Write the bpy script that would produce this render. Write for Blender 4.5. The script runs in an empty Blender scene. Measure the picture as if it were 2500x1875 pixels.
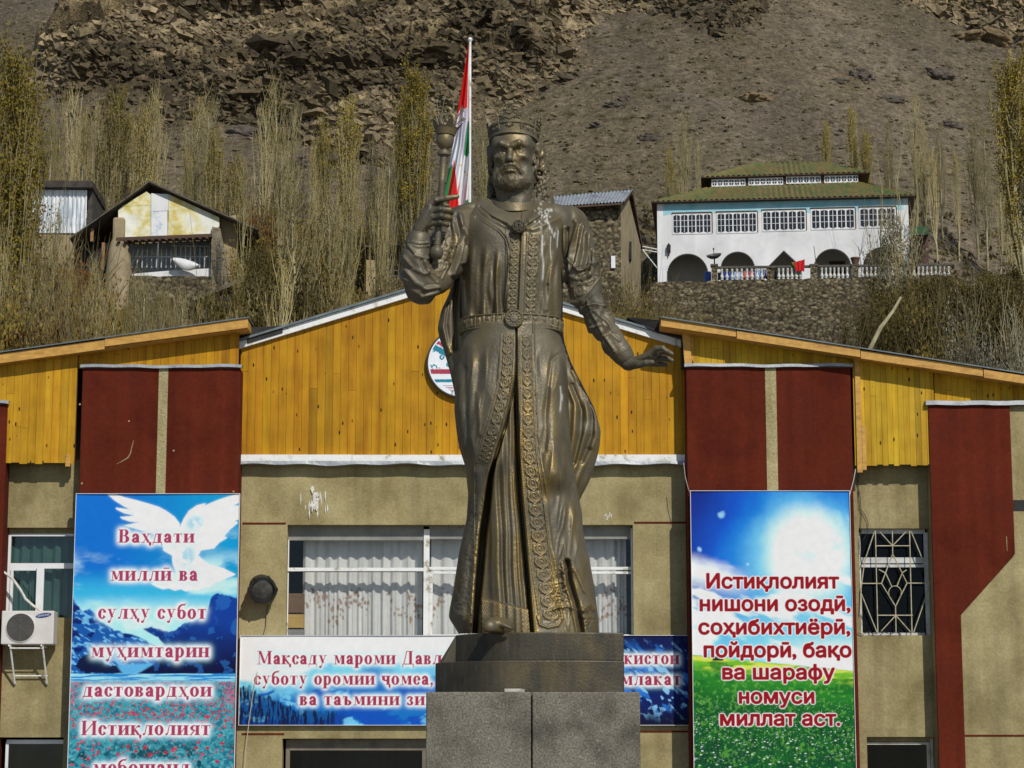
import bpy, bmesh, math, random
import numpy as np
from mathutils import Vector, Matrix
R = math.radians
SC = bpy.context.scene
# ---------------------------------------------------------------- camera
F = 5800.0            # focal length in photo pixels (photo 2500 x 1875)
PITCH = R(9.94)
EYE = 1.6
cam_d = bpy.data.cameras.new('camera'); cam = bpy.data.objects.new('camera', cam_d); SC.collection.objects.link(cam)
cam.location = (0, 0, EYE); cam.rotation_euler = (R(90) + PITCH, 0, 0)
cam_d.sensor_width = 36; cam_d.lens = 36 * F / 2500; cam_d.clip_start = 0.1; cam_d.clip_end = 3000
SC.camera = cam
# ---------------------------------------------------------------- sky, sun, exposure
SUN_EL, SUN_AZ = R(40), R(25)     # azimuth to the right of the line from the facade to the camera
sun_dir = Vector((math.sin(SUN_AZ) * math.cos(SUN_EL), -math.cos(SUN_AZ) * math.cos(SUN_EL), math.sin(SUN_EL)))
w = bpy.data.worlds.new('World'); SC.world = w; w.use_nodes = True
nt = w.node_tree; bg = nt.nodes['Background']
sk = nt.nodes.new('ShaderNodeTexSky'); sk.sky_type = 'NISHITA'; sk.sun_disc = False
sk.sun_elevation = SUN_EL; sk.sun_rotation = math.atan2(sun_dir.x, sun_dir.y)
sk.altitude = 2000; sk.air_density = 1.0; sk.dust_density = 1.5
nt.links.new(sk.outputs[0], bg.inputs[0]); bg.inputs[1].default_value = 0.085
sd = bpy.data.lights.new('sun', 'SUN'); sun = bpy.data.objects.new('sun', sd); SC.collection.objects.link(sun)
sd.energy = 3.3; sd.angle = R(0.53); sd.color = (1.0, 0.95, 0.86)
sun.location = (10, -10, 40); sun.rotation_euler = sun_dir.to_track_quat('Z', 'Y').to_euler()
SC.view_settings.view_transform = 'Standard'; SC.view_settings.look = 'None'
SC.view_settings.exposure = 0.0; SC.view_settings.gamma = 1.0
SC.cycles.max_bounces = 6; SC.cycles.use_denoising = True

# ---------------------------------------------------------------- helpers
cP, sP = math.cos(PITCH), math.sin(PITCH)
def ray(px, py):
    u = (np.asarray(px, float) - 1250) / F; v = (937.5 - np.asarray(py, float)) / F
    return u, cP - v * sP, sP + v * cP
def P(px, py, Y, k=0.0):
    """world point where the sight line of a measured photo position meets the plane y = Y + k x"""
    dx, dy, dz = ray(px, py); t = Y / (dy - k * dx)
    return np.stack(np.broadcast_arrays(dx * t, dy * t, EYE + dz * t), -1)
def proj(p):
    p = np.asarray(p, float); x, y, z = p[..., 0], p[..., 1], p[..., 2] - EYE
    d = y * cP + z * sP; v = -y * sP + z * cP
    return 1250 + F * x / d, 937.5 - F * v / d
def s2l(c):
    c = np.asarray(c, float) / 255.0
    return np.where(c <= 0.04045, c / 12.92, ((c + 0.055) / 1.055) ** 2.4)
def link(o):
    SC.collection.objects.link(o); return o
def tag(o, label=None, cat=None, group=None, kind=None):
    for k, v in (('label', label), ('category', cat), ('group', group), ('kind', kind)):
        if v: o[k] = v
    return o
def empty(name, loc, label, cat, group=None):
    o = bpy.data.objects.new(name, None); o.location = loc; link(o); o.empty_display_size = 0.3
    bpy.context.view_layer.update()
    return tag(o, label, cat, group)
def attach(o, parent):
    if parent is not None:
        o.parent = parent; o.matrix_parent_inverse = Matrix.Translation(parent_loc(parent)).inverted()
def parent_loc(p):
    v = Vector(p.location)
    return v if p.parent is None else v
def mesh_np(name, V, faces, mat=None, parent=None, smooth=False, attrs=None, mats=None, midx=None):
    """V (n,3) array, faces: (m,k) array or list of tuples -> one mesh object"""
    V = np.asarray(V, np.float32); me = bpy.data.meshes.new(name)
    if isinstance(faces, np.ndarray) and faces.ndim == 2:
        m, k = faces.shape
        me.vertices.add(len(V)); me.vertices.foreach_set('co', V.ravel())
        me.loops.add(m * k); me.loops.foreach_set('vertex_index', faces.astype(np.int32).ravel())
        me.polygons.add(m); me.polygons.foreach_set('loop_start', np.arange(0, m * k, k, dtype=np.int32))
        me.polygons.foreach_set('loop_total', np.full(m, k, np.int32))
    else:
        me.from_pydata([tuple(map(float, v)) for v in V], [], [tuple(int(i) for i in f) for f in faces])
    me.polygons.foreach_set('use_smooth', np.full(len(me.polygons), bool(smooth)))
    for an, (dom, typ, arr) in (attrs or {}).items():
        a = me.attributes.new(an, typ, dom)
        arr = np.asarray(arr, np.float32)
        if typ == 'FLOAT': a.data.foreach_set('value', arr.ravel())
        else: a.data.foreach_set('color', np.concatenate([arr, np.ones((len(arr), 1), np.float32)], 1).ravel())
    for mm in (mats or ([mat] if mat else [])): me.materials.append(mm)
    if midx is not None: me.polygons.foreach_set('material_index', np.asarray(midx, np.int32))
    me.update(calc_edges=True); me.validate()
    o = link(bpy.data.objects.new(name, me)); attach(o, parent)
    return o
class MB:
    """collects boxes, prisms and tubes; build() links them as one mesh object"""
    def __init__(s): s.V = []; s.F = []
    def add(s, V, Fs):
        b = len(s.V); s.V += [tuple(map(float, v)) for v in V]; s.F += [tuple(int(i) + b for i in f) for f in Fs]; return s
    def box(s, x0, x1, y0, y1, z0, z1):
        return s.add([(x0,y0,z0),(x1,y0,z0),(x1,y1,z0),(x0,y1,z0),(x0,y0,z1),(x1,y0,z1),(x1,y1,z1),(x0,y1,z1)],
                     [(0,3,2,1),(4,5,6,7),(0,1,5,4),(1,2,6,5),(2,3,7,6),(3,0,4,7)])
    def prism(s, pts, d):
        """closed polygon (3-D points, counter-clockwise seen from the front) pushed by vector d"""
        n = len(pts); pts = [Vector(p) for p in pts]; d = Vector(d)
        V = [tuple(p) for p in pts] + [tuple(p + d) for p in pts]
        return s.add(V, [tuple(range(n)), tuple(range(2*n-1, n-1, -1))] + [(i, n+i, n+(i+1) % n, (i+1) % n) for i in range(n)])
    def tube(s, pts, r, n=8, cap=True):
        pts = [Vector(p) for p in pts]; m = len(pts); rr = r if hasattr(r, '__len__') else [r] * m
        V = []; Fs = []; up = None
        for i, p in enumerate(pts):
            t = (pts[min(i+1, m-1)] - pts[max(i-1, 0)]).normalized()
            if up is None: up = Vector((0,0,1)) if abs(t.z) < .9 else Vector((0,1,0))
            a = t.cross(up).normalized(); b = a.cross(t).normalized(); up = b
            for j in range(n):
                q = p + (a * math.cos(2*math.pi*j/n) + b * math.sin(2*math.pi*j/n)) * rr[i]; V.append(tuple(q))
        for i in range(m-1):
            for j in range(n):
                Fs.append((i*n+j, (i+1)*n+j, (i+1)*n+(j+1) % n, i*n+(j+1) % n))
        if cap: Fs += [tuple(range(n)), tuple((m-1)*n + j for j in range(n-1, -1, -1))]
        return s.add(V, Fs)
    def lathe(s, prof, c=(0,0,0), n=20, ax=None):
        """profile of (radius, height) spun about +z at c (or about direction ax)"""
        q = Vector((0,0,1)).rotation_difference(Vector(ax)) if ax is not None else None
        V = []; m = len(prof)
        for r_, h in prof:
            for j in range(n):
                v = Vector((r_ * math.cos(2*math.pi*j/n), r_ * math.sin(2*math.pi*j/n), h))
                if q: v = q @ v
                V.append(tuple(v + Vector(c)))
        Fs = [(i*n+j, i*n+(j+1) % n, (i+1)*n+(j+1) % n, (i+1)*n+j) for i in range(m-1) for j in range(n)]
        Fs += [tuple(range(n-1, -1, -1)), tuple((m-1)*n + j for j in range(n))]
        return s.add(V, Fs)
    def build(s, name, mat, parent=None, smooth=False, bevel=0):
        o = mesh_np(name, np.array(s.V), s.F, mat, parent, smooth)
        bm = bmesh.new(); bm.from_mesh(o.data); bmesh.ops.recalc_face_normals(bm, faces=bm.faces); bm.to_mesh(o.data); bm.free()
        if smooth:
            try: o.data.set_sharp_from_angle(angle=R(40))
            except Exception: pass
        if bevel:
            b = o.modifiers.new('bevel', 'BEVEL'); b.width = bevel; b.segments = 2; b.limit_method = 'ANGLE'
        return o
def grid_faces(nr, nc, closed=False):
    i, j = np.meshgrid(np.arange(nr-1), np.arange(nc if closed else nc-1), indexing='ij')
    a = i*nc + j; b = i*nc + (j+1) % nc
    return np.stack([a, b, b + nc, a + nc], -1).reshape(-1, 4)
def copy_tree(o, parent=None):
    c = o.copy(); link(c)
    if parent is not None: c.parent = parent
    for ch in list(o.children): copy_tree(ch, c)
    return c
# numpy noise
def _h(ix, iy, iz, s=0):
    n = (ix.astype(np.int64) * 374761393 + iy.astype(np.int64) * 668265263 + iz.astype(np.int64) * 2147483647 + s * 144665) & 0xffffffff
    n = ((n ^ (n >> 13)) * 1274126177) & 0xffffffff
    n = ((n ^ (n >> 16)) * 2246822519) & 0xffffffff
    return ((n ^ (n >> 15)) & 0xffffff) / float(0xffffff)
def vnoise(x, y, z=0.0, s=0):
    x, y, z = np.broadcast_arrays(np.asarray(x, float), np.asarray(y, float), np.asarray(z, float))
    ix, iy, iz = np.floor(x), np.floor(y), np.floor(z); fx, fy, fz = x-ix, y-iy, z-iz
    fx, fy, fz = [f*f*(3-2*f) for f in (fx, fy, fz)]; o = 0
    for dx in (0, 1):
        for dy in (0, 1):
            for dz in (0, 1):
                o = o + _h(ix+dx, iy+dy, iz+dz, s) * (fx if dx else 1-fx) * (fy if dy else 1-fy) * (fz if dz else 1-fz)
    return o
def fbm(x, y, z=0.0, o=4, s=0):
    t = 0; a = .5; n = 0
    for i in range(o):
        f = 2.03**i; t = t + a * vnoise(np.asarray(x)*f, np.asarray(y)*f, np.asarray(z)*f, s+i); n += a; a *= .5
    return t / n
def worley(x, y, z=0.0, s=0):
    """distance to nearest and second nearest feature point, and the id of the nearest"""
    x, y, z = np.broadcast_arrays(np.asarray(x, float), np.asarray(y, float), np.asarray(z, float))
    ix, iy, iz = np.floor(x), np.floor(y), np.floor(z)
    d1 = np.full(x.shape, 9.); d2 = d1.copy(); cid = np.zeros(x.shape)
    for a in (-1, 0, 1):
        for b in (-1, 0, 1):
            for c in (-1, 0, 1):
                jx, jy, jz = ix+a, iy+b, iz+c
                d = np.sqrt((jx+_h(jx,jy,jz,s)-x)**2 + (jy+_h(jx,jy,jz,s+1)-y)**2 + (jz+_h(jx,jy,jz,s+2)-z)**2)
                n = d < d1
                d2 = np.where(n, d1, np.minimum(d2, d)); cid = np.where(n, _h(jx,jy,jz,s+3), cid); d1 = np.where(n, d, d1)
    return d1, d2, cid
def sstep(a, b, x):
    t = np.clip((np.asarray(x, float)-a)/(b-a), 0, 1); return t*t*(3-2*t)
def itp(x, pts):
    pts = np.array(pts, float); return np.interp(x, pts[:, 0], pts[:, 1])
def smooth_itp(x, pts, w=12):
    pts = np.array(pts, float); g = np.arange(pts[0,0]-4*w, pts[-1,0]+4*w+1, 1.0); v = np.interp(g, pts[:,0], pts[:,1])
    k = np.exp(-.5*(np.arange(-3*w, 3*w+1)/w)**2); k /= k.sum()
    v = np.convolve(np.pad(v, 3*w, mode='edge'), k, 'valid'); return np.interp(x, g, v)
def dist_poly(px, py, pts):
    """distance from points to a polyline"""
    d = np.full(np.shape(px), 1e9)
    for (x0, y0), (x1, y1) in zip(pts[:-1], pts[1:]):
        vx, vy = x1-x0, y1-y0; t = np.clip(((px-x0)*vx + (py-y0)*vy)/(vx*vx+vy*vy+1e-9), 0, 1)
        d = np.minimum(d, np.hypot(px-x0-t*vx, py-y0-t*vy))
    return d
def in_poly(px, py, pts):
    c = np.zeros(np.shape(px), bool); n = len(pts)
    for i in range(n):
        x0, y0 = pts[i]; x1, y1 = pts[(i+1) % n]
        if y0 == y1: continue
        m = ((y0 > py) != (y1 > py)) & (px < (x1-x0)*(py-y0)/(y1-y0)+x0); c ^= m
    return c
def blur(a, r):
    k = np.exp(-.5*(np.arange(-int(3*r)-1, int(3*r)+2)/r)**2); k /= k.sum(); n = len(k)//2
    for ax in (0, 1):
        a = np.apply_along_axis(lambda v: np.convolve(np.pad(v, n, mode='edge'), k, 'valid'), ax, a)
    return a
# ---------------------------------------------------------------- materials (all node based)
def mat(name, cols, scale=3.0, rough=.8, bump=.0, bscale=None, metal=0.0, detail=6, stretch=(1,1,1), attr=None, lo=.35, hi=.65, spec=.5, fine=None, coat=0, coord='Object'):
    m = bpy.data.materials.new(name); m.use_nodes = True; t = m.node_tree; N = t.nodes; L = t.links
    b = N['Principled BSDF']; b.inputs['Roughness'].default_value = rough; b.inputs['Metallic'].default_value = metal
    b.inputs['Specular IOR Level'].default_value = spec; b.inputs['Coat Weight'].default_value = coat
    tc = N.new('ShaderNodeTexCoord'); mp = N.new('ShaderNodeMapping'); mp.inputs['Scale'].default_value = stretch
    L.new(tc.outputs[coord], mp.inputs[0])
    nz = N.new('ShaderNodeTexNoise'); nz.inputs['Scale'].default_value = scale; nz.inputs['Detail'].default_value = detail
    nz.inputs['Roughness'].default_value = .62; L.new(mp.outputs[0], nz.inputs[0])
    cr = N.new('ShaderNodeValToRGB'); e = cr.color_ramp.elements
    while len(e) < len(cols): e.new(.5)
    for i, c in enumerate(cols):
        e[i].position = lo + (hi-lo)*i/max(1, len(cols)-1); e[i].color = (*c, 1)
    L.new(nz.outputs[0], cr.inputs[0]); out = cr.outputs[0]
    if attr:
        at = N.new('ShaderNodeAttribute'); at.attribute_name = attr
        mx = N.new('ShaderNodeMix'); mx.data_type = 'RGBA'; mx.blend_type = 'MULTIPLY'; mx.inputs[0].default_value = 1
        L.new(out, mx.inputs[6]); L.new(at.outputs['Color'], mx.inputs[7]); out = mx.outputs[2]
    if fine:
        n2 = N.new('ShaderNodeTexNoise'); n2.inputs['Scale'].default_value = fine[0]; n2.inputs['Detail'].default_value = 3; L.new(tc.outputs[coord], n2.inputs[0])
        r2 = N.new('ShaderNodeMapRange'); r2.inputs[1].default_value = .3; r2.inputs[2].default_value = .7; r2.inputs[3].default_value = 1-fine[1]; r2.inputs[4].default_value = 1+fine[1]
        L.new(n2.outputs[0], r2.inputs[0])
        mx = N.new('ShaderNodeVectorMath'); mx.operation = 'SCALE'; L.new(out, mx.inputs[0]); L.new(r2.outputs[0], mx.inputs['Scale']); out = mx.outputs[0]
    L.new(out, b.inputs['Base Color'])
    if bump:
        bn = N.new('ShaderNodeTexNoise'); bn.inputs['Scale'].default_value = bscale or scale*6; bn.inputs['Detail'].default_value = 5; L.new(mp.outputs[0], bn.inputs[0])
        bu = N.new('ShaderNodeBump'); bu.inputs['Strength'].default_value = bump; bu.inputs['Distance'].default_value = .02
        L.new(bn.outputs[0], bu.inputs['Height']); L.new(bu.outputs[0], b.inputs['Normal'])
    return m
def nodes(m): return m.node_tree.nodes, m.node_tree.links, m.node_tree.nodes['Principled BSDF']
def attr_mat(name, attr, rough=.6, noise=.12, nscale=8, spec=.4, bump=0, bscale=40, coat=0):
    """base colour from a printed / painted colour attribute, mottled by a noise"""
    return mat(name, [(1-noise,)*3, (1+noise,)*3], nscale, rough, bump, bscale, attr=attr, spec=spec, coat=coat)
def mul(c, k): return tuple(x*k for x in c)
# ================================================================ terrain
PROF = [(48,0),(60,4),(100,19),(122,25.3),(140,31),(160,43),(400,216),(700,400)]
def hill_z(X, Y):
    X = np.asarray(X, float); Y = np.asarray(Y, float)
    z = itp(Y + 3*np.sin(X*.05+1) + 2*np.sin(X*.11), PROF)
    z = z + (fbm(X*.06, Y*.06, 0, 3, 5)-.5)*2.2*sstep(60, 110, Y)
    z = z + 3.2*sstep(0, -7, X)*sstep(84, 104, Y)*(1-sstep(122, 140, Y))
    return z - 4.6*sstep(2, 8, X)*(1-sstep(18.5, 23, X))*(1-sstep(126.2, 127.0, Y+.092*(X-15)))*sstep(75, 100, Y)   # cut down in front of the terrace wall
CLIFF = [(70,150),(120,85),(210,60),(420,-40),(700,-300),(1500,-300),(2000,-120),(1900,0),(1850,50),(1775,88),(1690,62),(1600,42),(1480,36),(1425,90),(1440,180),(1335,225),(1265,265),(1150,300),(1060,350),(985,410),(880,395),(790,375),(690,350),(560,330),(430,300),(330,315),(200,290),(70,235)]
CLIFF2 = [(2190,0),(2150,-300),(2800,-300),(2800,200),(2480,150),(2400,95),(2350,62),(2260,30)]
def build_hill():
    st = .21
    xs = np.concatenate([np.linspace(-500,-64,40), np.arange(-62,-44,.6), np.arange(-44,44,st), np.arange(44,62,.6), np.linspace(64,500,40)])
    ys = np.concatenate([np.linspace(48,96,30), np.arange(97,112,.5), np.arange(112,204,st), np.arange(204,215,.8), np.linspace(217,700,50)])
    Y, X = np.meshgrid(ys, xs, indexing='ij'); Z = hill_z(X, Y)
    px, py = proj(np.stack([X, Y, Z], -1))
    wx = px + (fbm(X*.25, Y*.25, 1, 4, 11)-.5)*150; wy = py + (fbm(X*.25, Y*.25, 7, 4, 12)-.5)*120
    def mask(poly):
        pl = poly + poly[:1]; d = np.full(X.shape, -400.)
        near = (Y > 130) & (Y < 330) & (np.abs(X) < 90)
        ins = in_poly(wx[near], wy[near], poly); dd = dist_poly(wx[near], wy[near], pl)
        d[near] = np.where(ins, dd, -dd); return d
    d1, d2 = mask(CLIFF), mask(CLIFF2)
    dm = np.maximum(d1, d2); M = sstep(-10, 85, dm)
    # bedding runs down to the right; blocks of three sizes
    a = R(14)+R(16)*np.sin(X*.06+1); U = X*np.cos(a) - Z*np.sin(a); W = X*np.sin(a) + Z*np.cos(a)
    fx = fbm(X*.3, Y*.3, Z*.3, 3, 21)*3
    def facets(sx, sy, sz, seed, warp):
        """broken rock: every cell of a jittered lattice is one tilted flat face"""
        x, y, z = (U+.85*W)*sx+warp*(fbm(U*sx*1.5,W*sy*1.5,Y*sz,2,seed+7)-.5), W*sy+warp*(fbm(U*sx*1.5,W*sy*1.5,Y*sz+9,2,seed+8)-.5), Y*sz
        ix, iy, iz = np.floor(x), np.floor(y), np.floor(z); d1 = np.full(x.shape, 9.); d2 = d1.copy(); out = np.zeros(x.shape); cid = out.copy()
        for a_ in (-1,0,1):
            for b_ in (-1,0,1):
                for c_ in (-1,0,1):
                    jx, jy, jz = ix+a_, iy+b_, iz+c_; ex, ey, ez = x-jx-_h(jx,jy,jz,seed), y-jy-_h(jx,jy,jz,seed+1), z-jz-_h(jx,jy,jz,seed+2); d = np.sqrt(ex*ex+ey*ey+ez*ez); n_ = d < d1
                    h_ = _h(jx,jy,jz,seed+3); f = h_+(_h(jx,jy,jz,seed+4)-.5)*1.1*ex+(_h(jx,jy,jz,seed+5)-.85)*1.3*ey
                    d2 = np.where(n_, d1, np.minimum(d2,d)); out = np.where(n_, f, out); cid = np.where(n_, h_, cid); d1 = np.where(n_, d, d1)
        return out, cid, np.clip((d2-d1)*5, 0, 1)
    f1, c1, g1 = facets(.07,.26,.012,31,.9); f2, c2, g2 = facets(.21,.66,.0,37,.9); f3, c3, g3 = facets(.60,1.45,.0,43,.8)
    rid = 1-np.abs(fbm(U*.10, W*.16, Y*.10, 4, 51)*2-1)
    crack = (1-g1)*.7+(1-g2)*.45+(1-g3)*.2
    D = M*(1.0 + 2.6*f1 + 1.8*f2 + .95*f3 + 1.8*(rid-.6) + .5*(fbm(X*1.1,Z*1.6,Y*.3,4,63)-.5)*2 - crack)
    scree = (1-M)*sstep(118, 140, Y)
    e1, e2, cc = worley(X*.55, Y*.55, 0, 71)
    D += scree*(.28*(fbm(X*.35,Y*.35,0,4,73)-.5)*2 + .16*(fbm(X*1.5,Y*1.5,0,3,75)-.5)*2 + .45*np.where(cc > .87, np.clip(.42-e1, 0, 1), 0))
    # dry gullies that run straight down the scree
    D += scree*.5*(fbm(X*.22, Y*.025, 0, 3, 79)-.5)
    nx, ny, nz = 0, -.58, .81
    V = np.stack([X + (fbm(X*.8,Y*.8,Z*.8,2,81)-.5)*.5*M, Y+ny*D, Z+nz*D], -1)
    # colours of the ground itself
    n1 = fbm(X*.12, Y*.12, 0, 4, 91)[..., None]; n2 = fbm(U*.5, W*1.6, Y*.3, 4, 93)[..., None]; n3 = fbm(X*.9, Y*.9, 0, 3, 95)[..., None]
    sc = np.array([.145,.115,.072])*(1-n1) + np.array([.115,.095,.072])*n1
    band = fbm(X*.16+.3*np.sin(Y*.1), Y*.018, 0, 4, 111)[..., None]; sc = sc*(.72+.56*n3)*(.80+.42*sstep(.3,.7,band)); ol = (sstep(.5,.72,fbm(X*.09, Y*.07, 3, 4, 113))*.35)[..., None]; sc = sc*(1-ol)+np.array([.125,.105,.055])*ol
    rust = fbm(X*.2, Y*.2, Z*.2, 3, 97)[..., None]
    n2 = np.clip((n2-.5)*1.8+.5,0,1); ck = np.array([.075,.058,.034])*(1-n2) + np.array([.26,.20,.11])*n2
    ck = ck*(1-.3*sstep(.5,.7,rust)) * (.72+.55*c2[..., None])
    veg = np.array([.085,.070,.030])*(1-n1)+np.array([.14,.10,.05])*n1
    lo = (1-sstep(118, 142, Y + 10*(n1[...,0]-.5)))[..., None]
    C = (sc*(1-M[...,None]) + ck*M[...,None])*(1-lo) + veg*lo
    tuft = sstep(.66,.72,fbm(X*.5,Y*.5,0,3,99))*(1-M); C = C*(1-.35*tuft[...,None]) + np.array([.080,.070,.028])*.35*tuft[...,None]
    m = mat('rocky ground', [(.62,)*3,(1.0,)*3,(1.4,)*3], 2.2, .95, .9, 6.0, attr='tint', spec=.15, fine=(9,.4), detail=9, lo=.36, hi=.64)
    N, L, b = nodes(m)
    [n for n in N if n.type == 'BUMP'][0].inputs['Distance'].default_value = .12
    o = mesh_np('hillside', V.reshape(-1,3), grid_faces(len(ys), len(xs)), m, None, True, {'tint': ('POINT','FLOAT_COLOR', C.reshape(-1,3))})
    try: o.data.set_sharp_from_angle(angle=R(50))
    except Exception: pass
    tag(o, kind='structure'); return V
HV = build_hill()
g = mesh_np('ground', [(-600,-600,-.02),(600,-600,-.02),(600,60,-.02),(-600,60,-.02)], [(0,1,2,3)], mat('plaza paving', [(.16,.15,.13),(.26,.24,.21)], .6, .9, .4)); tag(g, kind='structure')
from mathutils.bvhtree import BVHTree
_hf = bpy.data.objects['hillside']
HB = BVHTree.FromObject(_hf, bpy.context.evaluated_depsgraph_get())
def ground_at(x, y):
    h = HB.ray_cast(Vector((x, y, 600)), Vector((0,0,-1)))
    return h[0].z if h[0] else 0.0
def ground_px(px, py):
    """where the sight line of a photo position meets the hillside"""
    d = Vector([float(q) for q in ray(px, py)]).normalized()
    h = HB.ray_cast(Vector((0, 0, EYE)), d); return h[0]
# loose rock
def rock_arrays(pos, size, rng, flat=.6):
    """angular stones: squashed, jittered icosahedra"""
    t = (1+5**.5)/2; I = np.array([(-1,t,0),(1,t,0),(-1,-t,0),(1,-t,0),(0,-1,t),(0,1,t),(0,-1,-t),(0,1,-t),(t,0,-1),(t,0,1),(-t,0,-1),(-t,0,1)])/1.9
    IF = np.array([(0,11,5),(0,5,1),(0,1,7),(0,7,10),(0,10,11),(1,5,9),(5,11,4),(11,10,2),(10,7,6),(7,1,8),(3,9,4),(3,4,2),(3,2,6),(3,6,8),(3,8,9),(4,9,5),(2,4,11),(6,2,10),(8,6,7),(9,8,1)])
    n = len(pos); V = I[None]*(1+rng.uniform(-.3,.3,(n,12,1)))
    V = V*np.stack([rng.uniform(.7,1.4,n), rng.uniform(.6,1.1,n), rng.uniform(flat*.6,flat*1.3,n)], -1)[:,None,:]
    a = rng.uniform(0,6.28,n); c, s = np.cos(a), np.sin(a); x = V[...,0]*c[:,None]-V[...,1]*s[:,None]; y = V[...,0]*s[:,None]+V[...,1]*c[:,None]
    tl = rng.uniform(-.5,.2,n); z = V[...,2]; y, z = y*np.cos(tl)[:,None]-z*np.sin(tl)[:,None], y*np.sin(tl)[:,None]+z*np.cos(tl)[:,None]
    V = np.stack([x,y,z],-1)*size[:,None,None] + pos[:,None,:]
    Fs = (IF[None]+np.arange(n)[:,None,None]*12).reshape(-1,3)
    return V.reshape(-1,3), Fs
def in_cliff(q):
    x, y = proj(np.array([q.x,q.y,q.z])); return bool(in_poly(np.array([x]),np.array([y]),CLIFF)[0] or in_poly(np.array([x]),np.array([y]),CLIFF2)[0])
rng = np.random.default_rng(5)
rockm = attr_mat('loose rock', 'tint', .95, .3, 3, .2, .8, 12)
pos = []; siz = []
while len(pos) < 17000:
    q = ground_px(rng.uniform(-60, 2560), rng.uniform(-30, 640))
    if q is None or (in_cliff(q) and rng.random() < .85): continue
    pos.append((q.x, q.y, q.z)); siz.append(.04+.22*rng.random()**7)
pos = np.array(pos); siz = np.array(siz)
V, Fs = rock_arrays(pos, siz, rng)
tone = (rng.uniform(.6,1.5,len(pos))[:,None]*np.array([.14,.112,.068])).repeat(12,0)
o = mesh_np('scree_stones', V, Fs, rockm, None, False, {'tint': ('POINT','FLOAT_COLOR', tone)})
tag(o, 'loose grey brown stones scattered over the dry mountainside', 'stones', kind='stuff')
# the boulders one can pick out: photo position, radius in metres, what it is
BOULD = [(1850,245,1.1,'round tan boulder in the open scree, level with the crown of the statue'),
 (1505,262,.75,'small dark boulder on the scree to the right of the crown'),
 (2105,190,1.2,'flat grey slab lying high on the right hand scree'),
 (2295,190,1.4,'split dark slab lying below the outcrop in the upper right corner'),
 (2175,250,1.1,'pale lying boulder above the poplars right of the white house'),
 (2370,95,1.5,'blocky tan boulder at the foot of the upper right outcrop'),
 (2452,110,1.9,'large tan block at the right edge under the outcrop'),
 (1525,245,.5,'little stone beside the dark boulder right of the crown'),
 (1590,343,.8,'dark flat boulder up the slope from the grey tin roof'),
 (2050,202,.7,'low grey boulder left of the flat slab on the right scree'),
 (600,330,1.5,'long dark slab on the rubble under the cliff'),
 (395,385,1.0,'dark boulder between poplars above the tin shed'),
 (740,400,1.3,'grey boulder among poplars under the cave in the cliff'),
 (820,395,1.0,'brownish boulder right under the dark cave in the cliff'),
 (1460,310,.6,'small pale boulder on the scree near the crown side'),
 (2320,310,.9,'dark stone pair on the scree above right poplars')]
for i, (bx, by, r_, lb) in enumerate(BOULD):
    q = ground_px(bx, by)
    if q is None: continue
    rg = np.random.default_rng(100+i)
    bm = bmesh.new(); bmesh.ops.create_icosphere(bm, subdivisions=4, radius=1)
    v = np.array([x.co[:] for x in bm.verts]); fs = [[x.index for x in f.verts] for f in bm.faces]; bm.free()
    e1, e2, c = worley(v[:,0]*1.3+i*9, v[:,1]*1.3, v[:,2]*1.3, i)
    k = .72 + .5*c*np.clip((e2-e1)*3,.2,1) + .25*(fbm(v[:,0]*3+i, v[:,1]*3, v[:,2]*3, 3, i)-.5)
    v = v*k[:,None]*np.array([1.25*rg.uniform(.8,1.2), .8, .62])*r_*.8
    an = rg.uniform(-.5,.2); v = np.stack([v[:,0]*math.cos(an)-v[:,2]*math.sin(an), v[:,1], v[:,0]*math.sin(an)+v[:,2]*math.cos(an)],-1)
    t_ = np.tile(np.array([.17,.125,.07] if 'tan' in lb else [.105,.088,.072]), (len(v),1))*(.7+.6*fbm(v[:,0]*2,v[:,1]*2,v[:,2]*4,3,3))[:,None]
    o = mesh_np('boulder', v+np.array([q.x, q.y+.1*r_, q.z+.12*r_]), fs, rockm, None, False, {'tint': ('POINT','FLOAT_COLOR', t_)})
    tag(o, lb, 'boulder', 'boulders on the mountainside')

def slab_arrays(pos, size, rng):
    """angular slabs: boxes with every corner knocked about"""
    B_ = np.array([(x,y,z) for x in (-1,1) for y in (-1,1) for z in (-1,1)], float); BF = np.array([(0,1,3,2),(4,6,7,5),(0,4,5,1),(2,3,7,6),(0,2,6,4),(1,5,7,3)])
    n = len(pos); V = B_[None]*(1+rng.uniform(-.55,.35,(n,8,3))); V *= np.stack([rng.uniform(.9,2.4,n), rng.uniform(.8,1.3,n), rng.uniform(.35,.9,n)],-1)[:,None]
    for i_, j_, sc_ in ((0,1,3.0),(1,2,1.1),(0,2,1.1)):
        a = rng.uniform(-.5,.5,n)*sc_; c, s_ = np.cos(a)[:,None], np.sin(a)[:,None]; p, q = V[...,i_].copy(), V[...,j_].copy(); V[...,i_] = p*c-q*s_; V[...,j_] = p*s_+q*c
    return (V*size[:,None,None]+pos[:,None]).reshape(-1,3), (BF[None]+np.arange(n)[:,None,None]*8).reshape(-1,4)
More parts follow.
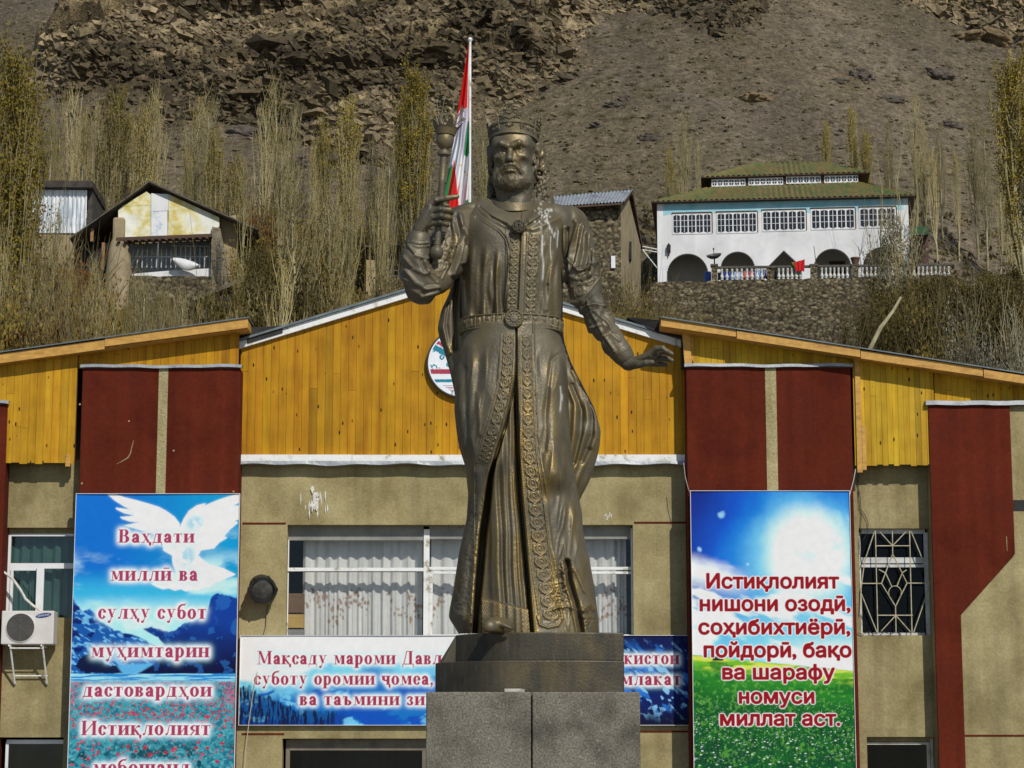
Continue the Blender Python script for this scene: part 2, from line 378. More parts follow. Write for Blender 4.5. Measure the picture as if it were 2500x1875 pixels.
# broken blocks that make up the crag: thousands of angular pieces set into the cliff
rng = np.random.default_rng(19); pos = []; siz = []
while len(pos) < 15000:
    x_, y_ = rng.uniform(40, 2520), rng.uniform(-60, 430)
    q = ground_px(x_, y_)
    if q is None or not in_cliff(q): continue
    if fbm(q.x*.16, q.z*.22, 0, 3, 7) < .40 and rng.random() < .7: continue
    r_ = .06+.28*rng.random()**3.2+(.5*rng.random() if rng.random() < .015 else 0); siz.append(r_); pos.append((q.x, q.y+.60*r_, q.z-.60*r_))
pos = np.array(pos); siz = np.array(siz); V, Fs = slab_arrays(pos, siz, rng)
c_ = V.reshape(-1,8,3)-pos[:,None]; a_ = rng.normal(-.30,.22,len(pos)); ca, sa = np.cos(a_)[:,None], np.sin(a_)[:,None]; c_[...,0] *= 1.2
c_ = np.stack([c_[...,0]*ca-c_[...,2]*sa, c_[...,1], c_[...,0]*sa+c_[...,2]*ca], -1); V = (c_+pos[:,None]).reshape(-1,3)
k = rng.uniform(.65,1.4,len(pos))*(.55+.95*sstep(.35,.65,fbm(pos[:,0]*.16,pos[:,2]*.22,0,4,5))); mix_ = rng.random(len(pos))[:,None]  # lighter blotches paint lit tan patches into the rock colour
tone = ((np.array([.115,.092,.060])*(1-mix_)+np.array([.195,.152,.086])*mix_)*k[:,None]).repeat(8,0)
o = mesh_np('crag_blocks', V, Fs, rockm, None, False, {'tint': ('POINT','FLOAT_COLOR', tone)})
tag(o, 'broken angular rock of the brown crag across the upper left mountainside', 'rocks', kind='stuff')

# low thorny tussocks dotted over the scree
rng = np.random.default_rng(41); P4 = []; S4 = []
k = 0
while k < 170:
    q = ground_px(rng.uniform(1150, 2520), rng.uniform(-20, 480))
    if q is None or in_cliff(q): continue
    k += 1; r_ = rng.uniform(.12,.42); n = int(60+260*r_); d = rng.normal(size=(n,3))*np.array([1.3,.9,.45])*r_*.5; P4.append(np.array(q)+d); S4.append(rng.uniform(.05,.11,n))
P4 = np.concatenate(P4); S4 = np.concatenate(S4); n = len(P4); d = rng.normal(size=(n,3)); d[:,2] = np.abs(d[:,2])+.3; d /= np.linalg.norm(d,axis=1,keepdims=True); e_ = np.cross(d, rng.normal(size=(n,3))); e_ /= np.linalg.norm(e_,axis=1,keepdims=True)
V = np.stack([P4, P4+(d*.5+e_*.3)*S4[:,None], P4+d*S4[:,None], P4+(d*.5-e_*.3)*S4[:,None]],1).reshape(-1,3)
o = mesh_np('scree_tussocks', V, np.arange(4*n).reshape(-1,4), mat('thorny tussock', [(.045,.04,.014),(.085,.072,.025),(.12,.095,.04)], 1.5, .95)); tag(o, 'low dry tussocks dotted over the bare scree slope', 'tussocks', kind='stuff')
# ================================================================ the assembly hall
def XX(px, py, Y): return float(P(px, py, Y)[0])
def ZZ(py, Y): return float(P(1250, py, Y)[2])
YC, YCW, YP, YB, YW = 38.50, 38.40, 38.00, 38.33, 38.03
PLAST = mat('weathered plaster', [(.245,.200,.092),(.33,.275,.135),(.395,.335,.175)], 1.3, .92, .3, 30, fine=(22,.12), spec=.2)
STRIP = mat('pale rough plaster', [(.33,.28,.135),(.43,.37,.20)], 3, .92, .7, 25, fine=(30,.2), spec=.2)
REDP = mat('oxide red painted plaster', [(.085,.013,.006),(.118,.019,.008),(.10,.017,.009)], 1.0, .9, .3, 25, fine=(14,.1), spec=.12)
def streaks(m, amt=.16, sx=5.0, sz=.28):
    """rain runs and grime: long soft vertical stains in the paint"""
    N, L, b = nodes(m); src = b.inputs['Base Color'].links[0].from_socket; tc = [n for n in N if n.type == 'TEX_COORD'][0]
    mp = N.new('ShaderNodeMapping'); mp.inputs['Scale'].default_value = (sx,sx,sz); L.new(tc.outputs['Object'], mp.inputs[0]); nz = N.new('ShaderNodeTexNoise'); nz.inputs['Scale'].default_value = 1; nz.inputs['Detail'].default_value = 6; L.new(mp.outputs[0], nz.inputs[0])
    n2 = N.new('ShaderNodeTexNoise'); n2.inputs['Scale'].default_value = .45; n2.inputs['Detail'].default_value = 4; L.new(tc.outputs['Object'], n2.inputs[0])
    ad = N.new('ShaderNodeMath'); ad.operation = 'ADD'; L.new(nz.outputs[0], ad.inputs[0]); L.new(n2.outputs[0], ad.inputs[1])
    mr = N.new('ShaderNodeMapRange'); mr.inputs[1].default_value = .8; mr.inputs[2].default_value = 1.25; mr.inputs[3].default_value = 1+amt*.5; mr.inputs[4].default_value = 1-amt*1.5; L.new(ad.outputs[0], mr.inputs[0])
    v = N.new('ShaderNodeVectorMath'); v.operation = 'SCALE'; L.new(src, v.inputs[0]); L.new(mr.outputs[0], v.inputs['Scale']); L.new(v.outputs[0], b.inputs['Base Color'])
streaks(PLAST, .15); streaks(REDP, .16); streaks(STRIP, .12)
WHITE = mat('chipped white paint', [(.36,.31,.22),(.76,.76,.72),(.82,.82,.80)], 5, .6, .3, 40, lo=.33, hi=.52)
PVC = mat('white window plastic', [(.72,.74,.74),(.80,.81,.81)], 5, .4)
METAL = mat('grey galvanised flashing', [(.25,.27,.28),(.40,.42,.43)], 5, .45, .1, metal=.4)
ROOFM = mat('slate blue roof sheet', [(.10,.13,.14),(.17,.21,.22)], 4, .5, .1, metal=.2)
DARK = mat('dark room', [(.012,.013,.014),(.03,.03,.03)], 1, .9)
BROWNB = mat('dark brown battens', [(.05,.025,.006),(.09,.045,.01)], 3, .9)
BLACKM = mat('black bitumen felt', [(.012,.012,.012),(.03,.028,.025)], 4, .8)
TRIM = mat('planed pine fascia', [(.40,.20,.035),(.56,.31,.06),(.48,.25,.045)], 1.4, .6, .2, 30, stretch=(1,1,6), fine=(12,.15))
def wood_mat():
    m = mat('varnished pine boards', [(.36,.17,.003),(.44,.23,.006),(.50,.275,.010)], 1.1, .55, .15, 40, stretch=(7,7,.6), attr='tint', spec=.2, fine=(3,.12))
    N, L, b = nodes(m); src = b.inputs['Base Color'].links[0].from_socket
    tc = [n for n in N if n.type == 'TEX_COORD'][0]
    mp = N.new('ShaderNodeMapping'); mp.inputs['Scale'].default_value = (7.4, .01, 3.0); L.new(tc.outputs['Object'], mp.inputs[0])
    vo = N.new('ShaderNodeTexVoronoi'); vo.inputs['Scale'].default_value = 1.15; L.new(mp.outputs[0], vo.inputs['Vector'])
    # knots: one in some cells, small and round on the board
    cr = N.new('ShaderNodeValToRGB'); e = cr.color_ramp.elements; e[0].position = .085; e[0].color = (.07,.024,.004,1); e[1].position = .15; e[1].color = (1,1,1,1)
    L.new(vo.outputs['Distance'], cr.inputs[0])
    sp = N.new('ShaderNodeSeparateColor'); L.new(vo.outputs['Color'], sp.inputs[0])
    gt = N.new('ShaderNodeMath'); gt.operation = 'GREATER_THAN'; gt.inputs[1].default_value = .42; L.new(sp.outputs[0], gt.inputs[0])
    mx = N.new('ShaderNodeMix'); mx.data_type = 'RGBA'; mx.blend_type = 'MULTIPLY'; L.new(gt.outputs[0], mx.inputs[0]); L.new(src, mx.inputs[6]); L.new(cr.outputs[0], mx.inputs[7])
    L.new(mx.outputs[2], b.inputs['Base Color']); return m
WOOD = wood_mat()
def glass_mat(name, tint=(.75,.8,.8), refl=.13):
    m = bpy.data.materials.new(name); m.use_nodes = True; N = m.node_tree.nodes; L = m.node_tree.links
    N.remove(N['Principled BSDF']); o = [n for n in N if n.type == 'OUTPUT_MATERIAL'][0]
    a = N.new('ShaderNodeBsdfTransparent'); a.inputs[0].default_value = (*tint, 1)
    g_ = N.new('ShaderNodeBsdfGlossy'); g_.inputs[0].default_value = (.8,.85,.9,1); g_.inputs[1].default_value = .04
    nz = N.new('ShaderNodeTexNoise'); nz.inputs['Scale'].default_value = 2.5; mr = N.new('ShaderNodeMapRange'); mr.inputs[3].default_value = refl*.6; mr.inputs[4].default_value = refl*1.4
    L.new(nz.outputs[0], mr.inputs[0]); mx = N.new('ShaderNodeMixShader'); L.new(mr.outputs[0], mx.inputs[0]); L.new(a.outputs[0], mx.inputs[1]); L.new(g_.outputs[0], mx.inputs[2]); L.new(mx.outputs[0], o.inputs[0])
    return m
GLASS = glass_mat('window glass', (.90,.90,.89), .018)
hall = empty('assembly_hall', (2.5, 38, 0), 'long two storey hall with pine clad gables, red pilasters and plaster walls behind the statue', 'building')
def boards(name, px0, px1, pyref, Y, zb, roofline, warm, seed, wpx=19.5, thick=.018, parent=hall, ragged=0):
    """vertical tongue and groove boards between two photo columns, cut off along the roofline"""
    rg = np.random.default_rng(seed); x0, x1 = XX(px0, pyref, Y), XX(px1, pyref, Y); wd = wpx/F*Y*.985
    V = []; Fc = []; T = []; x = x0
    while x < x1-.005:
        xe = min(x+wd*rg.uniform(.96,1.04), x1); a, b = x+.002, xe-.002
        za, zb2 = roofline(a), roofline(b); bt = zb - (rg.uniform(0,.03) if ragged else rg.uniform(0,.006)); segs = [(bt, None)]
        if rg.random() < .16: # a board pieced together from two lengths
            zc = bt + rg.uniform(.25,.8)*(min(za,zb2)-bt); segs = [(bt, zc-.002), (zc+.002, None)]
        for s0, s1 in segs:
            ta, tb = (za, zb2) if s1 is None else (s1, s1); d = rg.uniform(-.003,.003); n = len(V)
            V += [(a,Y+d,s0),(b,Y+d,s0),(b,Y+d,tb),(a,Y+d,ta),(a,Y+thick,s0),(b,Y+thick,s0),(b,Y+thick,tb),(a,Y+thick,ta)]
            Fc += [(n,n+1,n+2,n+3),(n,n+4,n+5,n+1),(n+1,n+5,n+6,n+2),(n+2,n+6,n+7,n+3),(n+3,n+7,n+4,n)]
            k = rg.normal(1,.05); hue = rg.normal(0,.04); r_ = rg.random()
            if r_ < .05: k *= .72
            if r_ > .95: k *= 1.2
            T += [np.array(warm)*k*np.array([1+hue*.3,1+hue,1-hue])]*5
        x = xe
    o = mesh_np(name, V, Fc, WOOD, parent, False, {'tint': ('FACE','FLOAT_COLOR', np.array(T))})
    b = MB(); b.prism([(x0,Y+thick+.004,zb+.01),(x1,Y+thick+.004,zb+.01),(x1,Y+thick+.004,roofline(x1)-.01),(x0,Y+thick+.004,roofline(x0)-.01)], (0,.05,0)); b.build('board_backing', BROWNB, o)
    return o
def rl(p0, p1, Y):
    a, b = P(*p0, Y), P(*p1, Y); s = (b[2]-a[2])/(b[0]-a[0]); return lambda x: float(a[2]+s*(x-a[0]))
# -- centre gable
rL, rR = rl((590,846),(1127,683),YCW), rl((1665,843),(1127,683),YCW)
zb = ZZ(1112, YCW)
boards('gable_cladding', 585, 1672, 1000, YCW, zb, lambda x: min(rL(x), rR(x)), (1.0,.93,.75), 1)
apx = XX(1127,683,YCW); apz = rL(apx)
for (pa, pb) in (((582,850),(1127,685)), ((1127,685),(1672,848))):
    a, b = P(*pa, YCW-.08), P(*pb, YCW-.08); h = .105
    MB().prism([(a[0],a[1],a[2]-.01),(b[0],b[1],b[2]-.01),(b[0],b[1],b[2]+h),(a[0],a[1],a[2]+h)], (0,.07,0)).build('bargeboard', WHITE, hall)
    MB().prism([(a[0],a[1]-.05,a[2]+h+.003),(b[0],b[1]-.05,b[2]+h+.003),(b[0],b[1]-.05,b[2]+h+.04),(a[0],a[1]-.05,a[2]+h+.04)], (0,14,0)).build('roof', ROOFM, hall)
# ledge under the gable: chipped white plank with folded metal under it
xa, xb = XX(585,1120,YCW), XX(1672,1120,YCW)
b = MB(); rg = random.Random(3); x = xa
while x < xb:
    xe = min(x+rg.uniform(1.6,2.6), xb); b.box(x+.003, xe-.003, YCW-.07+rg.uniform(-.006,.006), YCW+.05, ZZ(1128,YCW-.07), ZZ(1109.5,YCW-.07)+rg.uniform(-.006,.006)); x = xe
b.build('ledge_plank', WHITE, hall)
V = []; n = 60
for i in range(n+1):
    x = xa+(xb-xa)*i/n; wv = .012*math.sin(i*.9)+.01*math.sin(i*.37)
    V += [(x,YCW-.085,ZZ(1127,YCW)), (x,YCW-.10-wv*.4,ZZ(1136,YCW)+wv), (x, YCW+.06, ZZ(1136,YCW)+wv)]
mesh_np('ledge_flashing', V, np.array([(i*3+j,i*3+j+3,i*3+j+4,i*3+j+1) for i in range(n) for j in (0,1)]), METAL, hall)
# -- plaster walls with real openings
def wall(name, px0, px1, Y, ztop, holes, pyref=1400, depth=.25, z0=0.0, m=PLAST):
    """holes in photo px (x0,x1,ytop,ybot) cut out of a wall as piers and spandrels"""
    x0, x1 = XX(px0,pyref,Y), XX(px1,pyref,Y); xs = sorted({x0,x1}|{XX(h[0],pyref,Y) for h in holes}|{XX(h[1],pyref,Y) for h in holes})
    zs = sorted({z0,ztop}|{ZZ(h[2],Y) for h in holes}|{ZZ(h[3],Y) for h in holes}); b = MB()
    HX = [(XX(h[0],pyref,Y),XX(h[1],pyref,Y),ZZ(h[3],Y),ZZ(h[2],Y)) for h in holes]
    for i in range(len(xs)-1):
        run = None
        for j in range(len(zs)-1):
            mx, mz = (xs[i]+xs[i+1])/2, (zs[j]+zs[j+1])/2
            solid = not any(a<mx<c and d<mz<e for a,c,d,e in HX)
            if solid: run = (run[0], zs[j+1]) if run else (zs[j], zs[j+1])
            if (not solid or j == len(zs)-2) and run:
                b.box(xs[i], xs[i+1], Y, Y+depth, *run); run = None
    return b.build(name, m, hall)
wall('wall', 575, 1690, YC, ZZ(1120,YC), [(700,1546,1281,1556),(696,1546,1803,2120)])
wall('wall', 4, 186, YB, ZZ(1122,YB), [(9,181,1288,1508),(9,168,1800,2120)])
wall('wall', 2082, 2290, YB, ZZ(1122,YB), [(2099,2276,1290,1551),(2106,2282,1799,2120)])
# dark rooms behind the openings
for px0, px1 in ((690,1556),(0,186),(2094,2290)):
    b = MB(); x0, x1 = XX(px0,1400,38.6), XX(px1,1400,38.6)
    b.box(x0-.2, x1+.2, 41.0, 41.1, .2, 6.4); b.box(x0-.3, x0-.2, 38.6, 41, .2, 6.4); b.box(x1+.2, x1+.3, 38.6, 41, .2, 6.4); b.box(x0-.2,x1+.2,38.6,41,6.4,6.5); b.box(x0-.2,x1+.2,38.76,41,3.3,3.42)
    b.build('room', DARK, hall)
def redline(px0, px1, py, Y):
    MB().box(XX(px0,py,Y), XX(px1,py,Y), Y-.008, Y+.01, ZZ(py+2.2,Y), ZZ(py-2.2,Y)).build('joint_strip', REDP, hall)
redline(592,698,1278,YC); redline(1548,1684,1276,YC); redline(590,694,1792,YC); redline(1548,1692,1786,YC)
# -- pilasters
def pilaster(px0, px1, pyt, pyb=2150, strip=None, pyref=1300, Y=YP):
    x0, x1 = XX(px0,pyref,Y), XX(px1,pyref,Y); zt = ZZ(pyt,Y)
    b = MB()
    b.box(x0,x1,Y,Y+.55,0,zt)
    o = b.build('pilaster', REDP, hall, bevel=.012)
    if strip:
        MB().box(XX(strip[0],pyref,Y),XX(strip[1],pyref,Y),Y-.006,Y+.02,0,zt-.003).build('pilaster_strip', STRIP, o)
    # folded sheet cap, slightly crooked
    V = []; n = 24
    for i in range(n+1):
        t = i/n; x = x0-.03+(x1-x0+.06)*t; wv = .008*math.sin(t*9)+.006*math.sin(t*23)
        V += [(x,Y+.2,zt+.052+wv*.3),(x,Y-.055,zt+.05+wv),(x,Y-.06,zt+.002+wv),(x,Y+.02,zt+.0)]
    mesh_np('cap_flashing', V, np.array([(i*4+j,i*4+j+4,i*4+j+5,i*4+j+1) for i in range(n) for j in range(3)]), METAL, o)
    return o
pilaster(189, 579, 899, strip=(378,401))
pilaster(1680, 2086, 897, strip=(1875,1902))
pilaster(-210, 7, 987)
# the big right pier: red field with a slanting lower edge on a paler wall
Yr = YP
x0, x1 = XX(2279,1400,Yr), XX(2720,1400,Yr)
MB().box(x0, x1, Yr+.05, Yr+.5, 0, ZZ(987,Yr)).build('wall', PLAST, hall)
pr = [(2279,2100),(2352,2100),(2346,1500),(2471,1352),(2465,988),(2279,988)]
pp = [P(a,b,Yr) for a,b in pr]; pp[0][0] = pp[5][0] = x0-.003; pp[1][0] = pp[2][0]; pp[3][0] = pp[4][0]
MB().prism([tuple(q) for q in pp], (0,.049,0)).build('red_field', REDP, hall, bevel=.008)
V = []
for i in range(17):
    x = x0-.05+(x1-x0+.1)*i/16; wv = .006*math.sin(i*1.7)
    V += [(x,Yr+.2,ZZ(984,Yr)+.05),(x,Yr-.05,ZZ(984,Yr)+.03+wv),(x,Yr-.055,ZZ(990,Yr)+wv)]
mesh_np('cap_flashing', V, np.array([(i*3+j,i*3+j+3,i*3+j+4,i*3+j+1) for i in range(16) for j in (0,1)]), METAL, hall)
MB().box(XX(2472,1230,Yr), x1, Yr+.04, Yr+.06, ZZ(1246,Yr), ZZ(1220,Yr)).build('wall_slot', DARK, hall)
redline(2350,2560,1796,Yr+.05)
# -- wings: boards above and between the pilasters
lw = rl((0,893),(600,806),YW); zl = ZZ(1129,YW)
boards('wing_cladding', -210, 186, 1000, YW, zl, lw, (1.05,1.06,1.6), 2, ragged=1)
boards('wing_cladding', 186, 583, 850, YW+.06, ZZ(898,YW), rl((0,893),(600,806),YW+.06), (.96,.88,.75), 3)
rw = rl((1640,792),(2500,920),YW); zr = ZZ(1133,YW)
boards('wing_cladding', 1692, 2084, 850, YW+.06, ZZ(896,YW), rl((1640,792),(2500,920),YW+.06), (1.15,1.33,2.2), 4, wpx=15)
boards('wing_cladding', 2084, 2281, 1000, YW, zr, rw, (1.14,1.33,2.2), 5, wpx=14, ragged=1)
boards('wing_cladding', 2281, 2720, 950, YW+.04, ZZ(984,YW), rl((1640,792),(2500,920),YW+.04), (1.05,1.12,1.3), 6, wpx=15)
b = MB(); x = XX(2092,1100,YW-.03); b.box(x,x+.085,YW-.035,YW-.003,ZZ(1154,YW),ZZ(860,YW)); b.box(x+.09,x+.15,YW-.03,YW-.003,ZZ(1148,YW),ZZ(1040,YW)); b.build('corner_board', TRIM, hall)
x = XX(160,1137,YW); MB().box(x,x+.075,YW-.02,YW+.02,ZZ(1139,YW),ZZ(1110,YW)).build('corner_board', TRIM, hall)
# loose corner of the right wing: two boards with a dark gap between them
b = MB(); b.prism([tuple(P(a,c,YW)) for a,c in ((1672,893),(1690,893),(1682,800),(1664,797))], (0,.03,0)); b.prism([tuple(P(a,c,YW+.06)) for a,c in ((1690,880),(1697,893),(1691,806),(1676,800))], (0,.03,0)); b.build('corner_board', TRIM, hall)
MB().box(XX(1664,850,YW+.15),XX(1705,850,YW+.15),YW+.13,YW+.4,ZZ(893,YW),ZZ(815,YW)).build('gap', BLACKM, hall)
for nm, m, pts, Y0, Y1, h in (('fascia',TRIM,[(-210,915),(255,852),(256,846),(605,800)],37.80,.05,.155),('fascia',TRIM,[(1614,796),(1797,822),(1799,827),(2100,872),(2102,875),(2400,919),(2402,922),(2720,969)],37.74,.05,.135)):
    for i in range(0, len(pts)-1, 2):
        a, c = P(*pts[i], Y0), P(*pts[i+1], Y0); dy = .006*(i % 4)
        MB().prism([(a[0],a[1]-dy,a[2]),(c[0],c[1]-dy,c[2]),(c[0],c[1]-dy,c[2]+h),(a[0],a[1]-dy,a[2]+h)], (0,Y1,0)).build(nm, m, hall)
    a, c = P(*pts[0], Y0), P(*pts[-1], Y0)
    MB().prism([(a[0],a[1]+Y1+.012,a[2]+.0),(c[0],c[1]+Y1+.012,c[2]+.0),(c[0],c[1]+Y1+.012,c[2]+h-.02),(a[0],a[1]+Y1+.012,a[2]+h-.02)], (0,.6,0)).build('soffit', TRIM, hall)
    MB().prism([(a[0]-.02,a[1]-.04,a[2]+h+.004),(c[0]+.02,c[1]-.04,c[2]+h+.004),(c[0]+.02,c[1]-.04,c[2]+h+.022),(a[0]-.02,a[1]-.04,a[2]+h+.022)], (0,13,0)).build('roof', METAL if 'q' in nm else ROOFM, hall)
# black felt curling up where the roofs meet
a = [P(1530,775,38.3), P(1618,782,38.2), P(1672,806,38.2), P(1672,828,38.2), P(1600,808,38.2), P(1560,790,38.3)]
MB().prism([tuple(q) for q in a], (0,2.5,0)).build('roof_felt', BLACKM, hall)
a = [P(600,800,38.3), P(690,795,38.3), P(690,812,38.3), P(604,838,38.3)]
MB().prism([tuple(q) for q in a], (0,2.5,0)).build('roof_felt', BLACKM, hall)
# hidden sides and back close the volume
b = MB(); xl, xr = XX(-210,1400,38.2), XX(2720,1400,38.2); b.box(xl-.2,xl,38.02,51,0,ZZ(940,38)); b.box(xr,xr+.2,38.02,51,0,ZZ(1000,38)); b.box(xl-.2,xr+.2,51,51.2,0,ZZ(1000,38)); b.build('back_wall', PLAST, hall)
# -- windows
def bars(rects, Y, d, name, m, parent):
    b = MB()
    for k, (a, c, t, u) in enumerate(rects):
        e = .0015*k; b.box(XX(a,(t+u)/2,Y), XX(c,(t+u)/2,Y), Y-e, Y+d-e, ZZ(u,Y), ZZ(t,Y))
    return b.build(name, m, parent)
def pane(px0, px1, py0, py1, Y, parent, m=GLASS):
    b = MB(); b.box(XX(px0,py0,Y),XX(px1,py0,Y),Y,Y+.005,ZZ(py1,Y),ZZ(py0,Y)); return b.build('pane', m, parent)
Yw = YC+.17
win = bars([(699,704,1318,1560),(1034,1048,1292,1560),(1541,1547,1290,1560),(699,1034,1386,1396),(1048,1541,1384,1391),(1048,1541,1395,1401),(1048,1056,1401,1560),(1048,1541,1549,1560)], Yw, .06, 'window', WHITE, hall)
bars([(699,1034,1284,1319),(1048,1541,1284,1316)], Yw+.02, .05, 'window_head', mat('frame head in painted shade', [(.2,.2,.18),(.3,.29,.25)], 4, .7), win)  # grey colour paints the recess shadow across the upper frame
pane(700, 1545, 1300, 1560, Yw+.035, win)
bars([(699,1034,1394.5,1396.5)], Yw-.012, .02, 'bead', BLACKM, win)
win = bars([(696,706,1806,2100),(1030,1040,1806,2100),(1536,1546,1806,2100),(706,1536,1804,1832)], Yw, .06, 'window', mat('old brown grey frame', [(.13,.11,.08),(.2,.17,.12)], 5, .7), hall)
pane(700, 1545, 1810, 2100, Yw+.035, win, glass_mat('dark glass', (.35,.36,.36), .015))
Yb = YB+.12
win = bars([(9,24,1306,1508),(24,180,1303,1309),(24,180,1375,1388),(88,106,1388,1508),(24,88,1388,1393),(24,31,1393,1508)], Yb, .06, 'window', PVC, hall)
bars([(9,181,1288,1304)], Yb+.02, .05, 'window_head', PLAST, win)
pane(20, 180, 1306, 1508, Yb+.04, win, glass_mat('greenish glass', (.62,.72,.70), .04))
win = bars([(9,16,1812,2100),(16,168,1806,1816),(163,168,1816,2100)], Yb, .05, 'window', PVC, hall)
pane(12, 168, 1810, 2100, Yb+.03, win, glass_mat('dark glass', (.25,.25,.25), .03))
win = bars([(2099,2103,1300,1551),(2258,2275,1300,1551),(2103,2258,1291,1303),(2103,2258,1361,1375),(2103,2258,1378,1385),(2103,2258,1545,1551)], Yb, .05, 'window', mat('grey white painted frame', [(.42,.42,.40),(.66,.67,.65)], 6, .6), hall)
pane(2100, 2275, 1300, 1550, Yb+.03, win, glass_mat('dark glass', (.3,.3,.3), .012))
win = bars([(2106,2112,1812,2100),(2266,2274,1812,2100),(2112,2266,1812,1818),(2275,2282,1800,2100)], Yb, .05, 'window', mat('peeling beige frame', [(.34,.30,.2),(.6,.58,.5)], 6, .7), hall)
bars([(2106,2282,1800,1811)], Yb+.02, .05, 'window_head', PLAST, win)
pane(2108, 2280, 1812, 2100, Yb+.03, win, glass_mat('dark glass', (.3,.3,.3), .012))
# iron grille with its diamond and sun pattern
gr = MB(); Yg = YB-.03
def z2(x, y): return P(1600+x/2.458, 1200+y/2.458, Yg)
def bar(pts, r=.009): gr.tube([tuple(z2(*q)) for q in pts], r, 6)
for q in ([(1320,235),(1335,850)],[(1525,235),(1540,850)],[(1315,240),(1255,420),(1232,600),(1228,740)],[(1535,240),(1600,400),(1648,560)],[(1230,600),(1330,845)],[(1648,560),(1550,845)],
    [(1422,235),(1424,375)],[(1345,240),(1422,325)],[(1505,240),(1424,325)],[(1320,326),(1525,326)],[(1424,375),(1357,552)],[(1424,375),(1510,550)],[(1357,552),(1441,690)],[(1510,550),(1441,690)],
    [(1230,552),(1357,552)],[(1510,550),(1648,550)],[(1441,690),(1444,845)],[(1335,743),(1545,743)],[(1441,745),(1355,838)],[(1444,745),(1530,842)],[(1341,468),(1382,490)],[(1508,470),(1482,487)],[(1382,490),(1418,570)],[(1482,487),(1450,566)]): bar(q)
bar([(1400+38+38*math.cos(t)-0, 605-38*math.sin(t)) for t in np.linspace(-.4,3.5,14)], .007)
gr.build('window_grille', mat('cream painted iron', [(.36,.31,.18),(.58,.53,.38)], 12, .6), hall)
gr = MB(); gr.tube([tuple(z2(1215+8*math.sin(i*.9), 848+9*math.sin(i*1.7)+i*.0)+np.array([i*.06,0,0])) for i in range(13)], .006, 5); gr.build('cable', BLACKM, hall)
# curtains
CURT = attr_mat('printed net curtain', 'tint', .9, .05)
def curtain(px0, px1, py0, py1, Y, seed):
    x0, x1 = XX(px0,py0,Y), XX(px1,py0,Y); z1, z0 = ZZ(py0,Y), ZZ(py1,Y); nx, nz = 320, 60
    u = np.linspace(0,1,nx); v = np.linspace(0,1,nz); U, W = np.meshgrid(u, v)
    L_ = (x1-x0); ph = U*L_*34 + 5*fbm(U*L_*1.7, 0*U, seed, 3, seed)+.25*np.sin(W*3)
    amp = .030*(.55+.6*vnoise(U*L_*3, W*1.5, seed))
    yy = Y + amp*np.sin(ph) + .02*np.sin(ph*2.3+1)*W; xx = x0+U*L_; zz = z1+(z0-z1)*W
    C = np.ones((nz,nx,3))*np.array([.76,.77,.77])*(.86+.28*vnoise(U*L_*14, W*1.2, 3, seed))[...,None]
    fl = (worley(xx*16, zz*14, 0, 9)[0] < .42) & (np.abs(W-.66+.05*np.sin(U*L_*9)) < .13) & (fbm(xx*5,zz*5,0,3,4) > .47)
    C[fl] = np.array([.42,.30,.24])
    return mesh_np('curtain', np.stack([xx,yy,zz],-1).reshape(-1,3), grid_faces(nz,nx), CURT, hall, True, {'tint': ('POINT','FLOAT_COLOR', C.reshape(-1,3))})
curtain(741, 1032, 1305, 1575, YC+.48, 1); curtain(1052, 1500, 1305, 1575, YC+.50, 2); curtain(1500, 1528, 1310, 1575, YC+.52, 3)
curtain(735, 1025, 1830, 2080, YC+.6, 4)
o = curtain(22, 182, 1306, 1520, YB+.30, 6); o.data.materials.clear(); o.data.materials.append(mat('grey green curtain', [(.16,.22,.21),(.26,.33,.31)], 2, .9))
for (a, c, t, u, col, lb, nm) in ((702,741,1448,1496,(.20,.12,.07),'brown cardboard box on top of the yellow one behind the hall window','cardboard_box'),(702,741,1499,1533,(.60,.40,.12),'yellow box at the left edge of the big curtained window','cardboard_box'),(702,741,1536,1575,(.30,.30,.32),'grey box at the bottom left corner behind the big window','cardboard_box')):
    Yx = YC+.235; b = MB(); b.box(XX(a,t,Yx),XX(c,t,Yx),Yx,Yx+.4,ZZ(u,Yx),ZZ(t,Yx)-.004); b.box(XX(a,t,Yx)+.002,XX(c,t,Yx)-.002,Yx-.002,Yx+.02,ZZ(t+9,Yx),ZZ(t+6,Yx))
    tag(b.build(nm, mat('cardboard', [mul(col,.85),col], 6, .85), None, bevel=.006), lb, 'box')
yb_ = YB+.26; q = P(2107,1548,yb_); b = MB(); b.lathe([(.055,0),(.06,.02),(.06,.17),(.03,.21),(.022,.25),(.001,.26)], (q[0],yb_,float(q[2])), 14); tag(b.build('bottle', mat('pink plastic', [(.45,.16,.26),(.55,.24,.34)], 4, .4), None, True), 'pink plastic bottle in the bottom left corner of the barred window', 'bottle')
q = P(2196,1547,yb_); pp_ = empty('potted_cactus', (float(q[0]),yb_,float(q[2])), 'small potted cactus on the sill behind the window bars', 'potted plant'); b = MB(); b.lathe([(.07,0),(.09,.12),(.095,.13),(.001,.125)], (q[0],yb_,float(q[2])), 14); b.build('pot', mat('brick red pot', [(.20,.06,.03),(.28,.09,.05)], 4, .8), pp_, True); b = MB(); b.tube([(q[0],yb_,q[2]+.12),(q[0]+.01,yb_,q[2]+.3),(q[0],yb_,q[2]+.5)], [.03,.035,.015], 8); b.build('cactus_stem', mat('cactus green', [(.03,.12,.02),(.06,.20,.03)], 8, .6), pp_, True)
b = MB(); b.tube([tuple(P(x,y,YC-.10)) for x,y in ((628,1640),(618,1690),(608,1760),(600,1830),(596,1900))], .006, 5); tag(b.build('cord', mat('thin pale wire', [(.45,.40,.28),(.6,.55,.42)], 9, .8)), 'thin pale wire hanging down across the left end of the long banner', 'cord')
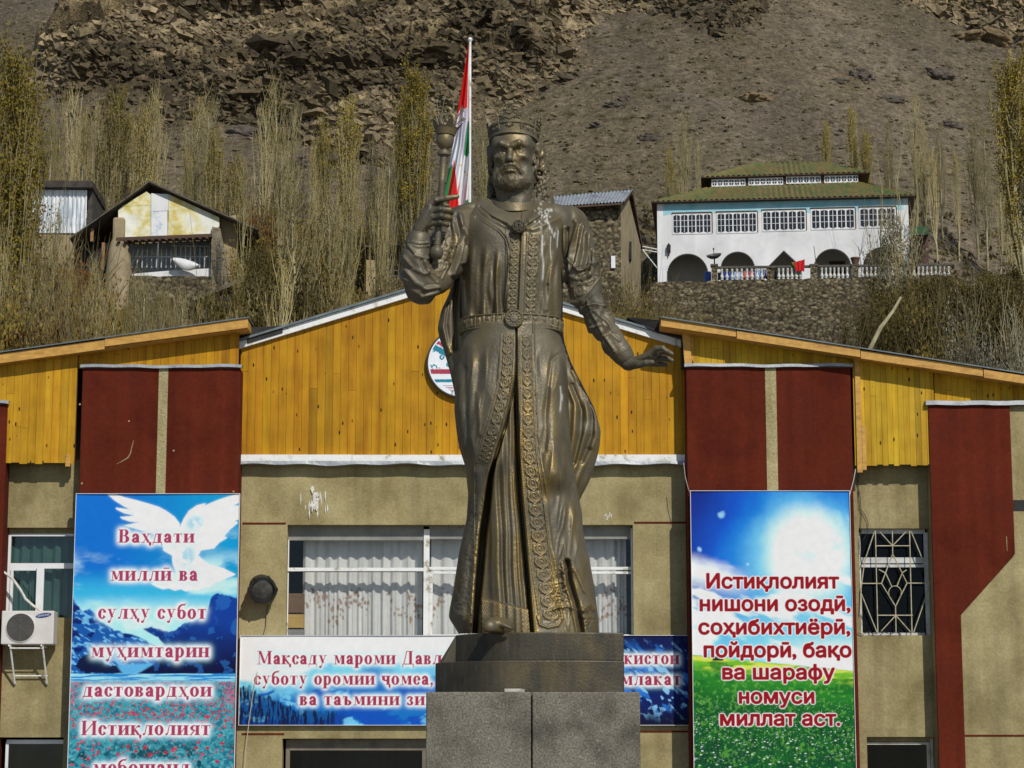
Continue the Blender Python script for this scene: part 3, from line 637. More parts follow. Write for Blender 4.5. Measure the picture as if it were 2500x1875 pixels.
# bird lime and paint runs on the lintel
lime = mat('white paint runs', [(.55,.52,.44),(.78,.77,.72)], 20, .8); rg = random.Random(8)
for (cx, cy, n, sp, hh) in ((770,1225,26,34,50),(1410,1240,1,2,70),(1488,1262,9,12,18)):
    b = MB()
    for i in range(n):
        x = cx+rg.gauss(0,sp*.4); y = cy+rg.gauss(0,hh*.22); w_ = rg.uniform(.006,.02)*(2.0 if abs(x-cx)<8 and n>9 else .7); h_ = rg.uniform(.3,1)*hh/F*38*(.35 if n>1 else .5); q = P(x,y,YC-.003)
        k = [(-w_*.2,-h_),(w_*.2,-h_),(w_,-h_*.2),(w_*.8,h_*.5),(w_*.2,h_*.8),(-w_*.6,h_*.6),(-w_,0)]
        b.prism([(q[0]+u*rg.uniform(.6,1.3),q[1]-.0011*(i+1),q[2]+v*rg.uniform(.6,1.2)) for u,v in k], (0,.0008,0))
    b.build('lime_splash', lime, hall)
b = MB()
for pts in ([(326,1075),(318,1108),(312,1118),(300,1125),(285,1133)],): b.tube([tuple(P(x,y,YP-.002)) for x,y in pts], [.004,.008,.012,.008,.003], 5)
b.build('scratch', STRIP, hall); b = MB(); b.tube([tuple(P(x,y,YP-.002)) for x,y in ((2457,1310),(2459,1345))], [.008,.004], 5)
b.build('scratch', STRIP, hall)
for x, y in ((315,1028),(424,1100),(200,1180),(195,987),(570,1200)): q = P(x,y,YP); MB().lathe([(.001,0),(.016,.002),(.001,.004)], (q[0],q[1]+.001,q[2]), 7, ax=(0,-1,0)).build('paint_chip', STRIP, hall)

# ================================================================ things on the hall
# round emblem board on the gable
ex, ey, er = 1128, 886, 86
c0 = P(ex, ey, YCW-.10); rad = er/F*38.9
nr_, na = 90, 200; rr = np.linspace(0,1,nr_); aa = np.linspace(0,2*math.pi,na,endpoint=False); A, RR = np.meshgrid(aa, rr); A = A.T.T
u = RR*np.cos(A); v = RR*np.sin(A)     # -1..1, v up
C = np.ones(u.shape+(3,))*s2l([228,232,236])/.95
def paint(mask, rgb): C[mask] = s2l(rgb)/.95
TEAL, CRIM = (20,125,150), (165,50,75)
for d_, (lo_, hi_), c_ in ((.55,(.40,.52),CRIM),(.55,(.17,.36),TEAL)):
    tt = v + d_*(u+.45); paint((tt > lo_) & (tt < hi_) & (RR < .93) & (np.abs(u) < .9), c_)
paint((v > -.32) & (v < -.18) & (RR < .93), CRIM); paint((v > -.56) & (v < -.47) & (RR < .93), TEAL)
for k in range(6): paint((v > -.66-.045*k-.008) & (v < -.66-.045*k+.012) & (RR < .9) & (u > -.52+.06*k), CRIM if k % 2 else (150,140,150))
e1, e2, cc = worley(u*5+3, v*5, 0, 5); paint((np.abs(e1-.33) < .09) & (v > -.16) & (v < .78) & (RR < .9) & (v+.55*(u+.45) < .16) & (u < .1), TEAL)
paint((np.abs(e1-.3) < .08) & (v+.55*(u+.45) > .55) & (RR < .9), TEAL)
paint((np.abs(v+.86) < .05) & (np.abs(u) < .3) & (np.sin(u*60) > 0), (120,110,115))
paint(RR > .965, (60,55,50))
Vv = np.stack([c0[0]+u*rad, np.full(u.shape, c0[1]), c0[2]+v*rad], -1).reshape(-1,3)
em = empty('emblem_board', (c0[0], c0[1], c0[2]), 'round white emblem board with teal and red bands on the pine gable', 'emblem')
fs = grid_faces(nr_, na, True)[:, ::-1]
mesh_np('emblem_face', Vv, fs, attr_mat('emblem print', 'tint', .5, .04), em, False, {'tint': ('POINT','FLOAT_COLOR', C.reshape(-1,3))})
MB().lathe([(rad+.006,0),(rad+.006,.07),(rad-.02,.07)], (c0[0],c0[1]+.07,c0[2]), 64, ax=(0,-1,0)).build('emblem_rim', METAL, em) if False else MB().lathe([(rad*.98,0),(rad+.008,0.0),(rad+.008,.06),(rad*.98,.06)], (c0[0],c0[1]+.066,c0[2]), 72, ax=(0,-1,0)).build('emblem_rim', BLACKM, em)
# floodlight
q = P(640, 1437, YC-.28); fl = empty('floodlight', tuple(P(640,1437,YC)), 'black round floodlight on the plaster wall left of the big window', 'floodlight')
BLK = mat('black cast housing', [(.012,.012,.011),(.03,.029,.026)], 8, .45, .1)
dr = Vector((.22,-.9,-.38)).normalized(); b = MB(); r0 = .205
b.lathe([(.07,-.30),(.15,-.26),(r0*.96,-.14),(r0*.96,.02),(r0*1.1,.03),(r0*1.1,.085),(r0*.93,.09),(r0*.9,.05)], tuple(q), 28, ax=dr); b.build('housing', BLK, fl, True)
MB().lathe([(r0*.9,.045),(r0*.6,.075),(.001,.09)], tuple(q), 28, ax=dr).build('lens', mat('dusty lamp glass', [(.04,.04,.035),(.10,.095,.08)], 12, .25, coat=.4), fl, True)
b = MB()
for k in range(6):
    a = k*math.pi/3+.3; n1 = dr.orthogonal().normalized(); n2 = dr.cross(n1); p_ = Vector(q)+dr*.05+(n1*math.cos(a)+n2*math.sin(a))*r0*1.1; MB().tube([p_-dr*.04, p_+dr*.045], .02, 6).build('clip', BLK, fl)
b = MB(); b.box(q[0]-.22,q[0]+.22,YC-.06,YC-.001,q[2]-.03,q[2]+.03); b.box(q[0]-.235,q[0]-.205,YC-.30,YC-.05,q[2]-.02,q[2]+.02); b.box(q[0]+.205,q[0]+.235,YC-.30,YC-.05,q[2]-.02,q[2]+.02); b.build('bracket', BLK, fl)
b = MB(); b.tube([tuple(P(x,y,YC-.02)) for x,y in ((655,1475),(650,1500),(648,1530),(640,1560),(636,1575))], .005, 5); b.build('cable', BLACKM, fl)
# air conditioner on its bracket
Ya = YB-.42; acx0, acx1 = XX(3,1530,Ya), XX(131,1530,Ya); az0, az1 = ZZ(1573,Ya), ZZ(1491,Ya)
ac = empty('air_conditioner', ((acx0+acx1)/2, YB, az0), 'white outdoor air conditioner unit on a wall bracket under the left window', 'air conditioner')
ACW = mat('yellowed white enamel', [(.60,.57,.52),(.70,.68,.64)], 3, .45)
MB().box(acx0,acx1,Ya,Ya+.34,az0,az1).build('casing', ACW, ac, bevel=.015)
fc = (acx0+(acx1-acx0)*.37, Ya-.003, (az0+az1)/2); fr = (az1-az0)*.43
MB().lathe([(fr*.99,0),(fr*1.04,.004),(fr*1.04,.016),(fr*.97,.018)], (fc[0],Ya+.003,fc[2]), 40, ax=(0,-1,0)).build('fan_ring', ACW, ac)
MB().lathe([(fr*.965,0),(fr*.965,.012),(fr*.2,.012)], (fc[0],Ya-.006,fc[2]), 40, ax=(0,-1,0)).build('fan_recess', mat('dark fan', [(.045,.043,.04),(.085,.08,.072)], 9, .7), ac)
b = MB()
for k in range(9): b.lathe([(fr*.95*(k+1)/9-.003,0),(fr*.95*(k+1)/9+.003,0),(fr*.95*(k+1)/9+.003,.004)], (fc[0],Ya-.012,fc[2]), 36, ax=(0,-1,0)) if k < 0 else b.tube([(fc[0]+fr*.95*(k+1)/9*math.cos(a),Ya-.022,fc[2]+fr*.95*(k+1)/9*math.sin(a)) for a in np.linspace(0,6.2832,37)], .0035, 4, False)
for k in range(8): a = k*math.pi/4; b.tube([(fc[0],Ya-.024,fc[2]),(fc[0]+fr*.95*math.cos(a),Ya-.024,fc[2]+fr*.95*math.sin(a))], .0035, 4)
b.build('fan_grille', mat('grey wire', [(.11,.105,.095),(.16,.155,.14)], 8, .5), ac)
V = [(acx0+(acx1-acx0)*.80+.125*math.cos(a)*math.cos(.16)-.036*math.sin(a)*math.sin(.16)*-1*-1, Ya-.004, az0+(az1-az0)*.86+.125*math.cos(a)*math.sin(.16)+.036*math.sin(a)*math.cos(.16)) for a in np.linspace(0,2*math.pi,32,endpoint=False)]
lg = MB().prism(V, (0,.003,0)).build('maker_badge', mat('blue badge', [(.015,.03,.16),(.02,.04,.2)], 5, .4), ac)
cu = bpy.data.curves.new('badge_lettering', 'FONT'); cu.body = 'SAMSUNG'; cu.size = .042; cu.align_x = 'CENTER'; cu.align_y = 'CENTER'; cu.extrude = .0006
to = link(bpy.data.objects.new('badge_lettering_curve', cu)); to.location = (acx0+(acx1-acx0)*.80, Ya-.006, az0+(az1-az0)*.86); to.rotation_euler = (R(90),-.16,0); bpy.context.view_layer.update()
me = bpy.data.meshes.new_from_object(to.evaluated_get(bpy.context.evaluated_depsgraph_get())); me.transform(to.matrix_world); bpy.data.objects.remove(to); me.materials.clear(); me.materials.append(PVC); lo = link(bpy.data.objects.new('badge_lettering', me)); lo.parent = lg
b = MB()
for x in (acx0+.14, acx1-.18):
    b.tube([(x,YB,az0-.02),(x,Ya-.02,az0-.02)], .02, 4); b.tube([(x+.01,Ya+.02,az0-.02),(x+.03,YB-.05,az0-.6),(x+.03,YB,az0-.62)], .016, 6)
b.tube([(acx0+.16,YB-.06,az0-.48),(acx1-.14,YB-.06,az0-.48)], .012, 6); b.tube([(acx0+.14,Ya+.03,az0-.06),(acx1-.16,Ya+.03,az0-.06)], .012, 6)
b.build('bracket', WHITE, ac)
b = MB(); b.tube([tuple(P(x,y,Y)) for x,y,Y in ((-6,1384,YB-.05),(8,1396,YB-.1),(30,1412,YB-.14),(50,1440,YB-.16),(62,1462,YB-.16),(80,1478,YB-.15),(98,1490,YB-.1))], .022, 8)
b.build('pipe', mat('wrapped white hose', [(.55,.52,.45),(.75,.73,.68)], 9, .7, .5, 40), ac, True)
# cords and cables
b = MB(); b.tube([tuple(P(x,y,YP-.03)) for x,y in ((2089,1145),(2084,1172),(2077,1198),(2074,1210))], .007, 5); tag(b.build('cord', mat('pale cord', [(.5,.47,.4),(.65,.62,.55)], 9, .8)), 'short pale cord tying the right poster corner to the pine boards', 'cord')
b = MB(); b.tube([tuple(P(x,y,YP-.03)) for x,y in ((1669,1130),(1673,1165),(1681,1195),(1686,1203))], .006, 5); tag(b.build('cord', mat('grey cord', [(.3,.3,.28),(.5,.5,.47)], 9, .8)), 'thin grey cord at the upper left corner of the sun poster', 'cord')
b = MB()
for pts in ([(2095,1150),(2096,1200),(2098,1240),(2110,1255),(2119,1275),(2118,1300),(2108,1318)], [(2091,1165),(2100,1215),(2103,1260),(2098,1330),(2103,1385)]): b.tube([tuple(P(x,y,YB-.03)) for x,y in pts], .005, 5)
tag(b.build('cable', BLACKM), 'loose black cables hanging above the barred window', 'cable')
# ================================================================ printed boards (painted in code as a fine colour grid)
# bold serif alphabet made of strokes: x-height 1, baseline 0, heights up
TT, TH, SF, SH = .325, .125, .10, .10
def _st(x, y0=0, y1=1, bot=True, top=True):
    o = [('R', x-TT/2, y0, x+TT/2, y1)]
    if bot: o.append(('R', x-TT/2-SF, y0, x+TT/2+SF, y0+SH))
    if top: o.append(('R', x-TT/2-SF, y1-SH, x+TT/2+SF, y1))
    return o
def _tail(x, y=0): return [('R', x-.10, y-.26, x+.14, y+.07), ('R', x-.02, y-.36, x+.10, y-.2)]
G = {}
G['о'] = (.92, [('O',.46,.5,.44,.52,TT*.98,TH)])
G['а'] = (.86, _st(.60,0,.72,False,False)+[('O',.40,.70,.335,.32,TT,TH,0,165),('C',.19,.70,.125),('O',.34,.27,.30,.29,TT*.9,TH,50,330),('R',.30,.50,.55,.59),('R',.6,0,.86,.08),('R',.70,0,.80,.14)])
G['б'] = (.92, [('O',.46,.46,.44,.48,TT*.98,TH),('O',.52,.86,.50,.62,TT*.75,TH*1.5,95,185),('R',.45,1.34,.80,1.50),('D',.72,1.36,.86,1.56,.10),('R',.05,.45,.2,.9)])
G['в'] = (.90, _st(.24)+[('O',.44,.75,.33,.26,TT*.85,TH,-95,95),('O',.46,.26,.37,.28,TT*.95,TH,-95,95),('R',.2,.46,.5,.54),('R',.2,.93,.46,1),('R',.2,0,.48,.075)])
G['г'] = (.72, _st(.24)+[('R',.2,.91,.66,1),('R',.60,.68,.66,1)])
def _d(w, h, x0): return [('R',x0,-.02,w,.09),('R',x0,-.26,x0+.07,.05),('R',w-.07,-.26,w,.05)]
G['д'] = (1.02, _st(.70,0,1,False,True)+[('D',.16,.02,.36,1,.09),('R',.3,.92,.7,1)]+_d(.98,1,.04))
G['е'] = (.84, [('O',.44,.5,.42,.52,TT*.98,TH,22,325),('R',.2,.47,.82,.555),('O',.44,.52,.40,.5,TT*.7,TH,-3,60)])
G['з'] = (.76, [('O',.36,.76,.32,.26,TT*.85,TH,-90,150),('O',.36,.27,.37,.29,TT*.95,TH,-150,90),('R',.25,.47,.4,.55),('C',.15,.78,.10),('C',.13,.24,.10)])
G['и'] = (1.10, _st(.24)+_st(.86)+[('D',.32,.16,.78,.84,.11)])
G['ӣ'] = (1.10, G['и'][1]+[('R',.28,1.2,.84,1.32)])
G['к'] = (1.04, _st(.24)+[('D',.36,.46,.70,.98,.11),('C',.80,.88,.13),('D',.44,.55,.80,.04,.28),('R',.64,0,1.02,.075),('R',.3,.44,.48,.54)])
G['қ'] = (1.04, G['к'][1]+_tail(.94))
G['л'] = (1.06, _st(.80)+[('D',.26,.14,.42,1,.10),('R',.36,.92,.8,1),('C',.16,.10,.115),('D',.14,.0,.30,.2,.10)])
G['м'] = (1.32, _st(1.06)+[('R',.20,0,.28,1),('R',.04,0,.44,.075),('R',.04,.925,.36,1),('D',.30,1,.62,.12,.26),('D',.62,.10,.94,1,.09)])
G['н'] = (1.10, _st(.24)+_st(.86)+[('R',.3,.45,.8,.545)])
G['п'] = (1.10, _st(.24)+_st(.86)+[('R',.3,.915,.8,1)])
G['р'] = (.98, _st(.24,-.40,1)+[('O',.50,.5,.42,.52,TT*.95,TH,-140,140)])
G['с'] = (.80, [('O',.44,.5,.42,.52,TT*.98,TH,35,325),('C',.70,.72,.125)])
G['т'] = (.92, _st(.46,0,1,True,False)+[('R',.04,.91,.88,1),('R',.04,.66,.10,1),('R',.82,.66,.88,1)])
G['у'] = (.98, [('D',.24,1,.54,.16,.27),('D',.32,-.26,.80,1,.085),('R',.04,.925,.46,1),('R',.60,.925,.96,1),('C',.22,-.28,.125),('O',.26,-.22,.14,.19,.08,.08,-90,60)])
G['х'] = (1.0, [('D',.22,1,.76,0,.28),('D',.20,0,.78,1,.085),('R',.04,.925,.46,1),('R',.58,.925,.94,1),('R',.04,0,.40,.075),('R',.56,0,.98,.075)])
G['ҳ'] = (1.0, G['х'][1]+_tail(.88))
G['ч'] = (1.0, _st(.76)+_st(.24,.5,1,False,True)+[('O',.50,.62,.38,.24,TT,TH*1.2,180,330),('R',.4,.40,.76,.49)])
G['ҷ'] = (1.0, G['ч'][1]+_tail(.90))
G['ш'] = (1.55, _st(.24)+_st(.78)+_st(1.32)+[('R',.3,0,1.25,.08)])
G['ъ'] = (1.02, _st(.38,0,1,False,False)+[('R',.04,.92,.4,1),('R',.04,.7,.10,1),('O',.56,.28,.40,.30,TT*.95,TH,-95,95),('R',.3,.49,.58,.565),('R',.3,0,.58,.075)])
G['я'] = (1.0, _st(.76)+[('O',.46,.72,.40,.29,TT*.9,TH,85,275),('R',.44,.93,.76,1),('R',.44,.43,.76,.51),('D',.12,.0,.46,.46,.16),('R',.02,0,.28,.08)])
G['ж'] = (1.5, G['к'][1])
def _cap(*p): return list(p)
CH = 1.46
G['В'] = (1.20, _st(.28,0,CH)+[('O',.60,1.10,.40,.37,TT,TH,-95,95),('O',.62,.40,.47,.41,TT*1.1,TH,-95,95),('R',.2,.72,.66,.80),('R',.2,CH-.075,.62,CH),('R',.2,0,.66,.075)])
G['И'] = (1.52, _st(.28,0,CH)+_st(1.24,0,CH)+[('D',.38,.22,1.14,1.24,.13)])
G['М'] = (1.75, _st(1.44,0,CH)+[('R',.24,0,.33,CH),('R',.05,0,.52,.075),('R',.05,CH-.075,.4,CH),('D',.36,CH,.88,.12,.28),('D',.88,.1,1.38,CH,.10)])
G['Д'] = (1.35, _st(.94,0,CH,False,True)+[('D',.20,.04,.52,CH,.11),('R',.46,CH-.09,.94,CH),('R',.04,-.02,1.30,.09),('R',.04,-.34,.12,.05),('R',1.22,-.34,1.30,.05)])
G['Т'] = (1.25, _st(.62,0,CH,True,False)+[('R',.06,CH-.1,1.18,CH),('R',.06,1.05,.13,CH),('R',1.11,1.05,1.18,CH)])
G[','] = (.42, [('C',.2,.12,.15),('D',.12,-.26,.30,.10,.11)])
G['.'] = (.42, [('C',.2,.12,.15)])
G[' '] = (.52, [])
def glyph_mask(prims, X, Y):
    m = np.zeros(X.shape, bool)
    for p in prims:
        k = p[0]
        if k == 'R': m |= (X >= p[1]) & (X <= p[3]) & (Y >= p[2]) & (Y <= p[4])
        elif k == 'C': m |= (X-p[1])**2+(Y-p[2])**2 <= p[3]**2
        elif k == 'D':
            x0, y0, x1, y1, w_ = p[1:]; t = (Y-y0)/(y1-y0); m |= (t >= 0) & (t <= 1) & (np.abs(X-x0-(x1-x0)*t) <= w_/2)
        elif k == 'O':
            cx, cy, rx, ry, tx, ty = p[1:7]; a0, a1 = (p[7], p[8]) if len(p) > 7 else (-180, 180)
            q = ((X-cx)/rx)**2+((Y-cy)/ry)**2 <= 1; q &= ~((((X-cx)/(rx-tx))**2+((Y-cy)/(ry-ty))**2) <= 1)
            an = np.degrees(np.arctan2((Y-cy)/ry, (X-cx)/rx)); mid = (a0+a1)/2; dlt = (an-mid+180) % 360-180
            m |= q & (np.abs(dlt) <= (a1-a0)/2)
    return m
def text_width(s): return sum(G[c][0]+.10 for c in s)
def draw_serif(cov, gx, gy, s, x0, x1, ybase, xh):
    """coverage of a line of text; gx, gy give the measured position of every grid point"""
    k = (x1-x0)/text_width(s); x = x0; st = max(1e-6, abs(gx[0,1]-gx[0,0]))
    for c in s:
        wd, pr = G[c]; lx = x-2; rx = x+(wd+.1)*k+2; c0 = np.searchsorted(gx[0], lx); c1 = np.searchsorted(gx[0], rx)
        if pr and c1 > c0:
            r0 = np.searchsorted(gy[:,0], ybase-2.0*xh); r1 = np.searchsorted(gy[:,0], ybase+.7*xh)
            sx, sy = gx[r0:r1,c0:c1], gy[r0:r1,c0:c1]; acc = 0
            for ax in (-.375,-.125,.125,.375):
                for ay in (-.375,-.125,.125,.375): acc = acc + glyph_mask(pr, (sx+ax*st-x)/k, (ybase-sy-ay*st)/xh)
            cov[r0:r1,c0:c1] = np.maximum(cov[r0:r1,c0:c1], acc/16.0)
        x += (wd+.1)*k
def draw_sans(cov, gx, gy, s, x0, x1, ybase, xh, bold=.9):
    cu = bpy.data.curves.new('lettering', 'FONT'); cu.body = s; cu.resolution_u = 6
    to = link(bpy.data.objects.new('lettering', cu)); bpy.context.view_layer.update()
    cv = to.to_curve(bpy.context.evaluated_depsgraph_get(), apply_modifiers=False); polys = []
    for sp in cv.splines:
        bp = sp.bezier_points; pl = []
        for q in range(len(bp)):
            a, c = bp[q], bp[(q+1) % len(bp)]; t = np.linspace(0,1,9)[:-1,None]; p0, p1, p2, p3 = [np.array(x[:2]) for x in (a.co, a.handle_right, c.handle_left, c.co)]
            pl.append(p0*(1-t)**3+3*p1*t*(1-t)**2+3*p2*t*t*(1-t)+p3*t**3)
        if pl: polys.append(np.concatenate(pl))
    to.to_curve_clear(); bpy.data.objects.remove(to); bpy.data.curves.remove(cu)
    allx = np.concatenate([q[:,0] for q in polys]); kx = (x1-x0)/(allx.max()-allx.min()); ky = xh/.546; ax0 = allx.min()
    st = abs(gx[0,1]-gx[0,0]); n = 3; xs0, ys0 = gx[0,0], gy[0,0]; H, W = gx.shape; s_ = st/n; wind = np.zeros((H*n, W*n+1))
    for q in polys:   # non-zero winding, so overlapping strokes of a letter stay filled
        v = np.stack([(x0+(q[:,0]-ax0)*kx-xs0)/s_+1, (ybase-q[:,1]*ky-ys0)/s_+1], -1)
        for a, c in zip(v, np.roll(v, -1, 0)):
            if a[1] == c[1]: continue
            sg = 1 if c[1] > a[1] else -1; lo, hi = (a, c) if sg > 0 else (c, a)
            r = np.arange(max(0, math.ceil(lo[1]-.5)), min(H*n, math.ceil(hi[1]-.5))); xx = lo[0]+(hi[0]-lo[0])*(r+.5-lo[1])/(hi[1]-lo[1]); np.add.at(wind, (r, np.clip(np.ceil(xx-.5),0,W*n).astype(int)), sg)
    big = np.abs(np.cumsum(wind, 1)[:, :W*n]) > .5
    b2 = big.copy(); q = bold*n/st
    for dy in range(-int(q)-1, int(q)+2):
        for dx in range(-int(q)-1, int(q)+2):
            if (dx or dy) and dx*dx+dy*dy <= q*q+.3: b2 |= np.roll(np.roll(big, dy, 0), dx, 1)
    cov[:] = np.maximum(cov, b2.reshape(H,n,W,n).mean((1,3)))
PRINT = attr_mat('printed banner vinyl', 'tint', .5, .03, spec=.12, bump=.1, bscale=4)
def L3(c): return s2l(c)
def mixc(C, m, rgb):
    m = np.clip(m, 0, 1)[..., None]; return C*(1-m) + L3(rgb)*m
class Board:
    """a flat board hung at plane Y; grid step in measured units (photo px)"""
    def __init__(s, x0, x1, y0, y1, Y, st):
        s.Y = Y; s.x0, s.x1, s.y0, s.y1 = x0, x1, y0, y1
        s.gx, s.gy = np.meshgrid(np.arange(x0, x1+st, st), np.arange(y0, y1+st, st)); s.gx = np.minimum(s.gx, x1); s.gy = np.minimum(s.gy, y1)
        s.C = np.ones(s.gx.shape+(3,)); s.cov = np.zeros(s.gx.shape)
    def halo(s, r, pow_, rgb, gain=2.2):
        return mixc(s.C, np.clip(blur(s.cov, r)*gain, 0, 1)**pow_, rgb)
    def build(s, name, label, top_ref, scale_x=1.0, tilt=0.0, wave=.006):
        # metres: the top edge is measured, the board itself is a true rectangle
        a, b = P(s.x0, top_ref, s.Y), P(s.x1, top_ref, s.Y); zt = ZZ(s.y0, s.Y)
        tx = (s.gx-s.x0)/(s.x1-s.x0); X = a[0]+(b[0]-a[0])*tx; Z = np.interp(s.gy, [s.y0, s.y1], [0,1]); zb = ZZ(s.y1, s.Y)
        Zr = np.array([ZZ(q, s.Y) for q in s.gy[:,0]]); Z = Zr[:,None]+0*X
        Yv = s.Y - tilt*tx + wave*(np.sin(X*2.1+Z*1.3)+.5*np.sin(Z*4+X))
        r = empty(name, (float((a[0]+b[0])/2), s.Y, zb), label, 'poster' if 'poster' in name else 'banner')
        col = np.clip(s.C, 0, 1)/.95; col = np.clip(col, .004, .82)
        H, W = X.shape
        mesh_np('printed_sheet', np.stack([X,Yv,Z],-1).reshape(-1,3), grid_faces(H,W)[:, ::-1], PRINT, r, True, {'tint': ('POINT','FLOAT_COLOR', col.reshape(-1,3))})
        bk = MB().box(X.min(), X.max(), s.Y+.02, s.Y+.05, zb+.003, zt-.003); bk.build('backing_frame', METAL, r)
        fr = MB(); e = .007
        for u0,u1,w0,w1 in ((X.min()-e,X.min(),zb,zt),(X.max(),X.max()+e,zb,zt),(X.min()-e,X.max()+e,zt,zt+e),(X.min()-e,X.max()+e,zb-e,zb)): fr.box(u0,u1,s.Y-.022-tilt,s.Y+.05,w0,w1)
        fr.build('edge_strip', PVC, r); return r
# -- left poster: dove over a lake, poppies
b = Board(187, 585, 1206, 1960, YP-.09, 1.0); gx, gy = b.gx, b.gy; N_ = lambda s, o=5, sd=0, ax=1: fbm(gx*s*ax, gy*s, 0, o, sd)
t = (gy-1206)/270
b.C = L3([0,108,200])*np.ones(b.C.shape); b.C = mixc(b.C, sstep(250,560,gx+20*(N_(.03)-.5))*.8, [0,158,205]); b.C = mixc(b.C, sstep(1380,1450,gy)*.75, [60,190,225])
cl = N_(.012,5,3,.5); b.C = mixc(b.C, sstep(.50,.68,cl)*sstep(1325,1390,gy)*(1-sstep(1470,1500,gy)), [190,235,242]); b.C = mixc(b.C, sstep(.52,.7,N_(.02,5,8,.6))*sstep(480,560,gx)*sstep(1280,1340,gy)*.8, [225,243,246])
b.C = mixc(b.C, sstep(1445,1500,gy+10*(N_(.03)-.5)), [170,228,238])
def z4(pts): return [(x*.3165, 850+y*.3165) for x, y in pts]
def z5(pts): return [(x*.3165, 1350+y*.3165) for x, y in pts]
mt = [(540,345),(585,345),(620,400),(660,450),(720,430),(770,470),(800,520),(860,560),(930,600),(1010,620),(1100,650),(1180,690),(1260,720),(1310,800),(1200,900),(900,930),(540,945)]
nz = N_(.09,5,21); m = in_poly(gx+8*(N_(.08,4,2)-.5), gy+10*(N_(.07,4,3)-.5), z5(mt)); bl = blur(m.astype(float), 1)
b.C = mixc(b.C, bl, [20,85,165]); b.C = mixc(b.C, bl*sstep(.5,.62,fbm((gx+gy*.9)*.05,(gy-gx*.6)*.16,0,5,22)), [110,180,225]); b.C = mixc(b.C, bl*sstep(.55,.7,N_(.06,5,25)), [8,35,105])
mr = [(1850,350),(1800,330),(1740,318),(1690,308),(1650,340),(1630,400),(1610,470),(1540,510),(1430,555),(1380,590),(1330,610),(1290,600),(1200,570),(1130,580),(1260,660),(1290,700),(1350,760),(1150,900),(1070,940),(1850,940)]
m = blur(in_poly(gx+5*(N_(.08,4,5)-.5), gy+7*(N_(.09,4,6)-.5), z5(mr)).astype(float), 1); b.C = mixc(b.C, m, [12,60,150]); b.C = mixc(b.C, m*sstep(1490,1640,gy+30*(N_(.03)-.5)), [4,14,60]); b.C = mixc(b.C, m*sstep(.56,.66,N_(.05,5,28))*.5, [40,110,190])
mw = [(1010,600),(1100,590),(1200,560),(1290,600),(1340,600),(1300,560),(1200,520),(1050,500),(960,540)]; m = blur(in_poly(gx, gy, z5(mw)).astype(float), 3); b.C = mixc(b.C, m*.9, [205,232,240])
bush = blur(in_poly(gx+6*(N_(.15,3,7)-.5), gy+8*(N_(.16,3,8)-.5), z5([(620,880),(680,790),(760,770),(860,860),(960,880),(990,930),(900,935),(700,925)])).astype(float), .8); b.C = mixc(b.C, bush, [6,22,62])
m = in_poly(gx, gy, z5([(990,935),(940,870),(1000,860),(1230,850),(1090,935)])); b.C = mixc(b.C, blur(m.astype(float),2), [90,175,225])
lake = sstep(1643,1646,gy)*(1-sstep(1660,1666,gy+2*(N_(.08)-.5))); b.C = mixc(b.C, lake, [40,135,205]); b.C = mixc(b.C, lake*sstep(.5,.65,fbm(gx*.02,gy*.3,0,4,33)), [150,215,235])
fld = sstep(1661,1668,gy+3*(N_(.1)-.5)); b.C = mixc(b.C, fld, [60,150,165]); b.C = mixc(b.C, fld*sstep(.45,.62,N_(.13,4,41)), [30,110,135]); b.C = mixc(b.C, fld*sstep(.52,.68,N_(.05,4,44))*sstep(1780,1850,gy), [10,70,85]); b.C = mixc(b.C, fld*sstep(.60,.74,N_(.22,3,47))*.6, [120,190,195])
for sc, th, den, y0_, y1_, sd in ((.15,.46,.50,1695,1765,51),(.10,.36,.70,1740,1850,53),(.065,.36,.66,1800,1990,55)):
    e1, e2, cc = worley(gx*sc, gy*sc*1.35, 0, sd); dn = fbm(gx*.02, gy*.03, 0, 3, sd+2)
    m = sstep(th,th-.12,e1)*(cc > den-.5*(dn-.4))*sstep(y0_,y0_+10,gy)*(1-sstep(y1_,y1_+20,gy)); m = blur(m.astype(float),.8); b.C = mixc(b.C, m*1.2, [190,35,58]); b.C = mixc(b.C, m*(cc > .85)*.6, [215,90,125])
ex_ = fld*(1-sstep(1700,1730,gy))*sstep(30,0,np.minimum(gx-180,575-gx)-10*N_(.06,4,57)); ex_ = np.maximum(ex_, fld*(1-sstep(1668,1690,gy))*.8); b.C = mixc(b.C, ex_*sstep(.5,.6,N_(.35,2,59)), [200,90,120])
wing = z4([(822,1120),(880,1122),(960,1150),(1050,1172),(1150,1200),(1230,1225),(1290,1258),(1350,1300),(1390,1350),(1402,1400),(1400,1500),(1340,1500),(1180,1430),(1040,1390),(960,1368),(1080,1342),(1010,1338),(950,1318),(930,1302),(1045,1292),(960,1272),(905,1245),(893,1230),(1005,1243),(950,1215),(880,1170)])
body = z4([(1402,1360),(1425,1310),(1460,1255),(1520,1212),(1590,1195),(1580,1215),(1680,1172),(1760,1145),(1852,1122),(1852,1188),(1800,1216),(1852,1212),(1852,1320),(1815,1330),(1842,1345),(1780,1400),(1735,1452),(1760,1462),(1700,1500),(1660,1545),(1560,1560),(1540,1600),(1560,1680),(1360,1680),(1340,1600),(1270,1560),(1260,1480),(1390,1480)])
tail = z5([(1340,40),(1345,85),(1370,150),(1180,235),(1225,262),(1275,280),(1320,272),(1365,290),(1415,278),(1450,296),(1500,283),(1545,290),(1585,268),(1640,262),(1665,235),(1720,218),(1760,195),(1832,166),(1735,118),(1620,85),(1560,40),(1500,-20),(1360,-20)])
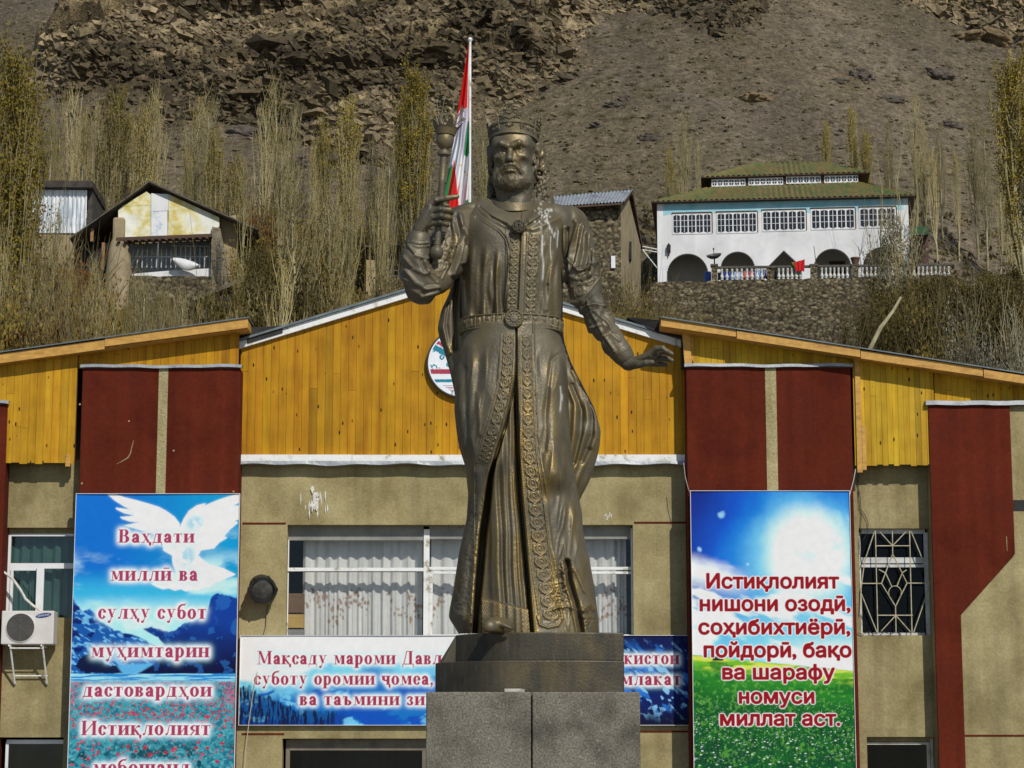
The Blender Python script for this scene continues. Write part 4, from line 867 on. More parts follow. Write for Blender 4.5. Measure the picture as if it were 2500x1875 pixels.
dv = np.maximum(np.maximum(in_poly(gx,gy,wing), in_poly(gx,gy,body)), in_poly(gx,gy,tail)).astype(float); b.C = mixc(b.C, blur(dv,3)*.5, [190,230,242]); b.C = mixc(b.C, blur(dv,.8), [236,238,240])
sh = blur((in_poly(gx,gy,z4([(1450,1330),(1500,1290),(1580,1310),(1560,1380),(1480,1400),(1440,1370)])) | in_poly(gx,gy,z5([(1380,10),(1500,0),(1500,80),(1430,100),(1370,70)])) | in_poly(gx,gy,z4([(1400,1540),(1500,1540),(1520,1640),(1400,1640)]))).astype(float), 5)*sstep(.3,.6,N_(.05,4,61)); b.C = mixc(b.C, sh*.7, [120,195,225])
LN = [('Ваҳдати',292,480,1325,30),('миллӣ ва',275,490,1418,24.5),('сулҳу субот',248,513,1511,24.5),('муҳимтарин',233,522,1605,24.5),('дастовардҳои',216,530,1701,24.5),('Истиқлолият',216,529,1795,24.5),('мебошанд',246,482,1890,24.5)]
for s_, x0, x1, yb, xh in LN: draw_serif(b.cov, gx, gy, s_, x0, x1, yb, xh if s_[0] != 'В' else 22.5)
b.C = b.halo(9, 1.0, [120,205,235], 2.4); b.C = b.halo(5.5, .8, [238,240,242], 3.4); b.C = mixc(b.C, b.cov, [164,58,96])
b.build('dove_poster', 'tall blue poster with a white dove, mountains and red poppies', 1206)
# -- right poster: sun, meadow of daisies, sans lettering
b = Board(1686, 2073, 1199, 1960, YP-.12, 1.0); gx, gy = b.gx, b.gy
b.C = L3([18,28,120])*np.ones(b.C.shape); dsun = np.hypot(gx-1968, (gy-1360)*.95)+60*(N_(.012,5,71)-.5)
b.C = mixc(b.C, 1-sstep(190,345,dsun), [0,85,200]); b.C = mixc(b.C, 1-sstep(120,235,dsun), [40,150,220]); b.C = mixc(b.C, (1-sstep(88,180,dsun))*.95, [140,215,235]); b.C = mixc(b.C, 1-sstep(62,125,np.hypot(gx-1968,(gy-1362)*.85)+25*(N_(.02,4,72)-.5)), [240,242,240])
b.C = mixc(b.C, sstep(.5,.72,N_(.014,5,73))*sstep(1880,2010,gx)*(1-sstep(1330,1420,gy)), [190,232,240])
b.C = mixc(b.C, sstep(1400,1560,gy), [120,205,232]); c2 = fbm((gx*.8+gy*.9)*.008,(gy-gx*.45)*.022,0,5,75); b.C = mixc(b.C, sstep(.50,.66,c2)*sstep(1350,1420,gy)*(1-sstep(1600,1650,gy)), [235,242,244]); b.C = mixc(b.C, sstep(.55,.4,c2)*sstep(1440,1500,gy)*(1-sstep(1540,1600,gy))*.45*(1-sstep(1750,1900,gx)), [20,120,200])
b.C = mixc(b.C, sstep(1340,1390,gy-.28*(gx-1690)+20*(N_(.03,4,76)-.5))*(1-sstep(1395,1450,gy-.2*(gx-1690)))*(1-sstep(1760,1850,gx)), [232,240,242])
for cx, cy, r_ in ((1762,1257,10),(1822,1377,4),(1705,1340,7)): b.C = mixc(b.C, (1-sstep(r_*.3,r_*1.2,np.hypot(gx-cx,gy-cy)+8*(N_(.09,4,77)-.5)))*.9, [150,205,240])
hor = 1598+.10*(gx-1690)+2*(N_(.08)-.5); mead = sstep(0,4,gy-hor); b.C = mixc(b.C, sstep(1540,1600,gy)*sstep(1800,2050,gx)*(1-mead), [238,244,240])
b.C = mixc(b.C, mead, [110,180,40]); b.C = mixc(b.C, mead*sstep(15,48,gy-hor+14*(N_(.03,4,78)-.5)), [40,130,38]); b.C = mixc(b.C, mead*sstep(40,130,gy-hor), [12,88,36]); b.C = mixc(b.C, mead*sstep(160,330,gy-hor), [8,66,44])
b.C = mixc(b.C, mead*sstep(.52,.66,fbm(gx*.02,gy*.06,0,5,79))*.7, [20,100,35]); b.C = mixc(b.C, mead*sstep(.55,.7,N_(.16,4,80))*.5, [110,180,70]); b.C = mixc(b.C, mead*sstep(.55,.68,fbm(gx*.3,gy*.07,0,4,81))*sstep(1700,1800,gy)*.6, [6,45,30])
b.C = mixc(b.C, mead*(1-sstep(8,26,np.abs(gy-hor-14)))*sstep(.4,.6,fbm(gx*.02,gy*.1,0,4,82)), [205,215,80]); b.C = mixc(b.C, blur(in_poly(gx,gy,[(1733,1600),(1745,1592),(1758,1600),(1760,1614),(1734,1614)]).astype(float),1), [30,50,20])
for sc, th, den, y0_, sd in ((.26,.28,.66,1690,91),(.17,.31,.64,1725,93),(.105,.32,.68,1770,95),(.075,.32,.72,1830,97)):
    e1, e2, cc = worley(gx*sc*.8, gy*sc*1.5, 0, sd); b.C = mixc(b.C, sstep(th,th-.14,e1)*(cc > den)*sstep(y0_,y0_+50,gy)*(1-sstep(y0_+60,y0_+170,gy)*(y0_ < 1800)), [215,232,222]); b.C = mixc(b.C, sstep(.09,.05,e1)*(cc > den)*sstep(y0_+60,y0_+90,gy)*(y0_ > 1760), [190,190,60])
LN = [('Истиқлолият',1723,2042,1436,26.5),('нишони озодӣ,',1706,2074,1491,26.5),('соҳибихтиёрӣ,',1702,2066,1548,26.5),('пойдорӣ, бақо',1714,2070,1604,26.5),('ва шарафу',1758,2027,1658,26.5),('номуси',1797,1976,1717,26.5),('миллат аст.',1751,2037,1771,26.5)]
cv = b.cov
for s_, x0, x1, yb, xh in LN: draw_sans(cv, gx, gy, s_, x0, min(x1,2068), yb, xh, 2.0)
b.C = mixc(b.C, np.clip(blur(cv,2.2)*4.5-.25,0,1), [238,228,230]); b.C = mixc(b.C, cv, [146,8,26])
b.build('sun_poster', 'tall poster of a bright sun over a green daisy meadow with red lettering', 1199, tilt=.0)
# -- long banner behind the plinth
b = Board(586, 1686, 1552, 1770, YC-.07, 1.25); gx, gy = b.gx, b.gy
b.C = L3([232,232,233])*np.ones(b.C.shape); rid = 1632+26*np.sin((gx-586)*.012+1)*(1+0)+34*(N_(.012,5,101)-.5)+.0*gx
rid = np.where(gx > 1000, rid-np.clip((gx-1000)*.55,0,90), rid); rid = np.where(gx > 1480, 1530, rid)
m = sstep(-6,10,gy-rid); b.C = mixc(b.C, m, [120,205,225]); b.C = mixc(b.C, m*sstep(14,60,gy-rid+40*(N_(.02,5,103)-.5)), [20,110,190]); b.C = mixc(b.C, sstep(.55,.63,fbm((gx+gy)*.015,(gy-gx*.5)*.03,0,5,105))*m, [110,190,228])
b.C = mixc(b.C, sstep(.5,.62,fbm((gx-gy)*.012,(gy+gx*.4)*.035,0,5,107))*m*sstep(1640,1700,gy), [0,80,180])
tr = 1735-55*sstep(760,590,gx)+16*(fbm(gx*.12,gy*.02,0,4,109)-.5)*2; m = sstep(-3,5,gy-tr)*(1-sstep(800,860,gx)); b.C = mixc(b.C, m*(.5+.5*sstep(.4,.6,fbm(gx*.3,gy*.05,0,3,111))), [8,28,70])
rt = sstep(1440,1520,gx); b.C = mixc(b.C, rt, [8,30,95]); b.C = mixc(b.C, rt*sstep(.52,.62,fbm((gx+gy)*.02,(gy-gx)*.05,0,5,113)), [35,110,200]); b.C = mixc(b.C, rt*sstep(.60,.68,fbm((gx+gy*.8)*.04,(gy-gx)*.08,0,5,115)), [130,190,235]); b.C = mixc(b.C, rt*sstep(1715,1765,gy+18*(fbm(gx*.2,0*gy,0,3,117)-.5)), [5,15,50]); b.C = mixc(b.C, rt*(1-sstep(1552,1600,gy)), [10,22,75])
LN = [None,('суботу оромии ҷомеа,',620,1061,1672,22.5),('мамлакат',1462,1665,1673,22.5),('ва таъмини зиндагии',732,1190,1722,22.5)]
LN = [('Мақсаду мароми Давлати',626,1150,1622,22.5),('Тоҷикистон',1424,1661,1622,22.5)] + LN[1:]
for s_, x0, x1, yb, xh in LN: draw_serif(b.cov, gx, gy, s_, x0, x1, yb, xh)
b.C = b.halo(6, 1.0, [110,200,235], 2.2); b.C = b.halo(3.8, .8, [238,240,242], 3.2); b.C = mixc(b.C, b.cov, [158,46,82])
b.build('long_banner', 'wide blue and white mountain banner hung under the big window behind the plinth', 1640, wave=.003)
# ================================================================ the statue
YS = 18.0
BR = None
def bronze(name, worn=True, dark=1.0, gold=1.0):
    m = mat(name, [mul((.080,.070,.048),dark),mul((.128,.112,.076),dark),mul((.178,.152,.098),dark)], 2.6, .50, .16, 55, metal=.35, detail=8, lo=.32, hi=.68, spec=.5)
    N, L, b = nodes(m); src = b.inputs['Base Color'].links[0].from_socket
    tc = [n for n in N if n.type == 'TEX_COORD'][0]
    def noise(scale, st, det=5):
        mp = N.new('ShaderNodeMapping'); mp.inputs['Scale'].default_value = st; L.new(tc.outputs['Object'], mp.inputs[0])
        n = N.new('ShaderNodeTexNoise'); n.inputs['Scale'].default_value = scale; n.inputs['Detail'].default_value = det; n.inputs['Roughness'].default_value = .6; L.new(mp.outputs[0], n.inputs[0]); return n.outputs[0]
    def ramp(src_, a, b_, lo=0., hi=1.):
        r = N.new('ShaderNodeMapRange'); r.inputs[1].default_value = a; r.inputs[2].default_value = b_; r.inputs[3].default_value = lo; r.inputs[4].default_value = hi; L.new(src_, r.inputs[0]); return r.outputs[0]
    def blend(fac, base, col):
        x = N.new('ShaderNodeMix'); x.data_type = 'RGBA'; L.new(fac, x.inputs[0]); L.new(base, x.inputs[6]); x.inputs[7].default_value = (*col, 1); return x.outputs[2]
    def mth(op, a, b_):
        x = N.new('ShaderNodeMath'); x.operation = op
        for i, q in enumerate((a, b_)):
            if isinstance(q, float): x.inputs[i].default_value = q
            else: L.new(q, x.inputs[i])
        return x.outputs[0]
    # golden patches where the patina has gone, long runs down the casting
    runs = ramp(noise(3.0, (2.2,2.2,.35)), .44, .62); patch = ramp(noise(5.5, (1,1,.6), 7), .38, .60)
    f = mth('MULTIPLY', runs, patch)
    if worn:
        at = N.new('ShaderNodeAttribute'); at.attribute_name = 'worn'; f = mth('ADD', mth('MULTIPLY', f, .80), mth('MULTIPLY', at.outputs['Fac'], ramp(patch, 0., 1., .45, 1.)))
    f = mth('MULTIPLY', f, float(gold))
    sz = N.new('ShaderNodeSeparateXYZ'); L.new(tc.outputs['Object'], sz.inputs[0]); f = mth('MULTIPLY', f, ramp(sz.outputs[2], 5.3, 3.9, .42, 1.0))   # the hem is rubbed barer than the shoulders
    col = blend(f, src, (.31,.22,.078)); fac_metal = ramp(f, 0., 1., .30, .8)
    L.new(fac_metal, b.inputs['Metallic'])
    gr = ramp(noise(14, (1.6,1.6,.25), 4), .60, .78, 0., .35); col = blend(gr, col, (.19,.185,.16))
    if worn:
        st = N.new('ShaderNodeAttribute'); st.attribute_name = 'stain'; col = blend(st.outputs['Fac'], col, (.62,.61,.56))
        L.new(mth('MULTIPLY', fac_metal, mth('SUBTRACT', 1., st.outputs['Fac'])), b.inputs['Metallic'])
    L.new(col, b.inputs['Base Color']); L.new(ramp(patch, 0., 1., .60, .47), b.inputs['Roughness'])
    return m
BRZ = bronze('patinated bronze'); BRD = bronze('smooth dark bronze', False, .42, .25); BRP = bronze('plain patinated bronze', False)
king = empty('statue', (float(P(1270,1545,YS)[0]), YS, float(P(1270,1545,YS)[2])), 'tall bronze statue of a crowned bearded man raising a sceptre', 'statue')
def gauss(d, s): return np.exp(-.5*(d/s)**2)
def ridge(px, py, pts, w_, amp): return amp*gauss(dist_poly(px, py, pts), w_)
def vine(s, t):
    """scrolling tendril relief in band coordinates (s along in band widths, t across -1..1)"""
    o = np.zeros(np.broadcast(s, t).shape); a = np.sin(2*np.pi*s/2.1)
    o = np.maximum(o, gauss(t-.72*a, .13)); o = np.maximum(o, gauss(t+.72*a, .13)*.9)
    ph = (s % 1.05)/1.05; d = np.hypot((ph-.5)*2.1*.5, t); o = np.maximum(o, .9*gauss(d-.34+.0*t, .09)); o = np.maximum(o, .9*gauss(d, .13))
    for k in (-1, 1):
        d2 = np.hypot((ph-.5-.28*k)*1.05, t-.62*k); o = np.maximum(o, .8*gauss(d2, .12)); d3 = np.hypot((ph-.5+.28*k)*1.05, t-.62*k); o = np.maximum(o, .7*gauss(d3, .10))
    o = np.maximum(o, .8*gauss(np.abs(t)-1.06, .06)); o = np.maximum(o, .7*gauss(np.abs(t)-1.24, .05)); return o
# ---- robe: silhouettes and relief measured in photo px, depth in metres
RL = [(484,1196),(488,1178),(493,1158),(500,1138),(508,1126),(520,1119),(540,1117),(560,1116),(600,1119),(645,1123),(700,1126),(760,1127),(785,1130),(815,1131),(835,1126),(870,1120),(930,1112),(1000,1109),(1050,1114),(1090,1120),(1140,1136),(1208,1143),(1268,1139),(1352,1120),(1437,1107),(1490,1097),(1508,1095),(1547,1120)]
RR = [(484,1308),(488,1322),(493,1336),(500,1350),(508,1366),(515,1382),(530,1388),(560,1384),(600,1380),(660,1377),(720,1373),(760,1370),(785,1367),(815,1367),(840,1374),(870,1381),(930,1387),(1000,1389),(1060,1392),(1107,1396),(1170,1405),(1219,1414),(1251,1421),(1302,1424),(1359,1438),(1437,1452),(1505,1460),(1547,1463)]
DF = [(484,.0),(497,.07),(512,.18),(540,.295),(620,.335),(700,.32),(770,.295),(815,.30),(900,.36),(1050,.40),(1250,.42),(1400,.46),(1547,.52)]
LEDGE = [(790,1259),(880,1259),(925,1257),(985,1245),(1040,1231),(1085,1216),(1135,1199),(1165,1190),(1215,1183),(1300,1170),(1420,1160),(1547,1152)]
REDGE = [(790,1262),(925,1262),(1100,1268),(1200,1273),(1350,1286),(1440,1294),(1547,1303)]
def robe_relief(px, py):
    """height of the relief in metres, worn-metal amount and lime stain at photo positions"""
    o = np.zeros(px.shape); orn = np.zeros(px.shape); st = np.zeros(px.shape)
    up = 1-sstep(770,790,py); lo = 1-up
    wob = 1.6*np.sin(py*.035)+1.2*np.sin(py*.011+1)
    # ---- tunic
    for x0, x1, y0, w_, a in ((1152,1146,575,6,.028),(1186,1180,590,5.5,.026),(1214,1212,600,4,.030),(1134,1130,560,5,.020),(1352,1340,640,7,.022),(1330,1312,690,5,.02),(1366,1362,600,6,.02)):
        xc = x0+(x1-x0)*(py-y0)/180.; g_ = sstep(y0,y0+60,py); o += up*g_*(a*gauss(px-xc-wob,w_) - a*.7*gauss(px-xc-wob+2.1*w_,w_*.9))
    o += up*.035*gauss(np.hypot(px-1185,(py-565)*.9), 30) + up*.035*gauss(np.hypot(px-1338,(py-572)*.9), 28)
    for pts, w_, a in (([(1365,560),(1360,610),(1345,680),(1335,755)],4,.018),([(1342,560),(1352,610),(1350,640),(1338,690)],3.5,.016),([(1300,690),(1318,640),(1330,600)],4,.012),([(1119,520),(1126,600),(1128,680)],5,-.03),([(1378,540),(1372,640),(1372,755)],5,-.02)): o += up*ridge(px,py,pts,w_,a)
    pip = [(1146,500),(1163,526),(1190,546),(1215,561),(1232,580),(1240,603),(1242,640),(1238,690),(1230,758)]
    o += up*(ridge(px,py,pip,1.6,.012)+ridge(px-5,py+1.5,pip,1.6,.012)-ridge(px-2.5,py,pip,1.3,.008))
    for pts, w_, a in (([(1158,492),(1190,520),(1225,540),(1252,552)],6,.045),([(1176,488),(1205,510),(1235,530),(1256,545)],5,.030),([(1192,486),(1220,508),(1250,530)],3.5,.02),([(1350,500),(1325,520),(1300,540),(1284,552)],6.5,.045),([(1330,497),(1310,515),(1292,536)],5,.03),([(1385,520),(1362,532),(1330,548),(1300,560)],5,.022),([(1171,505),(1200,530),(1235,548)],2.5,-.03),([(1341,512),(1312,536),(1288,552)],2.5,-.03)): o += up*ridge(px,py,pts,w_,a)
    o += up*sstep(545,575,py)*.012*(np.abs(px-1280) < 46)
    cl = 1270-7*(py-570)/185.; o -= up*sstep(510,530,py)*.02*gauss(px-cl,1.2)
    rope = up*sstep(566,574,py)*gauss(px-cl-5,2.3)*(.6+.4*np.sin(py*1.5+px*.9)); o += .014*rope
    for c0, c1, hw, side in ((1256,1250,11,0),(1303,1296,15,1)):
        cx = c0+(c1-c0)*(py-575)/180.; t = (px-cx)/hw; v = vine((py-575)/hw*.62, t)*(np.abs(t) < 1.15)*sstep(566,578,py)*up; o += .0135*v; orn += v
    o += up*.016*np.sin(px*.16+3*np.sin(py*.02)+2*vnoise(px*.03,py*.02,0.,3))*sstep(600,700,py)*(1-sstep(1238,1246,px)*(1-sstep(1322,1330,px)))
    # ---- skirt
    le, re = smooth_itp(py, LEDGE, 8), smooth_itp(py, REDGE, 8)
    inL = sstep(2.5,-2.5,px-le); inR = sstep(-2.0,2.0,px-re)
    gapw = np.clip(re-le, 0, 400); inner = (1-inL)*(1-inR)
    o += lo*(.055*inL + .055*inR)
    dl = px-le; slit = itp(py,[(925,4),(1000,5),(1120,9),(1165,13),(1250,17),(1400,17),(1547,12)])
    dp = sstep(900,1010,py)*sstep(0,2,dl)*(1-sstep(slit*.8,slit*1.25,dl)); o -= lo*inner*dp*itp(py,[(900,.02),(1060,.07),(1150,.22),(1260,.30),(1547,.28)])
    dr_ = re-px; o -= lo*inner*sstep(900,1000,py)*(1-sstep(4,10,dr_))*.07
    o -= lo*inner*.035*sstep(900,1000,py)
    # folds of the under robe, fanning downwards
    for x0, x1, w0, w1, a in ((1207,1221,8,9,.06),(1230,1242,5,5.5,.034),(1244,1262,4,5,.03),(1216,1233,3,4,-.02),(1252,1276,3,4,.026),(1196,1205,4,5,.02)):
        xc = x0+(x1-x0)*(py-1150)/360.+wob*.6; w_ = w0+(w1-w0)*(py-1150)/360.; o += lo*inner*sstep(1090,1180,py)*a*gauss(px-xc, np.clip(w_,2,20))
    o += lo*inner*.085*gauss(np.hypot((px-1211)/1.0,(py-1118)/1.7), 17)
    o += lo*inner*(1-sstep(1090,1170,py))*(.03*gauss(px-1228,5)+.025*gauss(px-1246,4))
    hem = lo*inner*sstep(1462,1468,py+ (px-1190)*-.22)*(px > 1176); o += .03*hem
    zig = np.abs(((px-1190)*.25+(py-1470)*.08) % 2-1); hz = hem*gauss(zig-.5,.16)*(px < 1302); o += .013*hz; orn += hz*.8
    # leg under the cloth, the knee and the fall below it
    o += lo*(px > re)*( .10*gauss((px-1362-.012*(py-950))/26.,1)*sstep(830,930,py)*(1-sstep(1150,1215,py)) + .05*gauss(np.hypot((px-1362)/1.0,(py-1150)/1.6),24) - .03*gauss(np.hypot((px-1365)/1.4,(py-1205)),20))
    o += lo*(px > re)*(.05*gauss(px-1398-.12*(py-1200),20)*sstep(1200,1300,py))
    for pts, w_, a in (([(1372,860),(1345,880),(1332,1000),(1330,1100)],4,-.022),([(1385,1010),(1390,1090),(1402,1180)],4,-.03),([(1366,860),(1378,930),(1384,1010)],6,.025),([(1330,1230),(1345,1330),(1362,1400)],4,.015),([(1395,1230),(1410,1330),(1430,1440)],6,.02),([(1118,900),(1122,1000),(1128,1100)],7,.03),([(1150,850),(1152,950),(1150,1080),(1158,1150)],9,.018),([(1136,900),(1138,1020),(1143,1140)],4,-.018),([(1165,960),(1172,1060)],4,.012)): o += lo*ridge(px,py,pts,w_,a)
    o += lo*.010*np.sin(px*.22+py*.012)*sstep(1140,1250,py)*inL*(px < le-4)
    o += lo*inL*sstep(1180,1260,py)*.016*(fbm(px*.12,py*.10,0,4,3)-.5)*2
    # ornamented borders
    cL = itp(py,[(815,1240),(880,1238),(925,1235),(985,1222),(1040,1208),(1085,1193),(1135,1176)]); hL = itp(py,[(815,14),(925,15),(1060,16),(1135,12)]); t = (px-cL)/hL
    v = vine((py-815)/hL*.60, t)*(np.abs(t) < 1.3)*(1-sstep(1120,1140,py))*sstep(812,822,py)*lo; o += .0145*v; orn += v
    br = lo*sstep(905,925,py)*(1-sstep(1150,1175,py))*gauss(px-(le-4),1.8)*(.6+.4*np.sin(py*1.6)); o += .014*br; orn += br*.8
    cR = itp(py,[(815,1285),(925,1287),(1100,1291),(1200,1303),(1350,1319),(1440,1334),(1500,1345),(1547,1352)]); hR = itp(py,[(815,12),(1000,14),(1200,20),(1440,22),(1547,25)]); t = (px-cR)/hR
    v = vine((py-815)/17.*.56, t)*(np.abs(t) < 1.3)*(1-sstep(1505,1530,py))*sstep(812,822,py)*lo; o += .0155*v; orn += v
    br = lo*sstep(815,830,py)*gauss(px-(re+4),1.8)*(.6+.4*np.sin(py*1.6)); o += .014*br; orn += br*.8
    ed = cR+hR*1.42; o += lo*.012*gauss(px-ed,1.7); orn += lo*.4*gauss(px-ed,1.7)
    lp = gauss(dist_poly(px,py,[(1312,1505),(1318,1525),(1338,1532),(1362,1527),(1374,1508),(1368,1480),(1352,1488)]),2.0)*lo; o += .014*lp; orn += lp*.7
    # drapery pulled to the right foot
    gr = [(1384,1372),(1391,1420),(1406,1470),(1414,1510),(1421,1545)]; o -= lo*.10*gauss(dist_poly(px,py,gr),4.2); o += lo*(ridge(px-13,py+3,[(1392,1395),(1412,1440),(1440,1490)],4,.03)+ridge(px+11,py,gr,4,.03))
    for pts, w_, a in (([(1352,1485),(1385,1480),(1415,1490)],3,.018),([(1425,1488),(1440,1478),(1458,1490)],5,.04),([(1425,1505),(1440,1520),(1455,1540)],4,.02)): o += lo*ridge(px,py,pts,w_,a)
    cr = lo*gauss(np.hypot((px-1378)/1.2,py-1390),9)+lo*gauss(np.hypot((px-1372)/.9,(py-1445)/2.2),11)+lo*gauss(np.hypot((px-1440)/1.3,(py-1508)/1.4),12); lump = (worley(px*.14,py*.14,0,17)[0]-.35); o -= .05*cr*lump; orn += .6*cr*(lump < -.12)
    o += .020*lo*gauss(np.hypot((px-1378)/1.1,py-1388),8)
    side = lo*np.clip(inL*(px < cL-hL*1.4)+(px > cR+hR*1.5),0,1); o += side*.020*(1-np.abs(2*fbm(px*.045+py*.006,py*.007,0,2,41)-1)*2)*sstep(835,900,py)
    o += .0025*(fbm(px*.2,py*.2,0,3,5)-.5)
    # lime runs
    rg = random.Random(4)
    for x, y0, y1, w_ in ((1325,572,690,1.5),(1345,575,640,.9),(1362,560,610,1.0),(1368,940,1010,1.4),(1160,525,535,1.8),(1370,960,985,1.7)): st = np.maximum(st, gauss(px-x-1.5*np.sin(py*.06),w_)*sstep(y0,y0+4,py)*(1-sstep(y1-12,y1,py))*.8)
    for i in range(34):
        x, y = 1328+rg.gauss(0,11), 524+rg.gauss(0,13); st = np.maximum(st, gauss(np.hypot(px-x,(py-y)*.7),rg.uniform(.8,1.8)))
    for i in range(14): t_ = i/13; x, y = 1334+18*t_+rg.gauss(0,1.5), 535+42*t_; st = np.maximum(st, gauss(np.hypot(px-x,(py-y)*.6),1.5)*.9)
    return o, orn, np.clip(st,0,1)
def loft(name, rows, L_, R_, front, backdepth, relief, yc, nf, nb, m, parent):
    """closed tube: each row runs across the front then round the back; both silhouettes are photo px"""
    py = rows[:,None]; l, r = L_[:,None], R_[:,None]; ph = np.linspace(-np.pi/2, np.pi/2, nf)[None]
    u = .5*(1+np.sin(ph)*(.88+.12*np.abs(np.sin(ph)))); px = l+(r-l)*u; PY = py+0*px
    rel, orn, st = relief(px, PY); c = np.cos(ph); yf = yc[:,None]-front[:,None]*np.power(np.maximum(c,0),.85)-rel*np.power(np.maximum(c,0),.35)
    ph2 = np.linspace(np.pi/2, 3*np.pi/2, nb+2)[None,1:-1]; px2 = l+(r-l)*.5*(1+np.sin(ph2)); y2 = yc[:,None]-backdepth[:,None]*np.cos(ph2); PX = np.concatenate([px,px2],1); YY = np.concatenate([yf,y2],1); PYY = py+0*PX
    V = P(PX, PYY, YS+YY); n = PX.shape[1]
    g_ = np.gradient(blur(rel,1.2)); lap = rel-blur(rel,4); worn = np.clip(lap*55,0,.8)*.8+np.clip(orn,0,1)*.45
    wn = np.concatenate([worn, 0*px2],1); sn = np.concatenate([st, 0*px2],1); f = grid_faces(len(rows), n, True)
    V = V.reshape(-1,3); k0 = V[:n].mean(0); k1 = V[-n:].mean(0); V = np.concatenate([V,[k0,k1]]); N0 = len(V)-2; base = (len(rows)-1)*n
    caps = [(N0,(j+1) % n,j,j) for j in range(n)]+[(N0+1,base+j,base+(j+1) % n,base+(j+1) % n) for j in range(n)]
    F3 = np.array([c_[:3] for c_ in caps]); me_f = [tuple(q) for q in f]+[tuple(q) for q in F3]
    o = mesh_np(name, V, me_f, m, parent, True, {'worn': ('POINT','FLOAT', np.append(wn.ravel(),[0,0])), 'stain': ('POINT','FLOAT', np.append(sn.ravel(),[0,0]))})
    return o
rows = np.arange(484, 1547.1, 1.25)
itS = lambda pts, w_=5: smooth_itp(rows, pts, w_)
robe = loft('robe', rows, itS(RL), itS(RR), itS(DF,10), itS([(484,.12),(520,.2),(700,.2),(1547,.3)],10), robe_relief, np.zeros(len(rows)), 330, 40, BRZ, king)
# ---- cloak hanging behind
CL = [(500,1150),(540,1130),(600,1125),(650,1117),(690,1105),(720,1095),(758,1077),(802,1068),(830,1074),(853,1083),(910,1099),(960,1110),(1100,1126),(1200,1150),(1450,1180),(1535,1200)]
CR = [(500,1345),(540,1375),(750,1374),(800,1374),(836,1378),(883,1393),(934,1419),(998,1452),(1052,1467),(1090,1464),(1117,1458),(1175,1439),(1219,1416),(1260,1405),(1450,1415),(1535,1420)]
def cloak_relief(px, py):
    o = np.zeros(px.shape)
    for pts, w_, a in (([(1385,930),(1405,985),(1402,1050),(1392,1120)],5,.05),([(1400,905),(1432,970),(1436,1030),(1415,1100),(1398,1160)],5,.05),([(1425,945),(1456,1020),(1455,1070),(1430,1130),(1405,1180)],5,.04),([(1395,940),(1420,1000),(1418,1060),(1402,1130)],4,-.05),([(1415,930),(1446,1010),(1445,1060),(1420,1125)],4,-.05),([(1440,1100),(1425,1150),(1410,1210)],5,-.03)): o += ridge(px,py,pts,w_,a)
    for pts, w_, a in (([(1108,690),(1090,740),(1082,800),(1098,860)],5,.04),([(1118,680),(1110,760),(1112,850)],4,-.06),([(1122,690),(1120,800)],4,.03),([(1096,740),(1088,790),(1096,840)],3,-.02)): o += ridge(px,py,pts,w_,a)
    return o, 0*o, (gauss(np.hypot(px-1432,(py-1040)*1.0),9)*.25)
crow = np.arange(500, 1536, 2.0); cS = lambda pts, w_=5: smooth_itp(crow, pts, w_)
loft('cloak', crow, cS(CL), cS(CR), cS([(500,.1),(700,.10),(1050,.16),(1535,.2)],10), cS([(500,.15),(1050,.22),(1535,.25)],10), cloak_relief, cS([(500,.12),(700,.13),(1050,.06),(1250,.2),(1535,.2)],14), 160, 30, BRZ, king)
